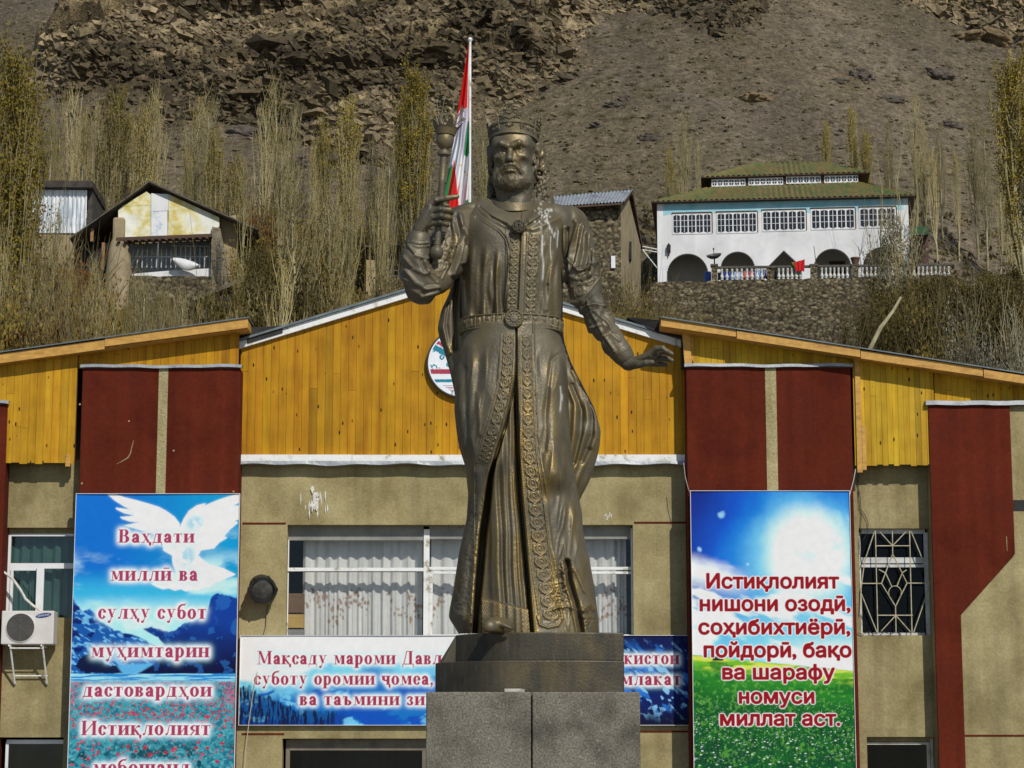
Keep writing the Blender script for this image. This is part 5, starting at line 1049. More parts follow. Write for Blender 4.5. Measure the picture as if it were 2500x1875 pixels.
# ---- sculpting by distance fields
class SDF:
    def __init__(s, lo, hi, h):
        s.lo = np.array(lo, float); s.h = h; n = np.ceil((np.array(hi)-s.lo)/h).astype(int)+1; s.n = n; s.f = np.full(n, .3)
        s.ax = [s.lo[i]+np.arange(n[i])*h for i in range(3)]
    def sub(s, lo, hi):
        a = np.maximum(np.floor((np.array(lo)-s.lo)/s.h).astype(int), 0); b = np.minimum(np.ceil((np.array(hi)-s.lo)/s.h).astype(int)+1, s.n)
        if (b <= a).any(): return None
        sl = tuple(slice(a[i], b[i]) for i in range(3)); return sl, s.ax[0][sl[0]][:,None,None], s.ax[1][sl[1]][None,:,None], s.ax[2][sl[2]][None,None,:]
    def put(s, sl, d, k, op='u'):
        a = s.f[sl]
        if op == 's': d = -d; h = np.clip(k-np.abs(a-d), 0, None)/max(k,1e-6); s.f[sl] = np.maximum(a, d)+h*h*k*.25; return
        h = np.clip(k-np.abs(a-d), 0, None)/max(k,1e-6); s.f[sl] = np.minimum(a, d)-h*h*k*.25
    def ell(s, c, r, k=.02, op='u', rot=None):
        c = np.array(c, float); r = np.array(r, float)*np.ones(3); m = r.max()*1.0+k*1.5+2*s.h+.01; q = s.sub(c-m, c+m)
        if q is None: return
        sl, X, Y, Z = q; X, Y, Z = X-c[0], Y-c[1], Z-c[2]
        if rot is not None: X, Y, Z = [rot[0][i]*X+rot[1][i]*Y+rot[2][i]*Z for i in range(3)]
        k0 = np.sqrt((X/r[0])**2+(Y/r[1])**2+(Z/r[2])**2); k1 = np.sqrt((X/r[0]**2)**2+(Y/r[1]**2)**2+(Z/r[2]**2)**2)
        s.put(sl, k0*(k0-1)/np.maximum(k1,1e-6), k, op)
    def cap(s, a, b, ra, rb=None, k=.02, op='u', squash=None):
        a = np.array(a, float); b = np.array(b, float); rb = ra if rb is None else rb; m = max(ra,rb)+k*1.5+2*s.h+.01; q = s.sub(np.minimum(a,b)-m, np.maximum(a,b)+m)
        if q is None: return
        sl, X, Y, Z = q; d = b-a; L2 = max(d@d, 1e-9); t = np.clip(((X-a[0])*d[0]+(Y-a[1])*d[1]+(Z-a[2])*d[2])/L2, 0, 1)
        dd = np.sqrt((X-a[0]-t*d[0])**2+(Y-a[1]-t*d[1])**2+(Z-a[2]-t*d[2])**2)-(ra+(rb-ra)*t); s.put(sl, dd, k, op)
    def chain(s, pts, rs, k=.02, op='u'):
        rs = rs if hasattr(rs,'__len__') else [rs]*len(pts)
        for i in range(len(pts)-1): s.cap(pts[i], pts[i+1], rs[i], rs[i+1], k, op)
    def displace(s, fn, band=.06):
        i = np.abs(s.f) < band; w_ = np.nonzero(i); X = s.lo[0]+w_[0]*s.h; Y = s.lo[1]+w_[1]*s.h; Z = s.lo[2]+w_[2]*s.h; s.f[i] -= fn(X, Y, Z)
    def surface(s):
        """surface nets: one vertex in every cell the surface crosses"""
        f = s.f; n = f.shape; ins = f < 0; cnt = np.zeros([q-1 for q in n], int); acc = np.zeros(tuple(q-1 for q in n)+(3,)); num = np.zeros(tuple(q-1 for q in n))
        sl = lambda o: tuple(slice(o[i], n[i]-1+o[i]) for i in range(3))
        for axis in range(3):
            e = np.eye(3, dtype=int)[axis]; others = [i for i in range(3) if i != axis]
            for da in (0,1):
                for db in (0,1):
                    o = np.zeros(3,int); o[others[0]] = da; o[others[1]] = db; A, B = f[sl(o)], f[sl(o+e)]; c = (A < 0) != (B < 0); t = np.where(c, A/np.where(c, A-B, 1), 0)
                    for i in range(3): acc[...,i] += np.where(c, o[i]+(t if i == axis else 0), 0)
                    num += c
        cells = num > 0; idx = np.full(cells.shape, -1); idx[cells] = np.arange(cells.sum()); ii = np.argwhere(cells); V = s.lo+(ii+acc[cells]/num[cells][:,None])*s.h; Fs = []
        for axis in range(3):
            e = np.eye(3, dtype=int)[axis]; b_, c_ = [(axis+1) % 3, (axis+2) % 3]
            A = ins[tuple(slice(0, n[i]-1) if i == axis else slice(1, n[i]-1) for i in range(3))]; B = ins[tuple(slice(1, n[i]) if i == axis else slice(1, n[i]-1) for i in range(3))]
            w_ = np.argwhere(A != B)
            if not len(w_): continue
            flip = A[tuple(w_.T)]; p = w_.copy(); p[:,b_] += 1; p[:,c_] += 1; eb, ec = np.eye(3,dtype=int)[b_], np.eye(3,dtype=int)[c_]
            q = [idx[tuple((p-x).T)] for x in (0*eb, eb, eb+ec, ec)]; Q = np.stack(q, -1); Q[flip] = Q[flip][:, ::-1]; Fs.append(Q)
        return V, np.concatenate(Fs)[:, ::-1]
def sculpt(name, parts, m, parent, smooth_it=2):
    """several (V,F) shells as one mesh"""
    V = []; Fs = []; n = 0
    for v, f in parts: V.append(v); Fs.append(f+n); n += len(v)
    V = np.concatenate(V); Fs = np.concatenate(Fs)
    for _ in range(smooth_it):
        acc = np.zeros_like(V); c = np.zeros(len(V))
        for i in range(4): np.add.at(acc, Fs[:,i], V[Fs[:,(i+1) % 4]]); np.add.at(c, Fs[:,i], 1)
        c = np.maximum(c, 1); V = V*.5+acc/c[:,None]*.5
    return mesh_np(name, V, Fs, m, parent, True, {'worn': ('POINT','FLOAT', np.zeros(len(V))), 'stain': ('POINT','FLOAT', np.zeros(len(V)))})
# ---- head, in its own frame: x right, y forward, z up, origin between the ears
HO = P(1254, 395, YS-.02); YAW = R(8.5)
cy_, sy_ = math.cos(YAW), math.sin(YAW)
def head_w(v):
    v = np.asarray(v, float); x, f, z = v[...,0], v[...,1], v[...,2]; X = x*cy_-f*sy_; Fw = x*sy_+f*cy_
    return np.stack([HO[0]+X, HO[1]-Fw, HO[2]+z], -1)
S = SDF((-.24,-.30,-.46), (.24,.34,.34), .0052)
S.ell((0,-.02,.10),(.160,.205,.215),.03); S.ell((0,.045,-.06),(.138,.150,.195),.05)
S.ell((0,.075,.12),(.142,.118,.15),.04); S.ell((0,.118,-.205),(.062,.062,.05),.05)
for s_ in (-1,1):
    S.ell((s_*.100,.03,-.135),(.050,.085,.075),.05); S.ell((s_*.092,.128,-.004),(.044,.045,.034),.045)
    S.ell((s_*.105,.095,.12),(.05,.07,.07),.04)
for s_ in (-1,1):
    S.ell((s_*.066,.200,.049),(.048,.046,.031),.026,'s'); S.ell((s_*.030,.205,.052),(.018,.03,.020),.02,'s')
    S.ell((s_*.105,.165,-.075),(.035,.03,.05),.03,'s')
    S.cap((s_*.020,.194,.076),(s_*.070,.196,.098),.023,.020,.016); S.cap((s_*.070,.196,.098),(s_*.120,.146,.088),.019,.014,.018)
S.cap((0,.165,.075),(0,.222,-.024),.018,.023,.018); S.ell((0,.224,-.036),(.025,.024,.020),.014)
for s_ in (-1,1):
    S.ell((s_*.026,.202,-.046),(.017,.022,.015),.010); S.ell((s_*.013,.219,-.060),(.008,.012,.007),.006,'s')
    S.ell((s_*.066,.146,.050),(.033,.033,.031),.006)
    S.chain([(s_*.032,.168,.050),(s_*.050,.186,.075),(s_*.074,.185,.075),(s_*.102,.158,.048)],[.006,.0075,.0075,.006],.004)
    S.chain([(s_*.032,.168,.047),(s_*.052,.178,.025),(s_*.078,.175,.024),(s_*.102,.156,.045)],[.005,.006,.006,.005],.005)
    S.chain([(s_*.040,.172,.012),(s_*.066,.172,.004),(s_*.094,.156,.014)],[.006,.008,.006],.014)
    S.ell((s_*.063,.181,.052),(.0150,.014,.0150),.003,'s'); S.ell((s_*.060,.172,.055),(.0060,.008,.0060),.002)
    S.cap((s_*.012,.196,.085),(s_*.010,.182,.135),.006,.004,.010)
    for q in range(6): xx = .030+.015*q; S.cap((s_*xx,.199-.004*q-.05*max(0,xx-.08),.082+.006*min(q,3)),(s_*(xx+.010),.196-.004*q-.05*max(0,xx-.08),.104+.004*min(q,3)),.005,.003,.004)
    S.cap((s_*.034,.192,-.052),(s_*.074,.160,-.098),.010,.006,.02,'s')
S.ell((0,.158,-.105),(.058,.033,.045),.03)
S.ell((0,.190,-.100),(.046,.020,.010),.008); S.ell((0,.188,-.126),(.036,.022,.014),.006); S.cap((-.052,.192,-.1115),(.052,.192,-.1115),.0075,.0075,.004,'s'); S.cap((-.030,.200,-.147),(.030,.200,-.147),.012,.012,.02,'s')
for s_ in (-1,1):
    S.chain([(s_*.004,.212,-.074),(s_*.036,.204,-.080),(s_*.064,.184,-.100),(s_*.084,.158,-.135),(s_*.092,.140,-.165)],[.010,.0125,.0115,.009,.005],.007)
    for q in range(7): t_ = q/6; S.cap((s_*(.006+.05*t_),.222-.02*t_,-.072-.008*t_),(s_*(.012+.07*t_),.208-.04*t_,-.094-.028*t_),.0035,.0025,.003)
S.cap((-.004,.224,-.066),(.004,.224,-.084),.004,.004,.006,'s')
S.ell((0,.140,-.205),(.070,.045,.050),.04); S.ell((0,.178,-.190),(.030,.022,.030),.02)
for s_ in (-1,1): S.ell((s_*.085,.085,-.175),(.055,.07,.05),.04)
for s_ in (-1,1):
    R1 = np.array([[.92,.39*s_,0],[-.39*s_,.92,0],[0,0,1.]])
    S.ell((s_*.166,-.030,-.006),(.026,.046,.066),.012,'u',R1); S.ell((s_*.186,-.004,.004),(.014,.028,.040),.008,'s',R1); S.chain([(s_*.176,.012,-.030),(s_*.184,-.028,-.020),(s_*.186,-.034,.030),(s_*.178,.006,.042)],[.006,.008,.008,.006],.006)
    S.ell((s_*.168,.000,-.062),(.016,.02,.018),.014); S.ell((s_*.168,.022,-.012),(.010,.012,.018),.01)
    S.cap((s_*.120,-.04,-.15),(s_*.045,.075,-.40),.026,.024,.04)
S.cap((0,-.05,-.12),(0,-.05,-.46),.137,.145,.05); S.ell((0,.085,-.30),(.024,.02,.03),.03)
def skin(X, Y, Z):
    bd = sstep(-.06,-.16,Z+.25*np.abs(X)-.03)*sstep(-.08,.05,Y)*sstep(-.30,-.25,Z); b2 = sstep(.10,.14,np.abs(X))*sstep(.04,-.10,Z)*sstep(.14,.05,Y)*sstep(-.26,-.2,Z)*sstep(-.05,0.0,Y)
    n = fbm(X*95,Y*95,Z*32,3,7)-.5; q = np.clip(bd+b2,0,1); return q*(.0045+.016*n) + .0012*(fbm(X*30,Y*30,Z*30,2,8)-.5)
S.displace(skin)
hv, hf = S.surface(); head = (head_w(hv), hf[:, ::-1])
# ---- hair
rg = random.Random(11); S = SDF((-.31,-.34,-.36), (.31,.16,.26), .0062)
S.ell((0,-.075,.07),(.172,.175,.19),.02); S.ell((0,.02,.13),(.170,.17,.10),.02); S.ell((0,-.13,-.10),(.16,.12,.17),.05)
for s_ in (-1,1):
    for q in range(17):
        a = q/16; x0 = s_*(.150+.022*math.sin(a*3.1)); y0 = -.035-.20*a; ln = .30+.10*a+rg.uniform(-.03,.05); fl_ = (.045+.05*a) if s_ > 0 else (.018+.02*a)
        pts = []; rs = []; ph = rg.uniform(0,6)
        for k in range(11):
            t_ = k/10; wv = .020*math.sin(t_*(6+q%3)+ph); behind = sstep(.12,.4,t_); pts.append((x0+s_*(fl_*t_**1.3+.012)+wv*.9, y0-.055*float(behind)*(1-a)-.03*t_+.012*math.cos(t_*8+ph), .135-ln*t_*1.18)); rs.append(.026*(1-.55*t_)+.004)
        S.chain(pts, rs, .006)
for i in range(120):
    right = rg.random() < .66; s_ = 1 if right else -1; z = .10-.38*rg.random(); w_ = .060*(1-abs((z+.12)/.30)) if right else .018
    x = s_*(.172+max(0,w_)*rg.random()+.015*rg.random()); y = -.055-.12*rg.random(); r_ = rg.uniform(.014,.027); a0 = rg.uniform(0,6.28); st_ = 1 if rg.random() < .5 else -1
    S.chain([(x+.020*math.cos(a0+st_*k*.9)*(1-k*.10), y+.012*k*.4, z+.024*math.sin(a0+st_*k*.9)*(1-k*.10)) for k in range(6)], [r_*.62*(1-k*.10) for k in range(6)], .003)
S.displace(lambda X,Y,Z: .004*np.sin(60*(X+.6*Y)+10*fbm(X*5,Y*5,Z*3,2,3)))
v, f = S.surface(); sculpt('hair', [(head_w(v), f[:, ::-1])], BRP, king, 1)
# ---- crown: flared band with four stepped crests
def crown_pts(a, z, r0=0.0):
    fl_ = .205+.10*max(0, z-.165)+r0; ex_ = .178+.16*max(0, z-.165)+r0; return (ex_*math.sin(a), -.015+fl_*math.cos(a), z+.030*math.cos(a))
na = 144; crest = []; prof = [(.0,.16),(.016,.16),(.016,.178),(.006,.182),(.006,.196),(.006,.238),(.016,.242),(.016,.258),(-.010,.258),(-.012,.16)]
V = []; 
for i in range(na):
    a = 2*math.pi*i/na
    for r_, z in prof: V.append(crown_pts(a, z-.008, r_))
k = len(prof); Fs = np.array([(i*k+j, i*k+(j+1) % k, ((i+1) % na)*k+(j+1) % k, ((i+1) % na)*k+j) for i in range(na) for j in range(k)])
crown = mesh_np('crown', head_w(np.array(V)), Fs, BRP, king, False)
for c0 in (0, math.pi/2, math.pi, -math.pi/2):
    b = MB()
    steps = [(-.46,.46,.245,.290),(-.27,.27,.290,.332),(-.10,.10,.332,.375)]
    for a0, a1, z0, z1 in steps:
        n = 10
        for i in range(n):
            aa, ab = c0+a0+(a1-a0)*i/n, c0+a0+(a1-a0)*(i+1)/n
            q = [crown_pts(aa,z0,.008),crown_pts(ab,z0,.008),crown_pts(ab,z1,.008),crown_pts(aa,z1,.008)]; w_ = [crown_pts(aa,z0,-.014),crown_pts(ab,z0,-.014),crown_pts(ab,z1,-.014),crown_pts(aa,z1,-.014)]
            b.add([head_w(p) for p in q+w_], [(0,1,2,3),(7,6,5,4),(3,2,6,7),(0,4,5,1)]+([(0,3,7,4)] if i == 0 else [])+([(1,5,6,2)] if i == n-1 else []))
    def tub(pts, r_): b.tube([tuple(head_w(crown_pts(c0+a_,z_,.011))) for a_,z_ in pts], r_, 5)
    tub([(-.46,.19),(-.46,.290),(-.27,.290),(-.27,.332),(-.10,.332),(-.10,.375),(.10,.375),(.10,.332),(.27,.332),(.27,.290),(.46,.290),(.46,.19)], .0065)
    tub([(-.40,.266),(-.20,.282),(0,.260),(.20,.282),(.40,.266)], .006); tub([(-.02,.30),(-.15,.320),(-.21,.302)], .005); tub([(.02,.30),(.15,.320),(.21,.302)], .005)
    for a_, z_, r_ in ((0,.312,.016),(0,.218,.020),(-.11,.218,.010),(.11,.218,.010),(0,.362,.011),(-.2,.275,.009),(.2,.275,.009)): p_ = head_w(crown_pts(c0+a_,z_,.008)); d_ = Vector(head_w(crown_pts(c0+a_,z_,.1)))-Vector(p_); b.lathe([(r_,-.004),(r_,.004),(r_*.75,.009),(r_*.4,.006),(.001,.011)], tuple(p_), 10, ax=d_)
    b.build('crest', BRP, crown)
b = MB()
for c0 in (math.pi/4, -math.pi/4, 3*math.pi/4, -3*math.pi/4):
    for da in (-.22,0,.22):
        p_ = head_w(crown_pts(c0+da,.212,.004)); d_ = Vector(head_w(crown_pts(c0+da,.212,.1)))-Vector(p_); b.lathe([(.019 if da == 0 else .011,-.002),(.019 if da == 0 else .011,.006),(.010 if da == 0 else .006,.012),(.001,.008)], tuple(p_), 10, ax=d_)
    b.tube([tuple(head_w(crown_pts(c0+.40*math.sin(t_),.212+.022*math.cos(t_)*1.0,.006))) for t_ in np.linspace(0,6.283,26)], .004, 5)
b.build('crown_jewels', BRP, crown)
# ---- hands
def pt(x, y, dy): return P(x, y, YS+dy)
S = SDF(P(985,600,YS-.62)-[.0,.0,.02], P(1130,462,YS-.20)+[.02,.25,.03], .0046)
# right hand closed on the sceptre; forefinger stretched along it
S.cap(pt(1017,588,-.40), pt(1026,560,-.42), .056,.052,.03); S.cap(pt(1026,560,-.42), pt(1040,530,-.45), .052,.046,.03)
for (x,y,d_,r_) in ((1048,504,-.475,.030),(1053,516,-.49,.030),(1056,531,-.49,.028),(1055,545,-.475,.025)): S.cap(pt(1026,555,-.43), pt(x,y,d_), .036, r_, .02)
S.chain([pt(1046,501,-.475),pt(1064,489,-.49),pt(1090,484,-.50),pt(1116,480,-.495)],[.029,.0265,.024,.018],.006)
S.chain([pt(1055,514,-.49),pt(1074,512,-.525),pt(1097,513,-.50),pt(1103,520,-.43)],[.029,.027,.024,.019],.004)
S.chain([pt(1058,530,-.49),pt(1076,528,-.525),pt(1095,531,-.495),pt(1100,536,-.43)],[.027,.0255,.023,.018],.004)
S.chain([pt(1057,545,-.475),pt(1073,543,-.505),pt(1089,547,-.48),pt(1093,551,-.43)],[.024,.022,.020,.016],.004)
S.chain([pt(1034,520,-.40),pt(1052,506,-.385),pt(1072,500,-.39),pt(1092,503,-.40)],[.034,.031,.027,.021],.008)
for (x,y,d_) in ((1064,489,-.51),(1075,511,-.545),(1077,527,-.543),(1074,542,-.522),(1050,503,-.50),(1056,515,-.513),(1058,530,-.512)): S.ell(pt(x,y,d_), .012, .010)
for x0,y0,x1,y1 in ((1020,556,1047,506),(1024,560,1053,518),(1028,565,1055,531)): S.cap(pt(x0,y0,-.468), pt(x1,y1,-.515), .006,.006,.012)
S.displace(lambda X,Y,Z: .0022*(fbm(X*45,Y*45,Z*45,3,9)-.5)); rv, rf = S.surface()
# left hand spread, palm down
S = SDF(P(1500,930,YS-.55)-[0,.0,.03], P(1655,830,YS-.05)+[.02,.05,.03], .0046)
S.cap(pt(1522,880,-.27), pt(1538,886,-.28), .050,.046,.03)
for (x,y,d_,r_) in ((1586,866,-.38,.028),(1592,872,-.33,.029),(1592,880,-.27,.028),(1586,886,-.22,.025)): S.cap(pt(1540,887,-.29), pt(x,y,d_), .036, r_, .02)
S.chain([pt(1586,865,-.38),pt(1602,851,-.42),pt(1618,850,-.45),pt(1628,858,-.465)],[.027,.024,.021,.017],.006)
S.chain([pt(1594,870,-.33),pt(1612,858,-.36),pt(1628,858,-.385),pt(1640,864,-.40)],[.028,.025,.022,.017],.005)
S.chain([pt(1594,880,-.27),pt(1613,874,-.30),pt(1629,876,-.32),pt(1640,880,-.33)],[.027,.024,.021,.017],.005)
S.chain([pt(1588,888,-.22),pt(1604,889,-.24),pt(1618,889,-.255),pt(1628,891,-.265)],[.023,.021,.018,.014],.005)
S.chain([pt(1542,892,-.33),pt(1560,890,-.39),pt(1578,886,-.43),pt(1592,884,-.455)],[.034,.029,.025,.018],.008)
S.ell(pt(1532,893,-.29),(.04,.045,.034),.03)
S.displace(lambda X,Y,Z: .0022*(fbm(X*45,Y*45,Z*45,3,10)-.5)); lv, lf = S.surface()
sculpt('head', [head], BRP, king, 1); sculpt('hand', [(rv,rf)], BRP, king, 1); sculpt('hand', [(lv,lf)], BRP, king, 1)
# ---- sleeves
def drape(X, Y, Z, ax, seed, amp=.022, along=8.0, around=2.2):
    """cloth folds that run round the limb at a slant: ridged noise, tight along the limb axis"""
    ax = np.array(ax, float); ax /= np.linalg.norm(ax); s_ = X*ax[0]+Y*ax[1]+Z*ax[2]; px_, py_, pz_ = X-s_*ax[0], Y-s_*ax[1], Z-s_*ax[2]
    n = fbm(px_*around+s_*along*.30, py_*around, pz_*around+s_*along*.5, 2, seed); big = fbm(X*3.3,Y*3.3,Z*3.3,2,seed+5)
    w_ = np.sin(2*np.pi*n*2.6); return amp*(w_*.5+.22*np.sin(2*np.pi*n*5.2+1))*(.35+1.2*sstep(.36,.62,big))
S = SDF(P(965,745,YS-.75)-[.03,.05,.16], P(1175,480,YS-.2)+[.03,.5,.08], .0075)
S.chain([pt(1150,530,.0),pt(1118,560,-.06),pt(1085,620,-.16),pt(1048,682,-.26),pt(1030,700,-.30)],[.115,.155,.15,.128,.115],.05)
S.chain([pt(1030,698,-.33),pt(1018,668,-.37),pt(1016,630,-.39),pt(1020,592,-.40),pt(1021,582,-.405)],[.125,.110,.105,.085,.072],.04)
S.cap(pt(1060,690,-.26), pt(1098,650,-.12), .09,.11,.06)
S.cap(pt(1024,712,-.30), pt(1044,722,-.28), .050,.045,.05)
for y, d_ in ((582,-.405),(590,-.402)): S.cap(pt(1004,y-4,d_), pt(1040,y+3,d_), .028,.026,.012)
S.displace(lambda X,Y,Z: drape(X,Y,Z,(.55,.2,.85),13,.013,6.0))
v, f = S.surface(); px_, py_ = proj(v)
def raise_(v, f, am, d_):
    P3 = v[f]; n = np.cross(P3[:,1]-P3[:,0], P3[:,2]-P3[:,0]); nn = np.zeros_like(v)
    for i in range(4): np.add.at(nn, f[:,i], n)
    nn /= np.linalg.norm(nn, axis=1, keepdims=True)+1e-9; return v+nn*(am*d_)[:,None]
def armband(px, py, a, b_, wid):
    vx, vy = b_[0]-a[0], b_[1]-a[1]; L_ = math.hypot(vx,vy); s_ = ((px-a[0])*vx+(py-a[1])*vy)/L_; t = ((px-a[0])*-vy+(py-a[1])*vx)/L_/wid; return vine(s_/wid*.55+1, t)*(np.abs(t) < 1.3)*(s_ > -2)*(s_ < L_+2)
front = v[:,1] < YS-.02
def creases(px, py, lst):
    o = np.zeros(px.shape)
    for pts, w_, a in lst: o += ridge(px, py, pts, w_, a) - ridge(px+w_*1.7, py+w_*.8, pts, w_*.9, a*.6)
    return o
cr_ = creases(px_,py_,[([(1122,528),(1132,575),(1122,625),(1104,668)],4,.034),([(1105,548),(1112,590),(1096,640)],3.2,.024),([(1136,560),(1140,600),(1130,640)],3.5,.026),([(990,660),(1012,690),(1040,704),(1068,700)],4,.030),([(986,628),(1008,655),(1038,668)],3.4,.026),([(996,600),(1014,622),(1042,630)],3,.022),([(1000,705),(1030,722),(1066,712)],3.4,.024),([(1003,589),(1022,594),(1043,592)],1.8,.016),([(1001,597),(1022,602),(1045,600)],1.6,.014),([(1078,570),(1064,610),(1058,640)],3,.02),([(1036,640),(1046,672),(1066,690)],3.2,.024)])*front
v = raise_(v, f, np.clip(cr_,-.04,.06), 1.0) if 'raise_' in globals() else v
am = armband(px_,py_,(1110,575),(1062,672),17)*front; o = sculpt('sleeve', [(raise_(v,f,am,.014),f)], BRZ, king, 0)
o.data.attributes['worn'].data.foreach_set('value', np.clip(am*.55,0,1).astype(np.float32))
S = SDF(P(1355,900,YS-.55)-[.05,.05,.1], P(1560,490,YS+.2)+[.08,.2,.1], .0075)
S.chain([pt(1356,535,.0),pt(1388,552,.0),pt(1406,600,-.02),pt(1420,660,-.06),pt(1428,700,-.08)],[.12,.145,.13,.120,.112],.05)
S.cap(pt(1400,668,-.06), pt(1438,700,-.09), .105,.085,.05)
v1, f1 = None, None
S.displace(lambda X,Y,Z: drape(X,Y,Z,(.25,0,-.95),23,.013,5.0)+.012*np.sin(40*X+3*Z+4*fbm(X*3,Y*3,Z*2,2,26))*sstep(.4,.6,fbm(X*3,Y*3,Z*2,2,27)))
S.chain([pt(1398,738,-.16),pt(1424,738,-.19),pt(1450,722,-.17),pt(1462,700,-.10)],[.020,.026,.026,.020],.014); S.cap(pt(1424,690,-.08), pt(1430,722,-.11), .118,.122,.03); S.chain([pt(1396,700,-.17),pt(1424,702,-.20),pt(1448,686,-.18)],[.012,.014,.012],.012)
v, f = S.surface(); px_, py_ = proj(v)
v = raise_(v, f, np.clip(creases(px_,py_,[([(1407,548),(1396,600),(1390,660)],3.6,.034),([(1420,552),(1412,610),(1404,655)],3,.026),([(1434,572),(1432,620),(1424,655)],3.2,.030),([(1446,612),(1448,650),(1436,676)],3,.024),([(1392,640),(1412,660),(1440,652),(1456,640)],3,.030),([(1388,672),(1412,684),(1436,672)],2.8,.026),([(1384,560),(1384,620),(1382,690)],3.5,-.03),([(1402,690),(1420,694),(1444,684)],2.4,.02)])*(v[:,1] < YS-.02),-.04,.06), 1.0)
am = armband(px_,py_,(1404,722),(1452,664),17)*(v[:,1] < YS-.05)
o = sculpt('sleeve', [(raise_(v,f,am,.014),f)], BRZ, king, 0); o.data.attributes['worn'].data.foreach_set('value', np.clip(am*.55,0,1).astype(np.float32))
S = SDF(P(1380,930,YS-.6)-[0,0,.05], P(1570,680,YS+.1)+[.05,.2,.05], .0075)
S.chain([pt(1430,706,-.09),pt(1449,752,-.15),pt(1468,790,-.19),pt(1498,838,-.24),pt(1520,866,-.27),pt(1526,874,-.272)],[.085,.098,.096,.086,.074,.066],.04)
S.cap(pt(1438,745,-.10), pt(1470,812,-.16), .070,.075,.05)
def cuff(X,Y,Z):
    x, y = proj(np.stack([X,Y,Z],-1)); s_ = ((x-1430)*.52+(y-706)*.85); return .007*gauss(s_-158,2.2)+.007*gauss(s_-166,2.0)+.007*gauss(s_-174,2)+drape(X,Y,Z,(.5,-.1,-.85),33,.012,8.0,3.0)*(s_ < 155)
S.displace(cuff); v, f = S.surface(); px_, py_ = proj(v)
v = raise_(v, f, np.clip(creases(px_,py_,[([(1428,748),(1452,740),(1474,746)],2.8,.026),([(1436,768),(1462,756),(1486,766)],2.6,.024),([(1448,760),(1480,785),(1490,800)],2.6,.022),([(1440,800),(1470,790),(1500,812)],2.6,.020),([(1462,826),(1486,814),(1512,832)],2.2,.016),([(1430,730),(1446,770),(1470,815),(1500,858)],3,.018)])*(v[:,1] < YS-.05),-.04,.06), 1.0); sculpt('forearm_sleeve', [(v,f)], BRZ, king, 1)
# ---- collar, brooch, belt, shoes
b = MB(); V = []; n = 64
for i in range(n):
    a = 2*math.pi*i/n; s_, c_ = math.sin(a), math.cos(a)
    for r_, dz in ((.166,-.045),(.173,-.045),(.165,.020),(.161,.022),(.157,.020),(.157,-.045)): V.append((P(1253,490,YS)[0]+r_*s_*1.02, YS-.02-r_*1.12*c_, float(P(1253,494,YS)[2])+dz-.075*c_))
k = 6; mesh_np('collar', V, np.array([(i*k+j, i*k+(j+1) % k, ((i+1) % n)*k+(j+1) % k, ((i+1) % n)*k+j) for i in range(n) for j in range(k)]), BRP, king, False)
q = Vector(P(1267,553,YS-.375)); ax_ = Vector((.03,-1,-.02)); b = MB(); b.lathe([(.056,-.03),(.057,.006),(.050,.014),(.046,.008)], tuple(q), 6, ax=ax_); br_ = b.build('brooch', BRP, king)
b = MB()
for k in range(3):
    rot = k*math.pi/4; r_ = (.048,.040,.026)[k]; b.tube([tuple(q+Vector((r_*math.sin(rot+j*math.pi/(3,2,2.5)[k]), -.016-.004*k, r_*math.cos(rot+j*math.pi/(3,2,2.5)[k])))) for j in range((6,4,5)[k]+1)], .005, 5)
b.tube([tuple(q+Vector(((.004+.0016*j)*math.sin(j*.8),-.026,(.004+.0016*j)*math.cos(j*.8)))) for j in range(16)], .004, 5); b.build('rosette', BRP, br_)
zt, zb_ = float(P(1250,783,YS)[2]), float(P(1250,817.5,YS)[2]); cxb = float(P(1248.5,800,YS)[0]); ab = (1367-1130)/2/F*17.95+.012; n = 480; nz = 26
a = np.linspace(0,2*np.pi,n,endpoint=False)[None]; t = np.linspace(0,1,nz)[:,None]; arc = (a-(a > np.pi)*2*np.pi); s_ = np.abs(arc)*9.5
key = np.zeros((nz,n)); fr = lambda x: x % 1.0
key = np.maximum(key, ((np.abs(t-.06) < .05) | (np.abs(t-.94) < .05))*1.0+0*a)
blk = (np.floor(s_/1.0) % 2 < 1); key = np.maximum(key, ((np.abs(fr(s_)-.5) < .42) & (np.abs(t-.5) < .30) & ~((np.abs(fr(s_)-.5) < .2) & (np.abs(t-.42) < .14)))*1.0*blk)
key = np.maximum(key, ((np.abs(fr(s_)-.28) < .11) | (np.abs(fr(s_)-.72) < .11))*1.0*(np.abs(t-.5) < .34)*(~blk)); key = np.maximum(key, (np.hypot((fr(s_)-.5)*1.6,t-.5) < .15)*.9*blk)
rad_ = .013+.016*blur(key.astype(float),.7); fx = (ab+rad_)*np.sin(a); fy = np.where(np.cos(a) > 0, .312, .21); yy = YS-(fy+rad_)*np.sign(np.cos(a))*np.abs(np.cos(a))**.85
Vb = np.stack([cxb+fx, yy+0*t, zb_+(zt-zb_)*t+0*a-.006*np.cos(a)], -1)
inner_ = np.stack([cxb+(ab-.05)*np.sin(a)+0*t, YS-(fy-.05)*np.cos(a)+0*t, zb_+(zt-zb_)*t+0*a], -1)
Vb = np.concatenate([inner_[:1],Vb,inner_[-1:]]).reshape(-1,3); o = mesh_np('belt', Vb, grid_faces(nz+2,n,True), BRZ, king, True, {'worn': ('POINT','FLOAT', np.concatenate([np.zeros((1,n)),key*.35,np.zeros((1,n))]).ravel()),'stain': ('POINT','FLOAT', np.zeros(n*(nz+2)))})
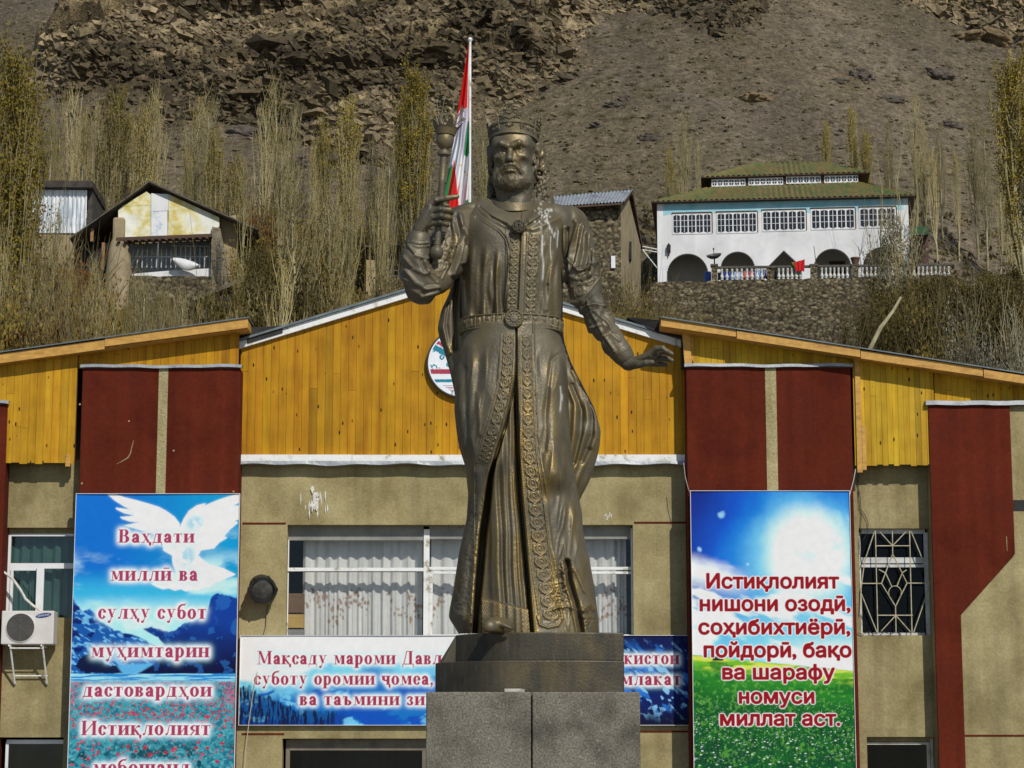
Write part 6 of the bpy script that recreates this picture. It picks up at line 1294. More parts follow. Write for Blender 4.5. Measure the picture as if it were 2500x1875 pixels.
q = Vector(P(1255,782,YS-.355)); q = Vector((q.x, q.y, (zt+zb_)/2)); bk = MB().lathe([(.071,-.03),(.072,.01),(.066,.022),(.058,.022),(.056,.014),(.03,.014),(.028,.024),(.001,.026)], tuple(q), 36, ax=(0,-1,0)).build('buckle', BRP, o)
b = MB()
for k in range(12): a_ = k*math.pi/6; b.prism([tuple(q+Vector((u*math.cos(a_)-w_*math.sin(a_), -.0155, u*math.sin(a_)+w_*math.cos(a_)))) for u,w_ in ((.029,0),(.042,-.007),(.055,0),(.042,.007))], (0,-.006,0))
for k in range(24): a_ = k*math.pi/12; b.lathe([(.004,0),(.003,.004),(.001,.005)], tuple(q+Vector((.062*math.cos(a_),-.0215,.062*math.sin(a_)))), 6, ax=(0,-1,0))
b.build('buckle_petals', BRP, bk)
S = SDF(P(1165,1555,YS-.85)-[0,0,.03], P(1280,1490,YS-.2)+[0,.5,.04], .008)
S.chain([pt(1195,1530,-.70),pt(1212,1528,-.60),pt(1240,1532,-.45)],[.050,.062,.07],.03); S.chain([pt(1196,1512,-.63),pt(1218,1521,-.68),pt(1246,1533,-.66)],[.014,.018,.013],.02)
v, f = S.surface(); v[:,2] = v[:,2]; zs_ = float(P(1300,1543.5,YS-.60)[2])-.004; v = v-[0,0,max(0,v[:,2].min()-zs_)]; v[:,2] = np.maximum(v[:,2], zs_); sculpt('shoe', [(v,f)], BRP, king, 1)
# ---- sceptre
def sp(x, y): return Vector(P(x, y, YS-.445))
p0, p1 = sp(1066,616), sp(1086.5,343); axs = (p1-p0).normalized(); Ls = (p1-p0).length
sc_ = MB(); prof = [(.001,-.058),(.030,-.050),(.050,-.028),(.056,0),(.050,.028),(.034,.045),(.034,.056),(.038,.058),(.038,.068),(.029,.072)]
prof += [(.031,.10),(.031,Ls*.62),(.034,Ls*.63),(.034,Ls*.645),(.031,Ls*.655),(.034,Ls*.80),(.036,Ls*.855),(.052,Ls*.866),(.056,Ls*.882),(.050,Ls*.897),(.034,Ls*.905),(.034,Ls*.92),(.058,Ls*.945),(.072,Ls*.985),(.074,Ls*1.02),(.068,Ls*1.05)]
prof = [(r_*(.80 if 0 < h_ < Ls*.93 and r_ < .045 else .93), h_) for r_, h_ in prof]; sc_.lathe(prof, tuple(p0), 28, ax=axs); sceptre = sc_.build('sceptre', BRP, king, True)
top = p0+axs*(Ls*1.045); n1 = axs.cross(Vector((0,1,0))).normalized(); n2 = n1.cross(axs).normalized()
b = MB(); V = []; n = 40
for i in range(n):
    a_ = 2*math.pi*i/n; tip = .034*max(0, math.cos(a_*5+math.pi))**1.2*1.4
    for r_, h in ((.070,0),(.074,.0),(.088,.045),(.096+tip*.7,.06+tip),(.090+tip*.7,.062+tip),(.078,.03)): d_ = n1*math.cos(a_)+n2*math.sin(a_); V.append(tuple(top+d_*r_+axs*h))
mesh_np('sceptre_cup', V, np.array([(i*6+j, ((i+1) % n)*6+j, ((i+1) % n)*6+(j+1) % 6, i*6+(j+1) % 6) for i in range(n) for j in range(6)]), BRP, sceptre, False)
b = MB()
def fl(u, h, d=0): return tuple(top+n1*u*-1+axs*h+n2*d)
b.tube([fl(.0,.02),fl(.0,.10)], [.03,.022], 8)
b.tube([fl(.040,.085),fl(.058,.115),fl(.050,.155),fl(.025,.172),fl(0,.155),fl(-.004,.125),fl(.014,.108),fl(.028,.118)], [.020,.022,.022,.020,.018,.016,.013,.010], 8)
b.tube([fl(-.030,.085),fl(-.046,.110),fl(-.044,.145),fl(-.022,.165),fl(0,.158)], [.016,.018,.018,.015,.012], 8)
b.tube([fl(.015,.165),fl(.03,.195),fl(.012,.215),fl(-.012,.212),fl(-.02,.190),fl(-.004,.18)], [.018,.019,.018,.015,.012,.009], 8)
b.tube([fl(.02,.06),fl(-.02,.07)], .035, 8); b.build('finial', BRP, sceptre, True)
stars = [(1053,288),(1055,262),(1066,247),(1085,240),(1108,244),(1128,268),(1131,292)]
for i, (x, y) in enumerate(stars):
    c_ = sp(x, y); pts = [tuple(c_+Vector((r_*math.sin(k*math.pi/5+.2*i),-.006,r_*math.cos(k*math.pi/5+.2*i)))) for k in range(10) for r_ in ((.024 if k % 2 == 0 else .010),)]
    b = MB(); b.prism(pts[::-1], (0,.012,0)); rt = top+n1*(-.05 if x > 1087 else .05)+axs*.06; b.tube([tuple(rt), tuple(rt.lerp(c_,.6)+axs*.012), tuple(c_)], .004, 5); b.build('star', BRP, sceptre)
# ================================================================ pedestal
ped = empty('pedestal', (float(P(1302,1690,YS)[0]), YS, 0), 'dark stepped bronze base on a speckled granite plinth under the statue', 'pedestal')
def tier(name, top, bot, zt, zb, m):
    V = []; n = len(top)
    for (x,y),(xb,yb) in zip(top,bot): pass
    T = [(float(x),float(y),zt) for x,y in top]; Bq = [(float(x),float(y),zb) for x,y in bot]; b = MB(); b.add(Bq+T, [tuple(range(n-1,-1,-1)), tuple(range(n,2*n))]+[(i,(i+1) % n,n+(i+1) % n,n+i) for i in range(n)]); return b.build(name, m, ped, False, .008)
def fx_(px, dy, py=1580): return float(P(px, py, YS+dy)[0])
def arcp(x0, x1, py, bulge, dy0, n=24, xr=None):
    return None
zA, zB, zC = float(P(1300,1543.5,YS-.60)[2]), float(P(1300,1612,YS-.68)[2]), float(P(1300,1691,YS-.72)[2])
def plan(lx, ly, py, front, right, n=26):
    """curved front running from the left corner to the square cut right end"""
    xr = fx_(right, front+.06, py); xl = fx_(lx, ly, py); pts = []
    for i in range(n+1):
        t = i/n; x = xl+(xr-xl)*t; y = front+(ly-front)*(1-min(1,t/.42))**2.2+.06*max(0,(t-.6)/.4)**2; pts.append((x, YS+y))
    return pts+[(xr, YS+.75), (xl-.02, YS+.75)]
topA = plan(1113,-.30,1557,-.60,1523); botA = plan(1113,-.30,1606,-.60,1523); topA2 = topA[:]; botA2 = botA[:]
topA2[-1] = (fx_(1104,.5,1560),YS+.75); botA2[-1] = (fx_(1075,.3,1610),YS+.75)
tier('base_step', topA2, botA2, zA, zB+.002, BRD)
b = MB(); xl = fx_(1113,-.30,1580); b.add([(xl+.0,YS-.30,zA-.002),(xl-.02,YS+.25,zA-.002),(xl-.16,YS+.25,zB+.003),(xl-.10,YS-.24,zB+.003),(xl+.0,YS-.29,zB+.003)], [(0,1,2,3),(0,3,4),(1,0,4,2),(2,4,3)]); b.build('base_wedge', BRP, ped)
tier('base_step', plan(1063,-.34,1625,-.68,1524), plan(1063,-.34,1680,-.68,1524), zB, zC+.001, BRD)
GRAN = mat('speckled granite', [(.085,.078,.06),(.155,.142,.11),(.20,.185,.145)], 3, .75, .25, 60, fine=(75,.5), spec=.35)
N, L, bb = nodes(GRAN); src = bb.inputs['Base Color'].links[0].from_socket; vo = N.new('ShaderNodeTexVoronoi'); vo.inputs['Scale'].default_value = 14; L.new([n for n in N if n.type == 'TEX_COORD'][0].outputs['Object'], vo.inputs['Vector'])
cr = N.new('ShaderNodeValToRGB'); e = cr.color_ramp.elements; e[0].position = .10; e[0].color = (.30,.27,.20,1); e[1].position = .2; e[1].color = (0,0,0,1); L.new(vo.outputs['Distance'], cr.inputs[0])
mx = N.new('ShaderNodeMix'); mx.data_type = 'RGBA'; mx.blend_type = 'ADD'; mx.inputs[0].default_value = .22; L.new(src, mx.inputs[6]); L.new(cr.outputs[0], mx.inputs[7]); L.new(mx.outputs[2], bb.inputs['Base Color'])
yf = YS-.84; gx0, gxm, gx1 = float(P(1040,1750,yf)[0]), float(P(1298,1750,yf)[0]), float(P(1563,1750,yf)[0])
MB().box(gx0+.02,gx1-.02,yf+.06,YS+.9,0,zC-.004).build('plinth_core', GRAN, ped)
for x0, x1 in ((gx0,gxm-.005),(gxm+.005,gx1)):
    MB().box(x0,x1,yf,yf+.055,.9,zC).build('granite_slab', GRAN, ped, bevel=.01); MB().box(x0,x1,yf,yf+.055,.12,.888).build('granite_slab', GRAN, ped, bevel=.01)
MB().box(gx1-.018,gx1,yf+.06,YS+.9,.12,zC).build('granite_slab', GRAN, ped, bevel=.006); MB().box(gx0,gx0+.018,yf+.06,YS+.9,.12,zC).build('granite_slab', GRAN, ped, bevel=.006)
MB().box(gx0+.0,gx1-.0,yf+.06,YS+.9,zC-.003,zC-.0005).build('granite_slab', GRAN, ped)
MB().box(gx0-.5,gx1+.5,yf-.5,YS+1.4,0,.1195).build('step', GRAN, ped, bevel=.01)
q0, q1 = P(1232,1688,YS-.80), P(1281,1688,YS-.80)
b = MB(); b.prism([(q0[0],YS-.82,zC+.002),(q1[0]-.03,YS-.83,zC+.002),(q1[0],YS-.72,zC+.002),(q0[0]+.01,YS-.70,zC+.002)], (0,.0,.022)); tag(b.build('stone_chip', mat('pale chipped stone', [(.42,.40,.34),(.6,.58,.5)], 14, .8)), 'pale flat chip of stone lying on the front edge of the granite plinth', 'stone')
# ================================================================ houses up the slope
STONE_COL = None
def stone_mat(name, dark=(.05,.042,.03), cols=((.15,.125,.085),(.24,.20,.13),(.33,.29,.20)), sc=2.6):
    m = bpy.data.materials.new(name); m.use_nodes = True; N, L, b = nodes(m); b.inputs['Roughness'].default_value = .95; b.inputs['Specular IOR Level'].default_value = .15
    at = N.new('ShaderNodeAttribute'); at.attribute_name = 'tint'; nz = N.new('ShaderNodeTexNoise'); nz.inputs['Scale'].default_value = 5; nz.inputs['Detail'].default_value = 6; tc = N.new('ShaderNodeTexCoord'); L.new(tc.outputs['Object'], nz.inputs[0])
    mr = N.new('ShaderNodeMapRange'); mr.inputs[1].default_value = .3; mr.inputs[2].default_value = .7; mr.inputs[3].default_value = .65; mr.inputs[4].default_value = 1.35; L.new(nz.outputs[0], mr.inputs[0])
    v = N.new('ShaderNodeVectorMath'); v.operation = 'SCALE'; L.new(at.outputs['Color'], v.inputs[0]); L.new(mr.outputs[0], v.inputs['Scale']); L.new(v.outputs[0], b.inputs['Base Color']); return m
STONE = stone_mat('rubble masonry')
def stone_face(name, A, B, z0f, z1f, parent, size=.36, st=.055, seed=1, depth=.5, tone=1.0):
    """rubble wall from A to B (x,y): every stone is a bump in the mesh with its own colour; z0f,z1f give bottom and top along 0..1"""
    A = np.array(A, float); B = np.array(B, float); Ln = np.linalg.norm(B-A); e = (B-A)/Ln; nrm = np.array([e[1],-e[0]])
    if nrm[1] > 0 and abs(nrm[1]) > .3: nrm = -nrm
    nu = int(Ln/st)+2; zmax = max(z1f(0),z1f(1),z1f(.5)); zmin = min(z0f(0),z0f(1)); nv = int((zmax-zmin)/st)+2
    u = np.linspace(0,1,nu)[None]; t = np.linspace(0,1,nv)[:,None]; Z0 = np.array([z0f(q) for q in u[0]])[None]; Z1 = np.array([z1f(q) for q in u[0]])[None]; Z1 = Z1+.07*(vnoise(u*Ln*2.2,0*u,0,seed)-.5)
    Z = Z0+(Z1-Z0)*t; S_ = u*Ln+0*t; wx = .35*(fbm(S_*1.2,Z*1.2,0,3,seed)-.5)
    e1, e2, c = worley((S_+wx)/size, (Z+wx*.6)/size*1.55, 0, seed+10); gap = sstep(.02,.20,e2-e1); bump = (.4+.6*c)*gap*(1-.5*e1)
    D = .10*bump+.02*fbm(S_*6,Z*6,0,3,seed+2); X = A[0]+e[0]*S_+nrm[0]*D; Y = A[1]+e[1]*S_+nrm[1]*D
    cc = c[...,None]; h = _h(np.floor(c*9999),np.floor(c*777),np.floor(c*55),3)[...,None]
    col = (np.array([.100,.085,.055])*(1-cc)+np.array([.26,.225,.145])*cc)*(1-.25*h)+np.array([.02,.008,.0])*h; col = np.where(h > .86, col*1.45, col); col = col*gap[...,None]+np.array([.040,.033,.022])*(1-gap[...,None]); col *= tone
    V = np.stack([X,Y,Z],-1).reshape(-1,3)
    o = mesh_np(name, V, grid_faces(nv,nu) if nrm[1] < 0 else grid_faces(nv,nu)[:, ::-1], STONE, parent, True, {'tint': ('POINT','FLOAT_COLOR', col.reshape(-1,3))})
    b = MB(); a0, b0 = A+nrm*-.01, B+nrm*-.01; a1, b1 = A-nrm*depth, B-nrm*depth
    b.add([(*a0,z0f(0)),(*b0,z0f(1)),(*b1,z0f(1)),(*a1,z0f(0)),(*a0,z1f(0)-.04),(*b0,z1f(1)-.04),(*b1,z1f(1)-.04),(*a1,z1f(0)-.04)], [(0,3,2,1),(4,5,6,7),(0,1,5,4),(1,2,6,5),(2,3,7,6),(3,0,4,7)]); b.build('wall_core', mat('earth mortar', [(.06,.05,.035),(.12,.10,.07)], 4, .95), o if parent is None else parent)
    return o
class Frame:
    """local frame of a house front: u along the front, d inwards, z up; fed with measured photo positions"""
    def __init__(s, Y0, k): s.Y0, s.k = Y0, k; n = math.hypot(1,k); s.e = np.array([1,k])/n; s.n = np.array([-k,1])/n; s.o = np.array([0,Y0])
    def uz(s, px, py, d=0.0):
        p = P(px, py, s.Y0+d*math.hypot(1,s.k), s.k); return float((p[:2]-s.o) @ s.e), float(p[2])
    def W(s, u, d, z): q = s.o+s.e*u+s.n*d; return (float(q[0]), float(q[1]), float(z))
    def box(s, b, u0, u1, d0, d1, z0, z1):
        b.add([s.W(u0,d0,z0),s.W(u1,d0,z0),s.W(u1,d1,z0),s.W(u0,d1,z0),s.W(u0,d0,z1),s.W(u1,d0,z1),s.W(u1,d1,z1),s.W(u0,d1,z1)], [(0,3,2,1),(4,5,6,7),(0,1,5,4),(1,2,6,5),(2,3,7,6),(3,0,4,7)])
    def poly(s, b, pts, d, t):
        b.prism([s.W(u,d,z) for u,z in pts], Vector(s.W(0,t,0))-Vector(s.W(0,0,0)))
WF = Frame(131.35, -.092)
WW = mat('whitewashed wall', [(.70,.71,.71),(.78,.79,.79),(.80,.80,.80)], 1.2, .85, .2, 12)
streaks(WW, .10, 1.5, .2)
CYAN = mat('pale cyan limewash', [(.25,.56,.64),(.42,.68,.74)], 1.5, .85)
GRN = mat('rusty green roof sheet', [(.075,.11,.034),(.13,.122,.034),(.155,.118,.038)], .55, .6, .2, 20, stretch=(3.2,1,1), lo=.36, hi=.60, fine=(5,.3))
BROWN = mat('brown timber', [(.045,.022,.012),(.09,.045,.022)], 3, .7)
BLKG = mat('black window glass', [(.012,.012,.014),(.03,.03,.032)], 2, .15)
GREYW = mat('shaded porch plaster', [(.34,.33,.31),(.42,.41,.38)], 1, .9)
uL, zL = WF.uz(1606,690); uR, _ = WF.uz(2223,690); zG = zL-.9
house = empty('white_house', WF.W((uL+uR)/2,0,zG), 'large white house with arches and rusty green two tier roof on the stone terrace', 'house')
wins = []
for x0,x1,y0,y1,n in ((1643,1736,522,570,5),(1751,1847,519,568,5),(1862,1966,514,563,5),(1981,2086,510,559,5),(2099,2186,507,555,4)):
    a = WF.uz(x0,(y0+y1)/2)[0]; c = WF.uz(x1,(y0+y1)/2)[0]; xm = (x0+x1)/2; wins.append((a,c,WF.uz(xm,y1)[1],WF.uz(xm,y0)[1],n))
zT = max(WF.uz(1606,480)[1], WF.uz(2223,470)[1])-.42
arch = []
for x0,x1,yt,kind in ((1628,1729,619,'a'),(1759,1843,614,'a'),(1872,1957,611,'t'),(1987,2079,607,'a'),(2107,2201,603,'a')):
    a = WF.uz(x0,650)[0]; c = WF.uz(x1,650)[0]; zt_ = WF.uz((x0+x1)/2,yt)[1]; arch.append((a,c,zt_,kind))
b = MB(); n = 300
edges = sorted(set([uL+(uR-uL)*i/n for i in range(n+1)]+[q for w_ in arch for q in w_[:2]]))
for a, c in zip(edges[:-1], edges[1:]):
    m_ = (a+c)/2; z0 = zG
    for a0, a1, zt_, kd in arch:
        if a0 < m_ < a1:
            h_ = (a1-a0)/2; q = abs(m_-(a0+a1)/2)/h_; z0 = zt_-h_*1.05*(1-math.sqrt(max(0,1-q*q))) if kd == 'a' else zt_-h_*1.0*q
    WF.box(b, a, c, 0, .28, z0, zT)
b.build('wall', WW, house)
b = MB(); d1 = 9.0
WF.box(b,uL,uL+.25,.28,d1,zG,zT); WF.box(b,uR-.25,uR,.28,d1,zG,zT); WF.box(b,uL,uR,d1,d1+.25,zG,zT); b.build('wall', WW, house)
b = MB(); WF.box(b,uL+.3,uR-.3,2.6,2.75,zG,zL+2.9); WF.box(b,uL+.3,uR-.3,.29,2.6,zL+2.6,zL+2.8); WF.box(b,uL+.26,uR-.26,.29,8.9,zG+.2,zG+.35)
for (a0,a1,_,_),(c0,c1,_,_) in zip(arch[:-1],arch[1:]): pass
b.build('porch', GREYW, house)
b = MB(); u0 = WF.uz(1705,672)[0]; WF.box(b,u0,u0+.28,2.55,2.6,zL+.1,zL+.55); b.build('porch_window', BROWN, house); b = MB(); u0 = WF.uz(2030,672)[0]; WF.box(b,u0,u0+.9,2.55,2.6,zL-.5,zL+1.6); b.build('porch_door', BROWN, house)
uu0, zz0 = WF.uz(1622,515); b = MB(); zc0 = WF.uz(1900,505)[1]; pts = []
for i in range(60): t_ = i/59; u = uL+.35+(uR-uL-.6)*t_; pts.append((u, zc0-.26+.10*math.sin(t_*37)+.16*(vnoise(t_*16.,0.,0.,3)-.5)-.10*(1-t_)))
WF.poly(b, pts+[(uR-.25,zT-.002),(uL+.35,zT-.002)], -.006, .005); b.build('painted_band', CYAN, house)
for (a, c, z0, z1, n) in wins:
    b = MB(); WF.box(b,a-.04,c+.04,-.03,.02,z0-.04,z1+.02); wn = b.build('window', WW, house)
    g_ = MB(); mt_ = MB(); lw_ = (c-a)/n
    for i in range(n):
        x0 = a+lw_*i+lw_*.08; x1 = a+lw_*(i+1)-lw_*.08; xm = (x0+x1)/2; dz = lw_*.16
        WF.poly(g_, [(x0,z0+dz+.02),(xm,z0+.02),(x1,z0+dz+.02),(x1,z1-dz-.04),(xm,z1-.04),(x0,z1-dz-.04)], -.036, .005)
        WF.box(mt_,xm-.015,xm+.015,-.05,-.037,z0+.02,z1-.04)
        for q in (.36,.66): WF.box(mt_,x0,x1,-.048,-.037,z0+(z1-z0)*q-.012,z0+(z1-z0)*q+.012)
    g_.build('pane', BLKG, wn); mt_.build('glazing_bars', WW, wn)
    b = MB(); WF.box(b,a-.06,c+.06,-.06,.02,z1+.022,z1+.09); WF.box(b,c+.04,c+.09,-.05,.02,z0,z1+.02); b.build('lintel', BROWN, wn)
# roofs: four corrugated slopes each
def hip_roof(eL, eR, tL, tR, dE, dT, dB, nm, flat=True):
    """eaves and upper edge given as photo points; dE, dT depth of eave and upper edge, dB depth of the back eave"""
    a = WF.uz(*eL,dE); c = WF.uz(*eR,dE); p = WF.uz(*tL,dT); q = WF.uz(*tR,dT); rf = None
    def slope(A,B,C,D,name,nx):
        V = []; A,B,C,D = [np.array(x) for x in (A,B,C,D)]; nr_ = 10
        for j in range(nr_+1):
            t_ = j/nr_; Lp = A+(D-A)*t_; Rp = B+(C-B)*t_; ln = np.linalg.norm(B-A)
            for i in range(nx+1):
                s_ = i/nx; pt_ = Lp+(Rp-Lp)*s_; w0 = np.dot(pt_-A,(B-A)/ln); pt_ = pt_+np.array([0,0,.035*math.sin(w0*2*math.pi/.30)-.02*((t_*5) % 1)]); V.append(pt_)
        return mesh_np(name, V, grid_faces(nr_+1,nx+1), GRN, house, True)
    F0, F1, T0, T1 = WF.W(a[0],dE,a[1]), WF.W(c[0],dE,c[1]), WF.W(p[0],dT,p[1]), WF.W(q[0],dT,q[1]); B0, B1 = WF.W(a[0],dB,a[1]-.0), WF.W(c[0],dB,c[1]); dT2 = dB-(dT-dE); U0, U1 = WF.W(p[0],dT2,p[1]), WF.W(q[0],dT2,q[1])
    slope(F0,F1,T1,T0,'roof',420); slope(F1,B1,U1,T1,'roof',120); slope(B0,F0,T0,U0,'roof',120); slope(B1,B0,U0,U1,'roof',60)
    b = MB(); z_ = -.075; b.add([tuple(np.array(x)+[0,0,z_]) for x in (F0,F1,B1,B0)]+[tuple(np.array(x)+[0,0,-.03]) for x in (F0,F1,B1,B0)], [(0,1,2,3),(4,7,6,5),(0,4,5,1),(1,5,6,2),(2,6,7,3),(3,7,4,0)]); b.build('eaves', BROWN, house)
hip_roof((1590,491),(2238,475),(1724,458),(2104,444),-.42,3.0,9.7,'lower')
b = MB(); a0 = WF.uz(1735,450,3.0); a1 = WF.uz(2097,440,3.0); zt_ = WF.uz(1900,424,2.6)[1]; WF.box(b,a0[0],a1[0],3.05,6.2,a0[1]-.4,zt_); b.build('clerestory', BROWN, house)
for x0,x1,y0,y1 in ((1736,1821,437,455),(1826,1913,434,452),(1918,2005,430,448),(2011,2096,428,446)):
    a = WF.uz(x0,(y0+y1)/2,3.0)[0]; c = WF.uz(x1,(y0+y1)/2,3.0)[0]; z0 = WF.uz((x0+x1)/2,y1,3.0)[1]; z1 = WF.uz((x0+x1)/2,y0,3.0)[1]; b = MB(); WF.box(b,a+.03,c-.03,2.99,3.04,z0,z1); wn = b.build('window', WW, house); g_ = MB(); m2 = MB(); n = 6; lw_ = (c-a-.06)/n
    for i in range(n):
        x_0 = a+.03+lw_*i+lw_*.16; x_1 = a+.03+lw_*(i+1)-lw_*.12; dz = .05; WF.poly(g_, [(x_0,z0+.05+dz),((x_0+x_1)/2,z0+.05),(x_1,z0+.05+dz),(x_1,z1-.05-dz),((x_0+x_1)/2,z1-.05),(x_0,z1-.05-dz)], 2.984, .005)
        WF.box(m2,(x_0+x_1)/2-.016,(x_0+x_1)/2+.016,2.97,2.983,z0+.04,z1-.04); WF.box(m2,x_0,x_1,2.972,2.983,(z0+z1)/2-.014,(z0+z1)/2+.014)
    g_.build('pane', BLKG, wn); m2.build('glazing_bars', WW, wn)
hip_roof((1711,431),(2124,419),(1838,398),(2004,394),2.72,5.2,7.7,'upper')
b = MB(); u0, z0 = WF.uz(1633,610); WF.box(b,u0-.1,u0+.1,-.22,-.02,z0-.15,z0+.18); b.lathe([(.02,-.1),(.13,.0),(.02,.16)], WF.W(u0,-.12,z0+.2), 8); b.lathe([(.02,-.3),(.06,-.1)], WF.W(u0,-.12,z0-.1), 8); b.build('wall_lantern', BLACKM, house)
# ---- terrace: stone wall, pillars, balustrade
TF = Frame(127.6, -.092)
def tp(px, py, d=0): u, z = TF.uz(px,py,d); q = TF.W(u,d,z); return q
A, B = tp(1590,690), tp(2330,672)
stone_face('retaining_wall', A[:2], B[:2], lambda t: A[2]-2.75, lambda t: A[2]+(B[2]-A[2])*t, None, .27, .05, 5, .6, .92)
o = bpy.data.objects['retaining_wall']; tag(o, 'rubble stone retaining wall under the balustrade of the white house', 'wall')
TF2 = Frame(126.9, -.092); u, z = TF2.uz(1700,752); A2 = TF2.W(TF2.uz(1560,752)[0],0,0); B2 = TF2.W(TF2.uz(2330,752)[0],0,0)
o = stone_face('retaining_wall', A2[:2], B2[:2], lambda t: z-4.2, lambda t: z+.1*t, None, .30, .055, 8, .6, .85); tag(o, 'lower step of the rubble stone wall just above the right pine roof', 'wall')
b = MB(); b.tube([tp(1730,752,-.35),tp(1900,750,-.35),tp(2080,746,-.35)], .035, 6); tag(b.build('water_pipe', mat('pale pipe', [(.3,.28,.22),(.45,.42,.35)], 3, .7)), 'thin pale pipe running along the ledge of the stone terrace wall', 'pipe')
# terrace floor behind the wall
b = MB(); TF.box(b, TF.uz(1590,690)[0], TF.uz(2330,690)[0], .3, 14, A[2]-2.9, A[2]-.35); t_ = b.build('terrace', mat('terrace earth', [(.12,.10,.07),(.2,.17,.12)], 1, .95)); tag(t_, kind='structure')
pil = [(1744,645,686,13,'first stone pillar of the terrace, under the wire satellite dish'),(1882,650,683,15,'stone pillar between the laundry and the gabled doorway'),(1987,645,682,15,'stone pillar left of the fourth arch with a thin rod'),(2088,645,678,14,'stone pillar carrying the brown flower pot')]
for x, yt, yb, w_, lb in pil:
    a = TF.uz(x-w_*.55,660); c = TF.uz(x+w_*.55,660); zt_ = TF.uz(x,yt)[1]; zb_ = TF.uz(x,yb)[1]-.3; r_ = empty('stone_pillar', TF.W((a[0]+c[0])/2,.2,zb_), lb, 'pillar', 'stone pillars of the terrace')
    o = stone_face('pillar_face', TF.W(a[0],0,0)[:2], TF.W(c[0],0,0)[:2], lambda t: zb_, lambda t: zt_-.1, r_, .2, .04, int(x), .36)
    b = MB(); TF.box(b,a[0]-.05,c[0]+.05,-.10,.42,zt_-.10,zt_); b.build('pillar_cap', mat('dark slab', [(.07,.06,.045),(.14,.12,.09)], 4, .9), r_)
BALW = mat('white balusters', [(.50,.50,.46),(.70,.70,.66)], 4, .75)
RAIL = mat('dark rail', [(.05,.045,.035),(.10,.09,.07)], 4, .7)
def baluster(x, parent, yb=682, yt=656):
    u, z0 = TF.uz(x,yb,.1); _, z1 = TF.uz(x,yt,.1); h = z1-z0; b = MB(); prof = [(.07,0),(.07,.08*h),(.045,.10*h),(.09,.25*h),(.085,.33*h),(.035,.55*h),(.05,.72*h),(.07,.78*h),(.04,.82*h),(.07,.92*h),(.07,h)]; b.lathe([(r_*1.15,q) for r_,q in prof], TF.W(u,.1,z0), 10); b.build('baluster', BALW, parent, True)
def zoomx(v): return v/2.949+1550
for lo_, hi_, xs, lb in ((1752,1878,[627,663,701,736,770,808,843,881,915],'white balustrade in front of the hanging laundry'),(1890,1980,[1037,1068,1101,1131,1163,1195],'white balustrade under the red cloth and gabled doorway'),(1995,2082,[1347,1377,1408,1437,1467,1497,1530],'white balustrade in front of the fourth arch'),(2096,2328,[1640+31*i for i in range(21)],'white balustrade half hidden by bushes at the right end')):
    r_ = empty('balustrade', tp((lo_+hi_)/2,684,.1), lb, 'balustrade', 'balustrades between the terrace pillars')
    for q in xs: baluster(zoomx(q), r_, 684-.012*(zoomx(q)-1750), 657-.012*(zoomx(q)-1750))
    b = MB(); b.prism([tp(lo_,655-.012*(lo_-1750),.0),tp(hi_,655-.012*(hi_-1750),.0),tp(hi_,650-.012*(hi_-1750),.0),tp(lo_,650-.012*(lo_-1750),.0)], (0,.22,0)); b.build('handrail', RAIL, r_)
# dish, rod, pot, cloths
c_ = Vector(tp(1744,623,.15)); b = MB(); dish = empty('satellite_dish', tuple(tp(1744,645,.2)), 'wire mesh satellite dish seen edge on, standing on the first stone pillar', 'satellite dish')
axd = Vector((-.15,-.35,.9)).normalized(); b.lathe([(.02,0),(.20,.04),(.36,.14),(.42,.24),(.425,.25),(.36,.155),(.2,.055),(.02,.012)], tuple(c_-Vector((0,0,.22))), 24, ax=axd); b.build('dish', mat('dark mesh', [(.05,.05,.045),(.12,.12,.11)], 6, .6), dish, True)
b = MB(); b.tube([c_-Vector((0,0,.5)), c_-Vector((0,0,.2))], .035, 6); b.tube([c_-Vector((0,0,.2)), c_+axd*.35], .018, 5); b.lathe([(.03,0),(.05,.05),(.03,.1)], tuple(c_+axd*.3), 8); b.build('mast', BLACKM, dish)
b = MB(); b.tube([tp(1987,601,.1),tp(1990,625,.1),tp(1993,650,.1)], .02, 5); tag(b.build('thin_rod', RAIL), 'thin dark rod leaning beside the fourth arch of the white house', 'rod')
c_ = tp(2088,645,.18); b = MB(); b.lathe([(.15,0),(.20,.12),(.235,.28),(.26,.30),(.26,.36),(.22,.36),(.2,.30),(.001,.29)], c_, 20); tag(b.build('flower_pot', mat('brown clay', [(.10,.055,.03),(.17,.09,.05)], 6, .8), None, True), 'brown clay flower pot on the right hand terrace pillar', 'flower pot')
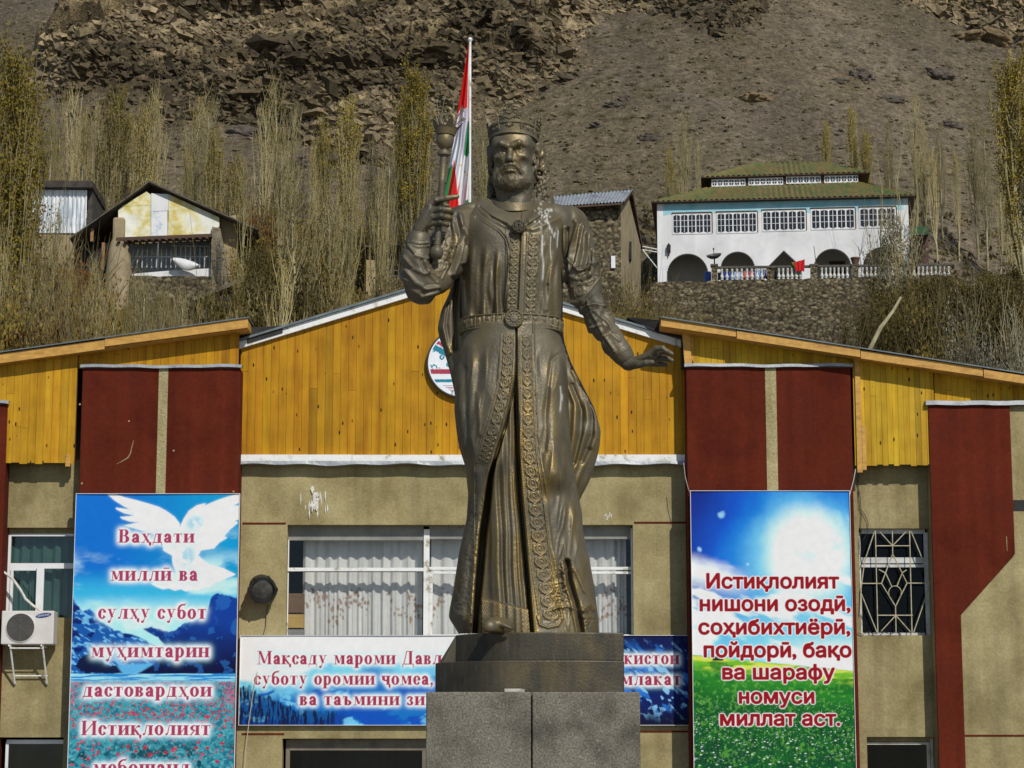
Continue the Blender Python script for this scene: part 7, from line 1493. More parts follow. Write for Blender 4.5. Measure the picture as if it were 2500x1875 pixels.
def cloth(name, pts, d, col, lb, amp=.05, pattern=None, grp=None):
    """hanging cloth: quad of photo points TL TR BR BL, rippled"""
    nu, nv = 40, 30; tl,tr,br_,bl = [np.array(tp(x,y,d)) for x,y in pts]; u = np.linspace(0,1,nu)[None,:,None]; v = np.linspace(0,1,nv)[:,None,None]
    V = (tl*(1-u)+tr*u)*(1-v)+(bl*(1-u)+br_*u)*v; V[...,1] += amp*np.sin(u[...,0]*14+v[...,0]*2+len(lb)); V[...,2] -= .02*np.sin(u[...,0]*9)*(v[...,0] > .9)
    C = np.ones((nv,nu,3))*np.array(col)*(.9+.2*vnoise(u[...,0]*6,v[...,0]*4,0,3))[...,None]
    if pattern is not None: e1, e2, cc = worley(u[...,0]*9+0*v[...,0], v[...,0]*7+0*u[...,0], 0, len(lb)); C = np.where((e1 < .36)[...,None], np.array(pattern), C)
    o = mesh_np(name, V.reshape(-1,3), grid_faces(nv,nu)[:, ::-1], attr_mat(name+' fabric', 'tint', .9, .05), None, True, {'tint': ('POINT','FLOAT_COLOR', C.reshape(-1,3))}); sol = o.modifiers.new('thick','SOLIDIFY'); sol.thickness = .01
    return tag(o, lb, 'cloth', grp)
cloth('red_cloth', [(1939,640),(1965,633),(1964,662),(1944,662)], -.12, (.55,.012,.015), 'bright red cloth with a yellow corner hung over the balustrade rail', .03)
cloth('yellow_cloth', [(1933,640),(1940,640),(1944,660),(1938,650)], -.10, (.35,.33,.04), 'small yellow green cloth edge beside the red cloth on the rail', .02)
for x0,x1,y0,y1,c1,pt_,lb in ((1720,1736,663,688,(.12,.22,.55),None,'blue towel hung at the edge of the first arch'),(1752,1762,665,684,(.02,.02,.04),None,'narrow black garment next to the pillar with the dish'),(1766,1784,664,684,(.05,.10,.42),None,'dark blue garment on the line behind the first balusters'),(1790,1810,664,683,(.40,.55,.75),None,'light blue garment in the middle of the clothes line'),(1812,1841,662,682,(.55,.10,.16),(.60,.50,.20),'pink and yellow patterned cloth on the clothes line'),(1843,1860,660,682,(.25,.40,.68),None,'mid blue shirt right of the pink patterned cloth'),(1861,1874,658,681,(.20,.22,.35),(.5,.5,.5),'greyish blue garment at the right end of the clothes line'),(1890,1896,662,681,(.02,.03,.06),None,'dark garment at the foot of the gabled doorway')):
    cloth('laundry', [(x0,y0),(x1,y0-.3),(x1,y1),(x0,y1)], .75, c1, lb, .05, pt_, 'laundry on the terrace')
b = MB(); b.tube([tp(1738,662,.75),tp(1810,662.5,.75),tp(1884,657,.75)], .01, 4); tag(b.build('clothes_line', BLACKM), 'clothes line strung between the first two terrace pillars', 'line')
# white pipe frame at the left corner, little green roofed shed at the right
b = MB()
for q in ([(1558,650),(1559,608),(1571,602),(1606,609)],[(1559,608),(1606,616)],[(1565,605),(1604,654)]): b.tube([tp(x,y,-.4) for x,y in q], .03, 6)
tag(b.build('pipe_frame', WHITE), 'white pipe frame leaning between the stone barn and the white house', 'frame')
sh = empty('green_shed', tp(2250,600,4), 'small shed with a green roof at the right end of the white house', 'shed')
b = MB(); a = WF.uz(2226,575,1.5); c = WF.uz(2266,575,1.5); WF.box(b,a[0],c[0],1.5,4,a[1]-2.5,a[1]+.1); b.build('wall', BROWN, sh)
b = MB(); q0 = WF.uz(2222,572,1.0); q1 = WF.uz(2270,570,1.0); q2 = WF.uz(2262,552,3.0); q3 = WF.uz(2228,553,3.0); b.prism([WF.W(q0[0],1.0,q0[1]),WF.W(q1[0],1.0,q1[1]),WF.W(q2[0],3.0,q2[1]),WF.W(q3[0],3.0,q3[1])], (0,.0,-.06)); b.build('roof', mat('dark green sheet', [(.02,.07,.025),(.05,.11,.04)], 2, .6), sh)

# ---- stone barn right behind the shoulder
barn = empty('stone_barn', tuple(P(1450,700,113)), 'rubble stone barn with a grey corrugated roof behind the statue shoulder', 'barn')
YB0 = 112.0; a, c = P(1285,620,YB0), P(1516,620,YB0); zt0, zt1 = float(P(1285,512,YB0)[2]), float(P(1516,500,YB0)[2]); zb_ = float(P(1400,760,YB0)[2])
stone_face('wall', a[:2], c[:2], lambda t: zb_, lambda t: zt0+(zt1-zt0)*t, barn, .30, .05, 21, .4, 1.0)
k0, k1 = P(1516,560,YB0), P(1564,640,118.0); mud = mat('beige mud render', [(.26,.205,.115),(.36,.29,.17)], 1.2, .95, .4, 10)
ztb = float(P(1564,600,118.0)[2]); zr = float(P(1541,470,113.6)[2])
b = MB(); b.prism([(k0[0],k0[1]+.02,zb_),(k1[0],k1[1],zb_),(k1[0],k1[1],ztb),(k0[0]+.45,k0[1]+1.5,zr-.25),(k0[0],k0[1]+.02,zt1)], (-.35,0,0)); b.build('wall', mud, barn)
b = MB(); q = k0+(k1-k0)*.45; b.box(q[0]-.1,q[0]+.05,q[1]-.5,q[1]+.4,zt1-2.2,zt1-1.3); b.build('window', DARK, barn)
CORR = mat('grey corrugated sheet', [(.20,.22,.24),(.36,.39,.42),(.30,.31,.32)], .8, .55, .1, metal=.3, fine=(6,.25))
E0, E1 = P(1262,509,111.3), P(1524,492,111.3); R0, R1 = P(1262,487,113.8), P(1545,463,113.8); G0, G1 = P(1262,600,119), P(1569,598,119)
def sheet(A, B, C, D, name, m, parent, wl=.16, amp=.03, nx=260, ny=4, th=0):
    V = []
    for j in range(ny+1):
        for i in range(nx+1):
            s_, t_ = i/nx, j/ny; p = (A*(1-s_)+B*s_)*(1-t_)+(D*(1-s_)+C*s_)*t_; w0 = np.linalg.norm(B-A)*s_; V.append(p+np.array([0,0,amp*math.sin(w0*2*math.pi/wl)]))
    return mesh_np(name, V, grid_faces(ny+1,nx+1), m, parent, True)
sheet(E0,E1,R1,R0,'roof',CORR,barn); sheet(R0,R1,G1,G0,'roof',CORR,barn)
b = MB(); dz = np.array([0,0,-.14]); b.prism([tuple(x) for x in (E1+dz,R1+dz,R1+[0,0,-.02],E1+[0,0,-.02])], (-.06,0,0)); b.prism([tuple(x) for x in (R1+dz*2,G1+dz*2,G1+[0,0,-.02],R1+[0,0,-.02])], (-.06,0,0)); b.prism([tuple(x) for x in (E0+dz,E1+dz,E1+[0,0,-.05],E0+[0,0,-.05])], (0,.06,0))
for i in range(9): t_ = i/8; p = R1*(1-t_)+G1*t_; b.box(p[0]-1.2,p[0]-.02,p[1]-.04,p[1]+.04,p[2]-.22,p[2]-.14)
b.build('roof_timbers', BROWN, barn)
b = MB(); q = P(1497,640,111.9); b.box(q[0]-.1,q[0]+.10,q[1]-.05,q[1]+.02,q[2]-.3,q[2]+.3); b.build('window', PVC, barn)

# ---- gabled house with yellowed panels on the left
def z4p(x, y): return (x*.3165, 350+y*.3165)
YG = 108.0; GF = Frame(YG, .05)
def gp(x, y, d=0): u, z = GF.uz(*z4p(x,y),d); return u, z
gh = empty('gabled_house', GF.W(gp(1250,1100)[0],0,gp(1250,1100)[1]), 'old hillside house with yellow stained gable panels above a glazed balcony', 'house')
GABM = mat('yellow stained sheet', [(.78,.78,.70),(.74,.70,.45),(.62,.52,.16),(.55,.42,.10)], .8, .7, .15, 8, lo=.40, hi=.62, fine=(2.5,.1))
for poly, nm, m_ in (([(912,748),(1163,742),(1163,478),(940,488),(912,512)],'gable_panel',GABM),([(940,486),(1163,476),(1163,395),(1130,372)],'gable_panel',GABM),([(1166,741),(1292,735),(1292,522),(1166,526)],'gable_panel',mat('blue grey flaked paint', [(.36,.47,.60),(.72,.75,.76),(.76,.77,.76)], 1.1, .7, lo=.42, hi=.55)),([(1166,524),(1298,518),(1302,392),(1166,385)],'gable_panel',WW),([(1296,734),(1620,718),(1692,640),(1692,572),(1304,394),(1300,520)],'gable_panel',GABM)):
    b = MB(); GF.poly(b, [gp(*q) for q in poly], 0, .05); b.build(nm, m_, gh)
rp = [gp(1155,303), gp(1990,672), gp(545,742)]
for (p, q, y0) in ((rp[0],rp[1],'r'),(rp[2],rp[0],'l')):
    A_, B_ = np.array(GF.W(p[0],-.35,p[1])), np.array(GF.W(q[0],-.35,q[1])); C_, D_ = np.array(GF.W(q[0],7,q[1])), np.array(GF.W(p[0],7,p[1]))
    b = MB(); b.prism([tuple(A_),tuple(A_-[0,0,.055]),tuple(B_-[0,0,.055]),tuple(B_)][::-1], tuple((D_-A_))); b.build('roof', mat('dark weathered boards', [(.07,.06,.048),(.18,.16,.13)], 3, .85), gh)
    V = []; dn = np.array([0,0,.012]); sheet(A_+dn,B_+dn,C_+dn,D_+dn,'roof_sheet',CORR,gh,.3,.008,80)
b = MB(); GF.poly(b, [gp(905,770),gp(1640,740),gp(1640,715),gp(905,745)], -.5, .55)
for i in range(14): u0, z0 = gp(930+52*i,768-2.0*i); GF.box(b,u0-.06,u0+.06,-.75,.0,z0-.12,z0+.02)
b.build('balcony_beam', BROWN, gh)
b = MB(); GF.poly(b, [gp(960,1020,1.4),gp(1625,1000,1.4),gp(1625,750,1.4),gp(960,780,1.4)], 1.4, .1); b.build('wall', mat('grey blue boarding', [(.34,.38,.40),(.48,.51,.52)], 1, .8), gh)
b = MB()
for x in range(985,1620,37): u0, z0 = gp(x,960,.4); u1, z1 = gp(x,790 if x > 1330 else 815,.4); GF.box(b,u0-.025,u0+.025,.35,.42,z0,z1)
for y in (880,800): p, q = gp(1320,y,.4), gp(1620,y-4,.4); GF.box(b,p[0],q[0],.34,.40,q[1]-.02,q[1]+.02)
p, q = gp(985,885,.4), gp(1330,878,.4); GF.box(b,p[0],q[0],.34,.43,q[1]-.03,q[1]+.03); b.build('balcony_glazing', mat('faded grey paint', [(.30,.33,.34),(.45,.47,.47)], 3, .7), gh)
b = MB(); GF.poly(b, [gp(995,1035),gp(1620,1030),gp(1620,960),gp(1340,975),gp(995,1005)], .1, .2); b.build('balcony_front', WW, gh)
for pts_, sd in (([(1622,1180),(1765,1180),(1740,880),(1700,660),(1638,650)],31),):
    b = MB(); GF.poly(b, [gp(*q) for q in pts_], -.2, .9); b.build('wall', mat('mud and stone pier', [(.15,.125,.085),(.26,.22,.15),(.20,.165,.11)], 2.2, .95, .8, 7, stretch=(1,1,3)), gh)
b = MB(); GF.poly(b, [gp(1700,1160,.5),gp(1860,1180,3),gp(1845,640,3),gp(1700,575,.5)], .7, .3); b.build('wall', mud, gh)
b = MB(); u0, z0 = gp(922,830); b.lathe([(.6,-9),(.55,-2.8),(.62,-1.2),(.52,-.2),(.42,.35),(.30,.55),(.1,.62)], GF.W(u0,-.1,z0), 12); b.build('boulder_pillar', mat('tan stone', [(.24,.19,.11),(.36,.30,.19)], 2, .95, .8, 6), gh, True)
b = MB(); u0, z0 = gp(918,700); GF.box(b,u0-.28,u0+.28,-.3,.1,z0-.75,z0+.75); b.build('chimney', mud, gh, bevel=.12)
for x, y0, y1 in ((706,650,735),(790,760,960)):
    u0, z0 = gp(x,y1); _, z1 = gp(x,y0); b = MB(); GF.box(b,u0-.07,u0+.07,.1,.24,z0-.1,z1); b.build('post', mat('orange timber', [(.20,.10,.04),(.32,.18,.08)], 3, .8), gh)
a_, c_ = GF.W(gp(850,1100)[0],-.3,0), GF.W(gp(1640,1100)[0],-.3,0); z0, z1 = gp(1200,1400)[1]-5, gp(1200,1035)[1]; stone_face('wall', a_[:2], c_[:2], lambda t: z0, lambda t: z1, gh, .32, .06, 41, .8, .9)
b = MB(); GF.box(b,gp(560,900)[0],gp(1640,900)[0],1.6,7.0,z0,gp(900,740)[1]); b.build('wall', mud, gh)
b = MB(); p, q = gp(545,742), gp(905,742); GF.box(b,p[0],q[0],1.3,1.55,p[1]-8,p[1]+.2); b.build('lean_to_shade', DARK, gh)  # near-black panel stands in for the shade under the lean-to roof
nu, nv = 40, 14; u = np.linspace(0,1,nu)[None]; v = np.linspace(-1,1,nv)[:,None]; cu_, cz_ = gp(1335,900,-.3); du, dz_ = gp(1535,945,-.3); uu = cu_+(du-cu_)*u+0*v; wd = .26*np.sin(np.pi*np.clip(u*.9+.08,0,1))**.7; zz = cz_+(dz_-cz_)*u-.1*np.sin(np.pi*u)+wd*v; yy = -.35-.12*(1-v**2)+0*u; V = [GF.W(float(a1),float(b1),float(c1)) for a1,b1,c1 in zip(uu.ravel(),(yy+0*uu).ravel(),zz.ravel())]
o = mesh_np('white_sheet', V, grid_faces(nv,nu), WW, None, True); tag(o, 'white cloth bundle lying on the balcony edge of the gabled house', 'cloth'); o.modifiers.new('t','SOLIDIFY').thickness = .03
# ---- corrugated tin shed at the far left
TS = Frame(112.0, .03)
def ts(x, y, d=0): return TS.uz(*z4p(x,y),d)
shd = empty('tin_shed', TS.W(ts(470,800)[0],0,ts(470,800)[1]), 'shed clad in shiny corrugated tin under a dark flat roof at far left', 'shed')
TIN = mat('streaked bright tin', [(.40,.46,.50),(.72,.75,.77),(.82,.82,.82)], 1.6, .5, .1, stretch=(3,3,.35), lo=.40, hi=.60, metal=.0)
A_, B_ = [np.array(TS.W(*(lambda q: (q[0],0,q[1]))(ts(x,y)))) for x,y in ((262,585),(668,575))]; C_, D_ = [np.array(TS.W(*(lambda q: (q[0],.02,q[1]))(ts(x,y)))) for x,y in ((668,355),(262,355))]
sheet(A_,B_,C_,D_,'tin_wall',TIN,shd,.22,.0,4,2)
def vsheet(x0,x1,y0,y1,nm,seed):
    V = []; nx, nz = 240, 6; u0, z1 = ts(x0,y0); u1, z0 = ts(x1,y1)
    for j in range(nz+1):
        for i in range(nx+1): s_ = i/nx; u = u0+(u1-u0)*s_; V.append(TS.W(u, -.06-.035*math.sin(u*2*math.pi/.20)-.03*(j > 3), z0+(z1-z0)*j/nz))
    return mesh_np(nm, V, grid_faces(nz+1,nx+1), TIN, shd, True)
vsheet(255,668,362,580,'tin_wall',1); vsheet(215,664,575,695,'tin_wall',2)
b = MB(); p, q = ts(250,352), ts(726,338); TS.box(b,p[0],q[0],-.5,4,p[1]-.02,p[1]+.30); b.build('roof', mat('dark tar boards', [(.025,.02,.016),(.07,.055,.04)], 3, .8), shd)
b = MB(); p, q = ts(672,690), ts(716,345); TS.box(b,p[0],q[0],.05,3.8,p[1]-1.2,q[1]); b.build('wall', mat('dark shed boards', [(.035,.03,.025),(.08,.07,.055)], 3, .9), shd)
b = MB(); p, q = ts(200,1900), ts(715,690); TS.box(b,p[0],q[0],.02,3.8,p[1],q[1]); b.build('wall', mud, shd)
# ---- mud house half hidden behind the raised arm, and a dark shelter
def z5p(x, y): return (500+x*.2712, 350+y*.2712)
MF = Frame(106.0, .0)
def mp_(x, y, d=0): return MF.uz(*z5p(x,y),d)
mh = empty('mud_house', MF.W(mp_(1600,1400)[0],0,mp_(1600,1400)[1]), 'low mud walled house behind bare poplars beside the raised bronze arm', 'house')
TANM = mat('tan mud plaster', [(.30,.23,.11),(.42,.34,.18)], 1.2, .95, .5, 8)  # tan is the mud wall's own colour
p, q = mp_(1450,1300), mp_(1960,1300)
b = MB(); MF.box(b,p[0],q[0],0,3.5,mp_(1500,2200)[1],mp_(1500,1050)[1]); MF.box(b,p[0],q[0],.9,3.5,mp_(1500,1050)[1],mp_(1500,950)[1]); b.build('wall', TANM, mh)
b = MB(); MF.box(b,p[0]-.1,q[0]+.1,-.35,3.7,mp_(1500,950)[1],mp_(1500,930)[1]); b.build('roof', BROWN, mh)
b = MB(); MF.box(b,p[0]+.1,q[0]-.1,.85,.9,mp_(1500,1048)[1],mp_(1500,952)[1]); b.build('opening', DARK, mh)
for x in (1490,1610,1660,1780): u0, z0 = mp_(x,1050); b = MB(); MF.box(b,u0-.06,u0+.06,.0,.12,z0,mp_(x,950)[1]); b.build('post', BROWN, mh)
b = MB(); a_, c_ = mp_(1660,1190), mp_(1750,1100); MF.box(b,a_[0],c_[0],-.02,.05,a_[1],c_[1]); wn = b.build('window', DARK, mh); b = MB(); MF.box(b,a_[0],c_[0],-.04,-.022,(a_[1]+c_[1])/2-.02,(a_[1]+c_[1])/2+.02); MF.box(b,a_[0],c_[0],-.04,-.022,a_[1]-.05,a_[1]); b.build('window_bar', PVC, wn)
SF = Frame(100.0, 0.0)
sl = empty('dark_shelter', SF.W(*(lambda q: (q[0],0,q[1]))(SF.uz(540,765))), 'black mouthed lean to shelter under the gabled house', 'shelter')
def sp_(x, y): return SF.uz(*z4p(x,y))
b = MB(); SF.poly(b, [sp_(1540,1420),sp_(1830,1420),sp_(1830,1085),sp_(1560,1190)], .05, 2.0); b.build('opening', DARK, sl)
b = MB(); SF.poly(b, [sp_(1480,1205),sp_(1500,1225),sp_(1890,1075),sp_(1870,1050)], -.3, 3.0); b.build('roof', mat('old roofing', [(.10,.09,.06),(.18,.15,.10)], 3, .9), sl)
for x in (1560,1700,1825): u0, z0 = sp_(x,1420); b = MB(); SF.box(b,u0-.06,u0+.06,-.05,.05,z0,sp_(x,1215 if x < 1600 else 1140 if x < 1800 else 1095)[1]); b.build('post', BROWN, sl)

# ================================================================ flag on its pole
YF = 41.0; fp = P(1146,700,YF); ft = P(1146,101,YF)
pole = empty('flagpole', (fp[0],YF,9.4), 'white flagpole rising from the hall roof behind the statue', 'flagpole')
b = MB(); b.tube([(fp[0],YF,9.0),(fp[0],YF,ft[2])], [.03,.022], 10); b.lathe([(.03,0),(.045,.03),(.03,.06),(.001,.08)], (fp[0],YF,float(ft[2])), 10); b.build('pole', WHITE, pole, True)
r_ = np.arange(108,560,1.5)[:,None]; L_ = itp(r_[:,0],[(108,1143),(150,1137),(200,1129),(250,1121),(300,1113),(350,1107),(380,1101),(420,1094),(450,1089),(500,1082),(560,1078)])[:,None]; u = np.linspace(0,1,70)[None]; fx_p = L_+(1145.5-L_)*u; fy_p = r_+0*u
C = np.ones(fx_p.shape+(3,))*np.array([.74,.75,.78])
red, grn, pal = np.array([.66,.012,.008]), np.array([.015,.22,.06]), np.array([.55,.50,.62])
wide = 1-u
C = np.where(((fy_p < 300) & (u < .80) & (fy_p < 170+900*(0+1)))[...,None], red, C)
C = np.where(((fy_p > 170) & (u > .80))[...,None], np.array([.78,.78,.78]), C)
C = np.where(in_poly(fx_p,fy_p,[(1131,268),(1140,262),(1141,300),(1136,360),(1130,400),(1126,330)])[...,None], pal, C)
C = np.where((in_poly(fx_p,fy_p,[(1128,255),(1133,285),(1124,330),(1112,340),(1105,360),(1100,330),(1110,300)]))[...,None], np.array([.70,.66,.72]), C)
C = np.where(in_poly(fx_p,fy_p,[(1142,296),(1146,294),(1146,372),(1141,384),(1133,378),(1137,330)])[...,None], grn, C)
C = np.where(in_poly(fx_p,fy_p,[(1090,420),(1104,400),(1108,420),(1100,480),(1080,560),(1076,520)])[...,None], grn, C)
C = np.where(in_poly(fx_p,fy_p,[(1109,388),(1113,430),(1120,500),(1121,560),(1083,560),(1090,500),(1100,440)])[...,None], red, C)
C = np.where(in_poly(fx_p,fy_p,[(1136,490),(1142,486),(1146,500),(1146,560),(1130,560)])[...,None], grn, C)
for gx_, gy_ in ((1124,403),(1135,420),(1140,428)): C = np.where((np.hypot(fx_p-gx_,fy_p-gy_) < 2.4)[...,None], np.array([.7,.5,.05]), C)
dep = -.05-.10*np.sin(u*9+r_*.012)*(.3+.7*sstep(108,300,r_))-.06*np.sin(u*21+r_*.03)*sstep(250,400,r_); V = P(fx_p, fy_p, YF+dep)
o = mesh_np('flag', V.reshape(-1,3), grid_faces(*fx_p.shape)[:, ::-1], attr_mat('flag cloth', 'tint', .8, .04), None, True, {'tint': ('POINT','FLOAT_COLOR', C.reshape(-1,3))}); tag(o, 'limp red white and green flag hanging along its pole', 'flag')
# ================================================================ trees and shrubs
def plant_mat(name, cols, rough=.85, scale=2.0, translucent=0.0, var=.35):
    """bark or leaf colour; each copy of the plant is a little lighter or darker"""
    m = mat(name, cols, scale, rough, 0, None, detail=3, spec=.2); N, L, b = nodes(m); src = b.inputs['Base Color'].links[0].from_socket
    oi = N.new('ShaderNodeObjectInfo'); mr = N.new('ShaderNodeMapRange'); mr.inputs[3].default_value = 1-var; mr.inputs[4].default_value = 1+var; L.new(oi.outputs['Random'], mr.inputs[0])
    v = N.new('ShaderNodeVectorMath'); v.operation = 'SCALE'; L.new(src, v.inputs[0]); L.new(mr.outputs[0], v.inputs['Scale']); L.new(v.outputs[0], b.inputs['Base Color'])
    if translucent:
        o = [n for n in N if n.type == 'OUTPUT_MATERIAL'][0]; t = N.new('ShaderNodeBsdfTranslucent'); L.new(v.outputs[0], t.inputs[0]); mx = N.new('ShaderNodeMixShader'); mx.inputs[0].default_value = translucent; L.new(b.outputs[0], mx.inputs[1]); L.new(t.outputs[0], mx.inputs[2]); L.new(mx.outputs[0], o.inputs[0])
    return m
BARK = plant_mat('pale poplar bark', [(.22,.19,.11),(.34,.30,.18),(.44,.40,.27)], scale=1.2, var=.25)
TWIG = plant_mat('dry poplar twigs', [(.27,.225,.105),(.40,.345,.18)], scale=.8, var=.25)
LEAFY = plant_mat('yellow green poplar leaves', [(.18,.135,.014),(.30,.23,.026),(.42,.32,.045)], .7, 1.5, .25, .3)
LEAFO = plant_mat('olive autumn leaves', [(.14,.105,.022),(.23,.17,.038),(.31,.22,.045)], .7, 1.5, .25, .3)
LEAFD = plant_mat('dark olive shrub leaves', [(.055,.045,.012),(.105,.082,.020),(.18,.13,.032)], .7, .9, .2, .3)
LEAFR = plant_mat('rust brown leaves', [(.11,.040,.010),(.19,.08,.015),(.24,.13,.02)], .7, 1.2, .2, .3)
LEAFS = plant_mat('silver grey leaves', [(.15,.14,.09),(.24,.23,.16),(.32,.31,.23)], .7, 1.2, .2, .25)
DRY = plant_mat('dry grass brown twigs', [(.10,.078,.034),(.17,.135,.06),(.24,.195,.10)], .9, 1.0, .1, .25)
def tubes_np(paths, radii, n=4):
    V = []; Fs = []; c = 0
    for p, r in zip(paths, radii):
        p = np.asarray(p, float); m_ = len(p); t = np.gradient(p, axis=0); t /= np.linalg.norm(t, axis=1, keepdims=True)+1e-9
        a = np.cross(t, [0.31,.9,.1]); a /= np.linalg.norm(a, axis=1, keepdims=True)+1e-9; b = np.cross(t, a); an = np.arange(n)*2*np.pi/n
        ring = p[:,None]+(a[:,None]*np.cos(an)[None,:,None]+b[:,None]*np.sin(an)[None,:,None])*np.asarray(r)[:,None,None]
        V.append(ring.reshape(-1,3)); Fs.append(grid_faces(m_, n, True)+c); c += m_*n
    return np.concatenate(V), np.concatenate(Fs)
def leaves_np(pos, size, rng, up=.4):
    n = len(pos); d = rng.normal(size=(n,3)); d[:,2] = d[:,2]*.6+up; d /= np.linalg.norm(d,axis=1,keepdims=True); q = rng.normal(size=(n,3)); s_ = np.cross(d,q); s_ /= np.linalg.norm(s_,axis=1,keepdims=True)+1e-9; s = size[:,None]
    V = np.stack([pos, pos+d*s*.5+s_*s*.38, pos+d*s, pos+d*s*.5-s_*s*.38], 1).reshape(-1,3); return V, np.arange(4*n).reshape(-1,4)
def poplar(seed, H=12., width=.9, leaf=1200, nb=90, lm=LEAFY, lsize=.15, low=.12, lean=.0):
    rng = np.random.default_rng(seed); z = np.linspace(0,1,14); wob = np.cumsum(rng.normal(0,.035,(14,2)),0); tr = np.stack([wob[:,0]+lean*z*H, wob[:,1], z*H],-1)
    rt = .022+.10*(H/12)*(1-z)**1.1; paths = [tr]; rad = [rt]; tw = []; tr_ = []; lp = []
    for i in range(nb):
        h = low+(1-low)*rng.random()**.9*.96; k = np.interp(h, z, np.arange(14)); b0 = np.array([np.interp(h,z,tr[:,j]) for j in range(3)]); az = rng.uniform(0,6.283); Lb = (1-h)*H*rng.uniform(.35,.62)+rng.uniform(.7,1.6); s = np.linspace(0,1,6)
        out = width*rng.uniform(.45,1.0)*min(1,(.35+1.6*(1-h)))*(1-np.exp(-2.6*s)); pth = b0+np.stack([out*math.cos(az), out*math.sin(az), Lb*s],-1)+np.cumsum(rng.normal(0,.02,(6,3)),0)
        tw.append(pth); tr_.append((.010+.020*(1-h))*(1-.8*s)+.004)
        for q in range(4):
            f = rng.uniform(.15,.95); p0 = pth[0]+(np.array([np.interp(f,s,pth[:,j]) for j in range(3)])-pth[0]); az2 = rng.uniform(0,6.283); l2 = rng.uniform(.5,1.3); s3 = np.linspace(0,1,3); tw.append(p0+np.stack([.22*l2*math.cos(az2)*s3**.7, .22*l2*math.sin(az2)*s3**.7, l2*s3],-1)); tr_.append(np.array([.010,.007,.004]))
    for i in range(leaf):
        t = tw[rng.integers(len(tw))]; f = rng.uniform(.2,1); j = min(int(f*(len(t)-1)), len(t)-2); lp.append(t[j]+(t[j+1]-t[j])*rng.random()+rng.normal(0,.07,3))
    k = 12./max(float(q[:,2].max()) for q in tw)
    paths = [q*[1,1,k] for q in paths]; tw = [q*[1,1,k] for q in tw]; lp = np.array(lp)*[1,1,k]
    return tubes_np(paths,rad,7), tubes_np(tw,tr_,3), leaves_np(lp, lsize*rng.uniform(.6,1.3,leaf), rng), lm
def plant_obj(name, label, cat, group, data, loc, tm=None, wm=None):
    r_ = empty(name, loc, label, cat, group); (tv,tf),(wv,wf),lv,lm = data
    L0 = np.array(loc)
    o = mesh_np('trunk', tv, tf, tm or BARK, None, True); o.parent = r_
    # the crown: twigs and leaves are one mesh
    V = wv; Fs = wf; mi = np.zeros(len(wf)); ms = [wm or TWIG]
    if lv is not None: V = np.concatenate([wv, lv[0]]); Fs = np.concatenate([wf, lv[1]+len(wv)]); mi = np.concatenate([mi, np.ones(len(lv[1]))]); ms.append(lm)
    o = mesh_np('crown', V, Fs, None, None, False, mats=ms, midx=mi); o.parent = r_
    return r_
def place(proto, x, y, z, s, rz, label, sz=None):
    c = copy_tree(proto); c.location = (x,y,z); c.rotation_euler = (random.Random(int(x*100)).uniform(-.02,.02), random.Random(int(y*91)).uniform(-.025,.025), rz); c.scale = (s,s,sz or s); c['label'] = label; return c
GP = 'poplars on the hillside'
proto = {}
for k, (sd, H, wd, lf, nb, lm, ls) in {'bare':(1,12,.95,1300,56,LEAFY,.065),'bare2':(2,12,.80,900,46,LEAFO,.065),'thin':(3,12,.6,1300,38,LEAFY,.075),'leafy':(4,12,.85,13000,90,LEAFY,.085),'leafy2':(5,12,.85,3600,60,LEAFY,.10),'olive':(6,12,.85,4200,62,LEAFO,.10),'sapling':(7,12,1.0,1400,50,LEAFO,.07)}.items():
    proto[k] = poplar(sd, H, wd, lf, nb, lm, ls)
made = {}
def put_poplar(kind, px, ptop, pbase, Y, label, wide=1.0, seed=0):
    """tree whose tip and foot are seen at these photo rows, standing at depth Y"""
    x = float(P(px, ptop*.5+350, Y)[0]); zt = float(P(px, ptop, Y)[2]); g_ = ground_at(x, Y)
    H = zt-g_; rz = (px*1.7) % 6.28
    if H < 2.5: H = 2.5
    sz = H/12.; s = max(.55, min(1.25, sz))*wide
    if kind not in made:
        made[kind] = plant_obj('poplar_tree', label, 'tree', GP, proto[kind], (x,Y,g_-.1)); made[kind].scale = (s,s,sz); made[kind].rotation_euler.z = rz
    else: place(made[kind], x, Y, g_-.1, s, rz, label, sz)
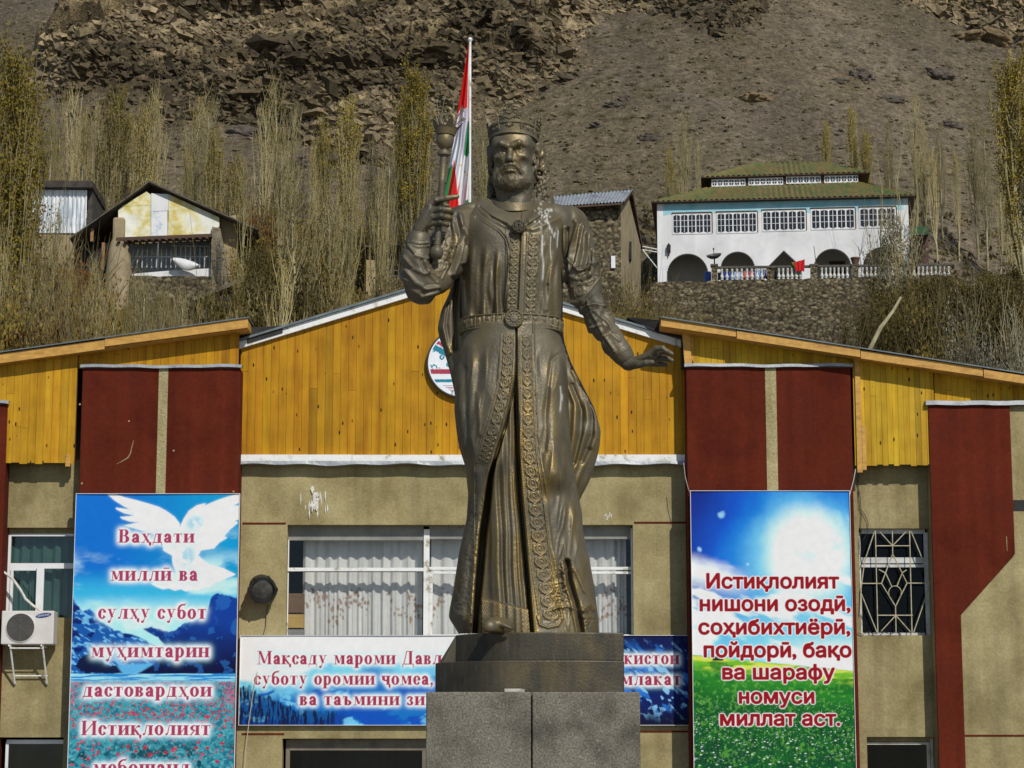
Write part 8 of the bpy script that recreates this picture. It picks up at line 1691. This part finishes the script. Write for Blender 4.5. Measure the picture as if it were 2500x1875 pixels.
# photo column, photo row of the tip, depth, kind, width; labels tell each apart by what it stands beside
POP = [
 (14,50,84,'leafy','huge yellow green poplar filling the left edge of the photo',1.0),(48,70,86,'olive','tall brownish poplar second from the left edge',1.0),(74,170,88,'leafy2','yellow green poplar just left of the tin shed roof',.8),
 (122,225,122,'bare','bare grey poplar behind the left half of the tin shed roof',1.0),(150,205,124,'bare2','slim bare poplar behind the middle of the tin shed',.9),(178,190,126,'bare2','pale trunked poplar right above the tin shed roof',.9),(203,215,122,'thin','thin poplar above the right half of the tin shed roof',1.0),(232,205,125,'bare','pale bare poplar above the right corner of the tin shed',1.0),
 (262,225,120,'olive','olive poplar between the tin shed and the gable peak',1.0),(288,185,124,'leafy2','broad yellowish poplar left of the gable peak',1.1),(318,240,126,'thin','slim poplar just left of the gable peak',1.0),(338,250,122,'olive','olive poplar standing right behind the gable peak slope',1.0),(368,168,128,'bare','tall bare poplar rising behind the gable peak',1.1),(352,200,127,'thin','slender poplar close behind the gable peak',.9),
 (478,190,124,'bare','tall pale bare poplar right of the gabled house',1.3),(505,215,122,'bare2','bare poplar whose crown merges with the tall pale one',1.2),(452,330,120,'thin','short thin poplar above the right verge of the gabled roof',.9),(530,300,118,'leafy2','yellowish poplar beyond the right verge of the gabled roof',1.0),(560,360,112,'olive','low olive poplar on the rubble right of the gabled house',1.1),
 (592,345,104,'thin','slim poplar left of the fork trunked bare ones',1.0),(640,235,116,'bare2','bare poplar left of the tallest middle poplar',1.0),(664,140,118,'bare','tallest bare poplar in the middle left of the photo',1.2),(690,330,104,'bare2','pale bare poplar over the middle of the left pine roof gap',1.0),(716,235,116,'bare2','narrow bare poplar right of the tallest one',.9),(728,370,88,'sapling','fan branched bare poplar near the left slope of the gable',1.2),(700,560,72,'bare','white stemmed poplar in front of the dark thicket',1.0),
 (765,300,112,'thin','thin poplar below the cave in the cliff',.9),(792,262,114,'leafy2','poplar with scant leaves right of the cave',.9),(812,420,92,'sapling','feathery poplar over the left slope of the pine gable',1.2),(842,215,114,'leafy2','yellow green poplar with a pale crown left of the sceptre',1.1),(862,330,96,'bare','pale bare poplar standing left of the mud house',1.1),(905,310,108,'bare2','bare poplar above the mud house roof',.9),(925,350,96,'bare','light bare poplar in front of the mud house wall',.9),(948,340,98,'bare2','bare poplar at the right end of the mud house',.9),
 (1000,120,104,'leafy','dense yellow green poplar behind the sceptre',1.05),(978,210,106,'leafy2','thinner poplar on the left of the dense yellow green one',.9),(1026,205,104,'bare2','bare poplar between the dense yellow green one and the flag',1.0),(1172,270,112,'bare2','bare poplar between the flag and the crown',.9),(1190,330,110,'thin','thin poplar beside the statue face',.8),
 (1668,243,142,'bare','lone white stemmed poplar left of the white house roof',.85),(1706,330,142,'bare2','slim bare poplar beside the lone white stemmed one',.7),(1640,345,140,'leafy2','low yellowish poplar at the left eave of the white house',.7),(1655,400,139,'thin','small thin poplar at the left corner of the upper roof',.6),
 (2018,280,144,'leafy2','pale poplar behind the ridge of the upper green roof',.8),(2088,245,143,'leafy2','yellow poplar at the right end of the upper green roof',.9),(2118,300,142,'leafy2','short yellow poplar beside the upper green roof corner',.9),(2172,268,144,'bare','bare poplar above the right slope of the lower roof',.8),(2238,218,145,'bare2','bare poplar right of the white house upper storey',.9),(2258,270,143,'bare','pale poplar beyond the right eave of the white house',.9),(2286,330,142,'thin','thin yellowish poplar beyond the right eave',.9),(2300,280,146,'bare2','slender bare poplar between right hand groups',.9),(2384,262,144,'bare','bare poplar in the right hand row',.9),(2405,290,142,'bare2','second bare poplar in the right hand row',.9),(2440,340,140,'thin','thin poplar near the right edge',.9),(2466,380,138,'bare','bare poplar at the right edge of the photo',.9),(2494,105,122,'leafy','tall olive green tree cut by the right edge of the photo',1.25),(2340,330,143,'thin','thin poplar in the gap of the right hand row',.8)]
for px, pt_, Y, kd, lb, wd in POP: put_poplar(kd, px, pt_, None, Y, lb, wd)
NEAR = [(12,520,70,'bare','pale bare stem at the left edge low above the roof'),(48,560,72,'sapling','fan shaped sapling second at the lower left'),(78,600,70,'bare2','thin sapling left of the tin shed foot'),(110,590,74,'sapling','sapling under the tin shed wall'),(134,430,78,'bare','white trunked poplar in front of the tin shed'),(165,600,72,'thin','slim sapling right of the white trunked one'),(192,590,74,'sapling','sapling below the right corner of the tin shed'),(214,640,70,'bare2','thin sapling between shed and orange post'),(236,560,76,'bare','bare sapling in front of the orange timber post'),(262,610,73,'sapling','bushy sapling under the round stone pillar'),(288,640,71,'bare','pale sapling below the balcony left end'),(314,650,72,'thin','slim sapling below the balcony'),(336,600,76,'sapling','sapling whose leafy tip reaches the gable panel'),(352,620,70,'bare2','fine sapling in the middle of the balcony'),(378,625,74,'sapling','dense sapling in front of the stone foundation'),(404,650,71,'bare','pale twiggy sapling right of the foundation middle'),(424,660,74,'sapling','twiggy sapling under the white cloth'),(448,655,70,'bare2','sapling close to the right part of the foundation'),(486,655,72,'bare','dark stemmed sapling left of the black shelter'),(512,640,74,'thin','thin yellow sapling beside the black shelter'),(545,690,68,'sapling','leafy sapling in front of the black shelter'),(574,560,78,'thin','slim leafy poplar right of the mud pier'),(604,640,74,'sapling','sapling at the left edge of the green thicket'),(760,600,74,'bare2','pale stem above the left slope of the gable'),(840,620,72,'bare','stem right of the feathery poplar'),(954,660,70,'sapling','spiky bare sapling next to the bronze elbow')]
for px, pt_, Y, kd, lb in NEAR: put_poplar(kd, px, pt_+25, None, Y+12, lb, .95)
# ---- shrubs
def shrub(seed, r=(1.6,1.3,1.3), n=3600, lm=LEAFD, ls=.13, stems=48, lumps=24):
    rng = np.random.default_rng(seed); C = rng.normal(size=(lumps,3)); C /= np.linalg.norm(C,axis=1,keepdims=True); C = C*rng.uniform(.25,.95,(lumps,1))*np.array(r); C[:,2] = np.abs(C[:,2])+.2; sz = rng.uniform(.22,.5,lumps)
    tw = []; tr_ = []; base = rng.normal(0,.12,(stems,3)); base[:,2] = -.6
    for i in range(stems):
        e = C[i % lumps]+rng.normal(0,.25,3)*np.array(r); s = np.linspace(0,1,5)[:,None]; p = base[i]*(1-s)+e*s; p[:,2] += .25*np.sin(s[:,0]*3.1)*r[2]; tw.append(p); tr_.append(.022*(1-.75*s[:,0])+.003)
        for q in range(5): f = rng.uniform(.3,1); j = min(int(f*4),3); p0 = p[j]+(p[j+1]-p[j])*rng.random(); d = rng.normal(0,.3,3); d[2] = abs(d[2])+.25; tw.append(np.array([p0,p0+d*.6,p0+d*1.1])); tr_.append(np.array([.008,.006,.003]))
    k = rng.integers(lumps, size=n); pos = C[k]+rng.normal(size=(n,3))*sz[k][:,None]*np.array([.62,.62,.55])*np.array(r)/1.4; pos[:,2] = np.maximum(pos[:,2], -.5)
    m = fbm(pos[:,0]*1.7+seed, pos[:,1]*1.7, pos[:,2]*1.7, 3, seed) > .44; pos = pos[m]
    return tubes_np(tw[:stems],tr_[:stems],5), tubes_np(tw,tr_,3), leaves_np(pos, ls*rng.uniform(.6,1.4,len(pos)), rng), lm
smade = {}
SK = {'dark':(11,(1.7,1.4,1.4),15000,LEAFD,.06,DRY),'olive':(12,(1.7,1.4,1.2),11000,LEAFO,.055,DRY),'rust':(13,(1.5,1.3,1.1),8000,LEAFR,.055,DRY),'silver':(14,(1.1,1.0,1.7),5000,LEAFS,.05,BARK),'dry':(15,(1.6,1.4,.9),5000,DRY,.055,DRY),'pale':(16,(1.0,.9,1.5),4500,LEAFS,.055,TWIG)}
def put_shrub(kind, px, py, Y, s, label, zs=1.0):
    x, _, z = [float(q) for q in P(px, py, Y)]; g_ = ground_at(x, Y); zs = max(zs, min(3.2, (z+1.0*s-g_)/(1.9*s))); z = g_+.3*s*zs; n_ = 'shrub'
    if kind not in smade:
        sd, r, n, lm, ls, wm = SK[kind]; o = plant_obj(n_, label, 'shrub', 'shrubs on the hillside', shrub(sd,r,n,lm,ls), (x,Y,z), wm, wm); smade[kind] = o
        o.scale = (s,s,s*zs)
    else:
        o = place(smade[kind], x, Y, z, s, (px*.37) % 6.28, label, s*zs); o['label'] = label
SH = [('olive',1500,735,112,1.3,'olive dry shrub right of the statue shoulder under the barn'),('dry',1545,720,112,1.3,'dry brown shrub at the foot of the stone barn'),('olive',1590,745,114,1.2,'olive shrub left of the terrace wall foot'),('rust',1560,660,116,.8,'rusty creeper bush beside the white pipe frame'),('dry',1640,760,116,1.2,'pale dry shrub in front of the terrace wall left part'),('olive',1455,760,100,1.3,'leafy olive shrub above the white bargeboard'),('dry',1490,775,96,1.2,'brown dry shrub behind the bronze forearm'),('dry',1690,790,104,1.0,'low dry shrub above the right pine roof start'),('olive',1560,790,94,1.2,'low olive shrub right behind the black roof felt'),('dry',1420,740,108,1.3,'dry shrub close to the statue left shoulder edge'),('olive',1700,720,122,.8,'small green shrub against the terrace wall'),
 ('dark',2140,715,122,1.1,'dark olive bush in front of the balustrade right end'),('dark',2215,748,118,1.5,'large dark bush covering the right end of the terrace wall'),('dark',2300,745,120,1.4,'big dark olive bush right of the white house'),('dark',2390,748,118,1.4,'big dark bush under the right hand poplars'),('dark',2470,742,116,1.5,'dark bush at the right edge below the poplars'),('dark',2190,790,104,1.7,'dark bush around the leaning pale trunk'),('olive',2270,800,102,1.7,'brownish olive bush right of the leaning trunk'),('dark',2350,790,102,1.8,'dark green bush left of the silver shrub'),('dark',2440,790,100,1.8,'dark green bush behind the silver shrub'),('dark',2500,800,98,1.8,'dark green bush at the lower right edge'),('dark',2120,800,106,1.2,'low dark bush left of the leaning trunk'),('olive',2330,700,124,1.0,'olive bush beside the little green roofed shed'),('olive',2420,705,124,1.0,'olive bush below the bare right hand poplars'),('dark',2490,690,124,1.2,'dark bush at the right edge level with the balustrade'),('olive',2260,705,123,.9,'olive bush right at the end of the balustrade'),
 ('silver',2360,845,92,1.25,'silvery feathered shrub above the right pine roof'),('silver',2475,850,90,1.1,'second silvery shrub at the lower right edge'),('pale',2150,600,126,1.25,'pale green young tree in front of the fifth arch'),('pale',2198,585,126,1.5,'taller pale green tree at the right corner of the white house'),
 ('rust',60,620,92,1.6,'rust brown bush at the left below the tin shed'),('rust',120,640,94,1.7,'rust brown bush right under the tin shed'),('rust',180,660,92,1.5,'rusty bush between the shed and the orange post'),('rust',240,500,116,1.2,'rusty bush behind the left slope of the gabled roof'),('rust',285,490,117,1.0,'small rusty bush left of the yellow gable'),('olive',40,720,80,1.7,'olive thicket at the lower left'),('rust',140,730,80,1.6,'rusty thicket above the left fascia'),('olive',230,740,78,1.5,'brown olive thicket in the lower left middle'),('dry',330,740,76,1.5,'dry thicket below the balcony foundation'),('dry',420,750,74,1.4,'dry thicket left of the black shelter'),('olive',500,770,70,1.3,'low thicket above the left fascia end'),
 ('dark',628,700,98,1.3,'dark green bush right of the black shelter'),('dark',668,670,102,1.4,'dark green bush under the bare middle poplars'),('dark',620,760,84,1.6,'green bush above the dark roof gap'),('dark',700,700,92,1.5,'dark thicket left of the white stemmed poplar foot'),('olive',680,610,108,1.5,'olive bush with rusty leaves among poplars'),('olive',760,640,100,1.4,'golden olive bush in the middle of the poplars'),('dark',770,730,86,1.5,'dark thicket over the left slope of the gable'),('olive',840,700,88,1.2,'olive bush left of the mud house wall'),('rust',560,500,114,1.3,'orange brown bush right of the gabled roof verge'),('rust',620,520,114,1.3,'orange brown bush among the thin poplars'),('olive',700,520,116,1.5,'olive bush on the rubble below the cliff'),('olive',800,560,112,1.4,'olive bush higher up among the poplars'),('olive',880,560,112,1.3,'olive bush above the mud house roof'),('olive',560,610,112,1.1,'olive bush beside the mud pier of the gabled house'),('dry',970,650,96,1.2,'dry bush at the right end of the mud house')]
for q in SH: put_shrub(*q[:6], zs=(1.6 if 'tree top' in q[5] else 1.0))
b = MB(); b.tube([tuple(P(x,y,98)) for x,y in ((2120,860),(2150,800),(2180,760),(2200,725))], [.10,.09,.07,.05], 8); tag(b.build('leaning_trunk', BARK, None, True), 'pale bare trunk leaning to the right above the right pine roof', 'tree trunk')
# ground cover: dry grass tufts over the lower slopes
rng = np.random.default_rng(77); n = 9000; gx_ = rng.uniform(-40,42,n); gy_ = rng.uniform(66,150,n); pos = []
for x, y in zip(gx_, gy_):
    z = ground_at(float(x), float(y)); pos.append((x,y,z))
pos = np.repeat(np.array(pos), 5, 0)+np.concatenate([rng.normal(0,.16,(n*5,2)), np.zeros((n*5,1))],1); V, Fs = leaves_np(pos, rng.uniform(.15,.5,n*5), rng, 1.6)
o = mesh_np('dry_grass', V, Fs, DRY); tag(o, 'dry brown grass tufts over the lower slope', 'grass', kind='stuff')
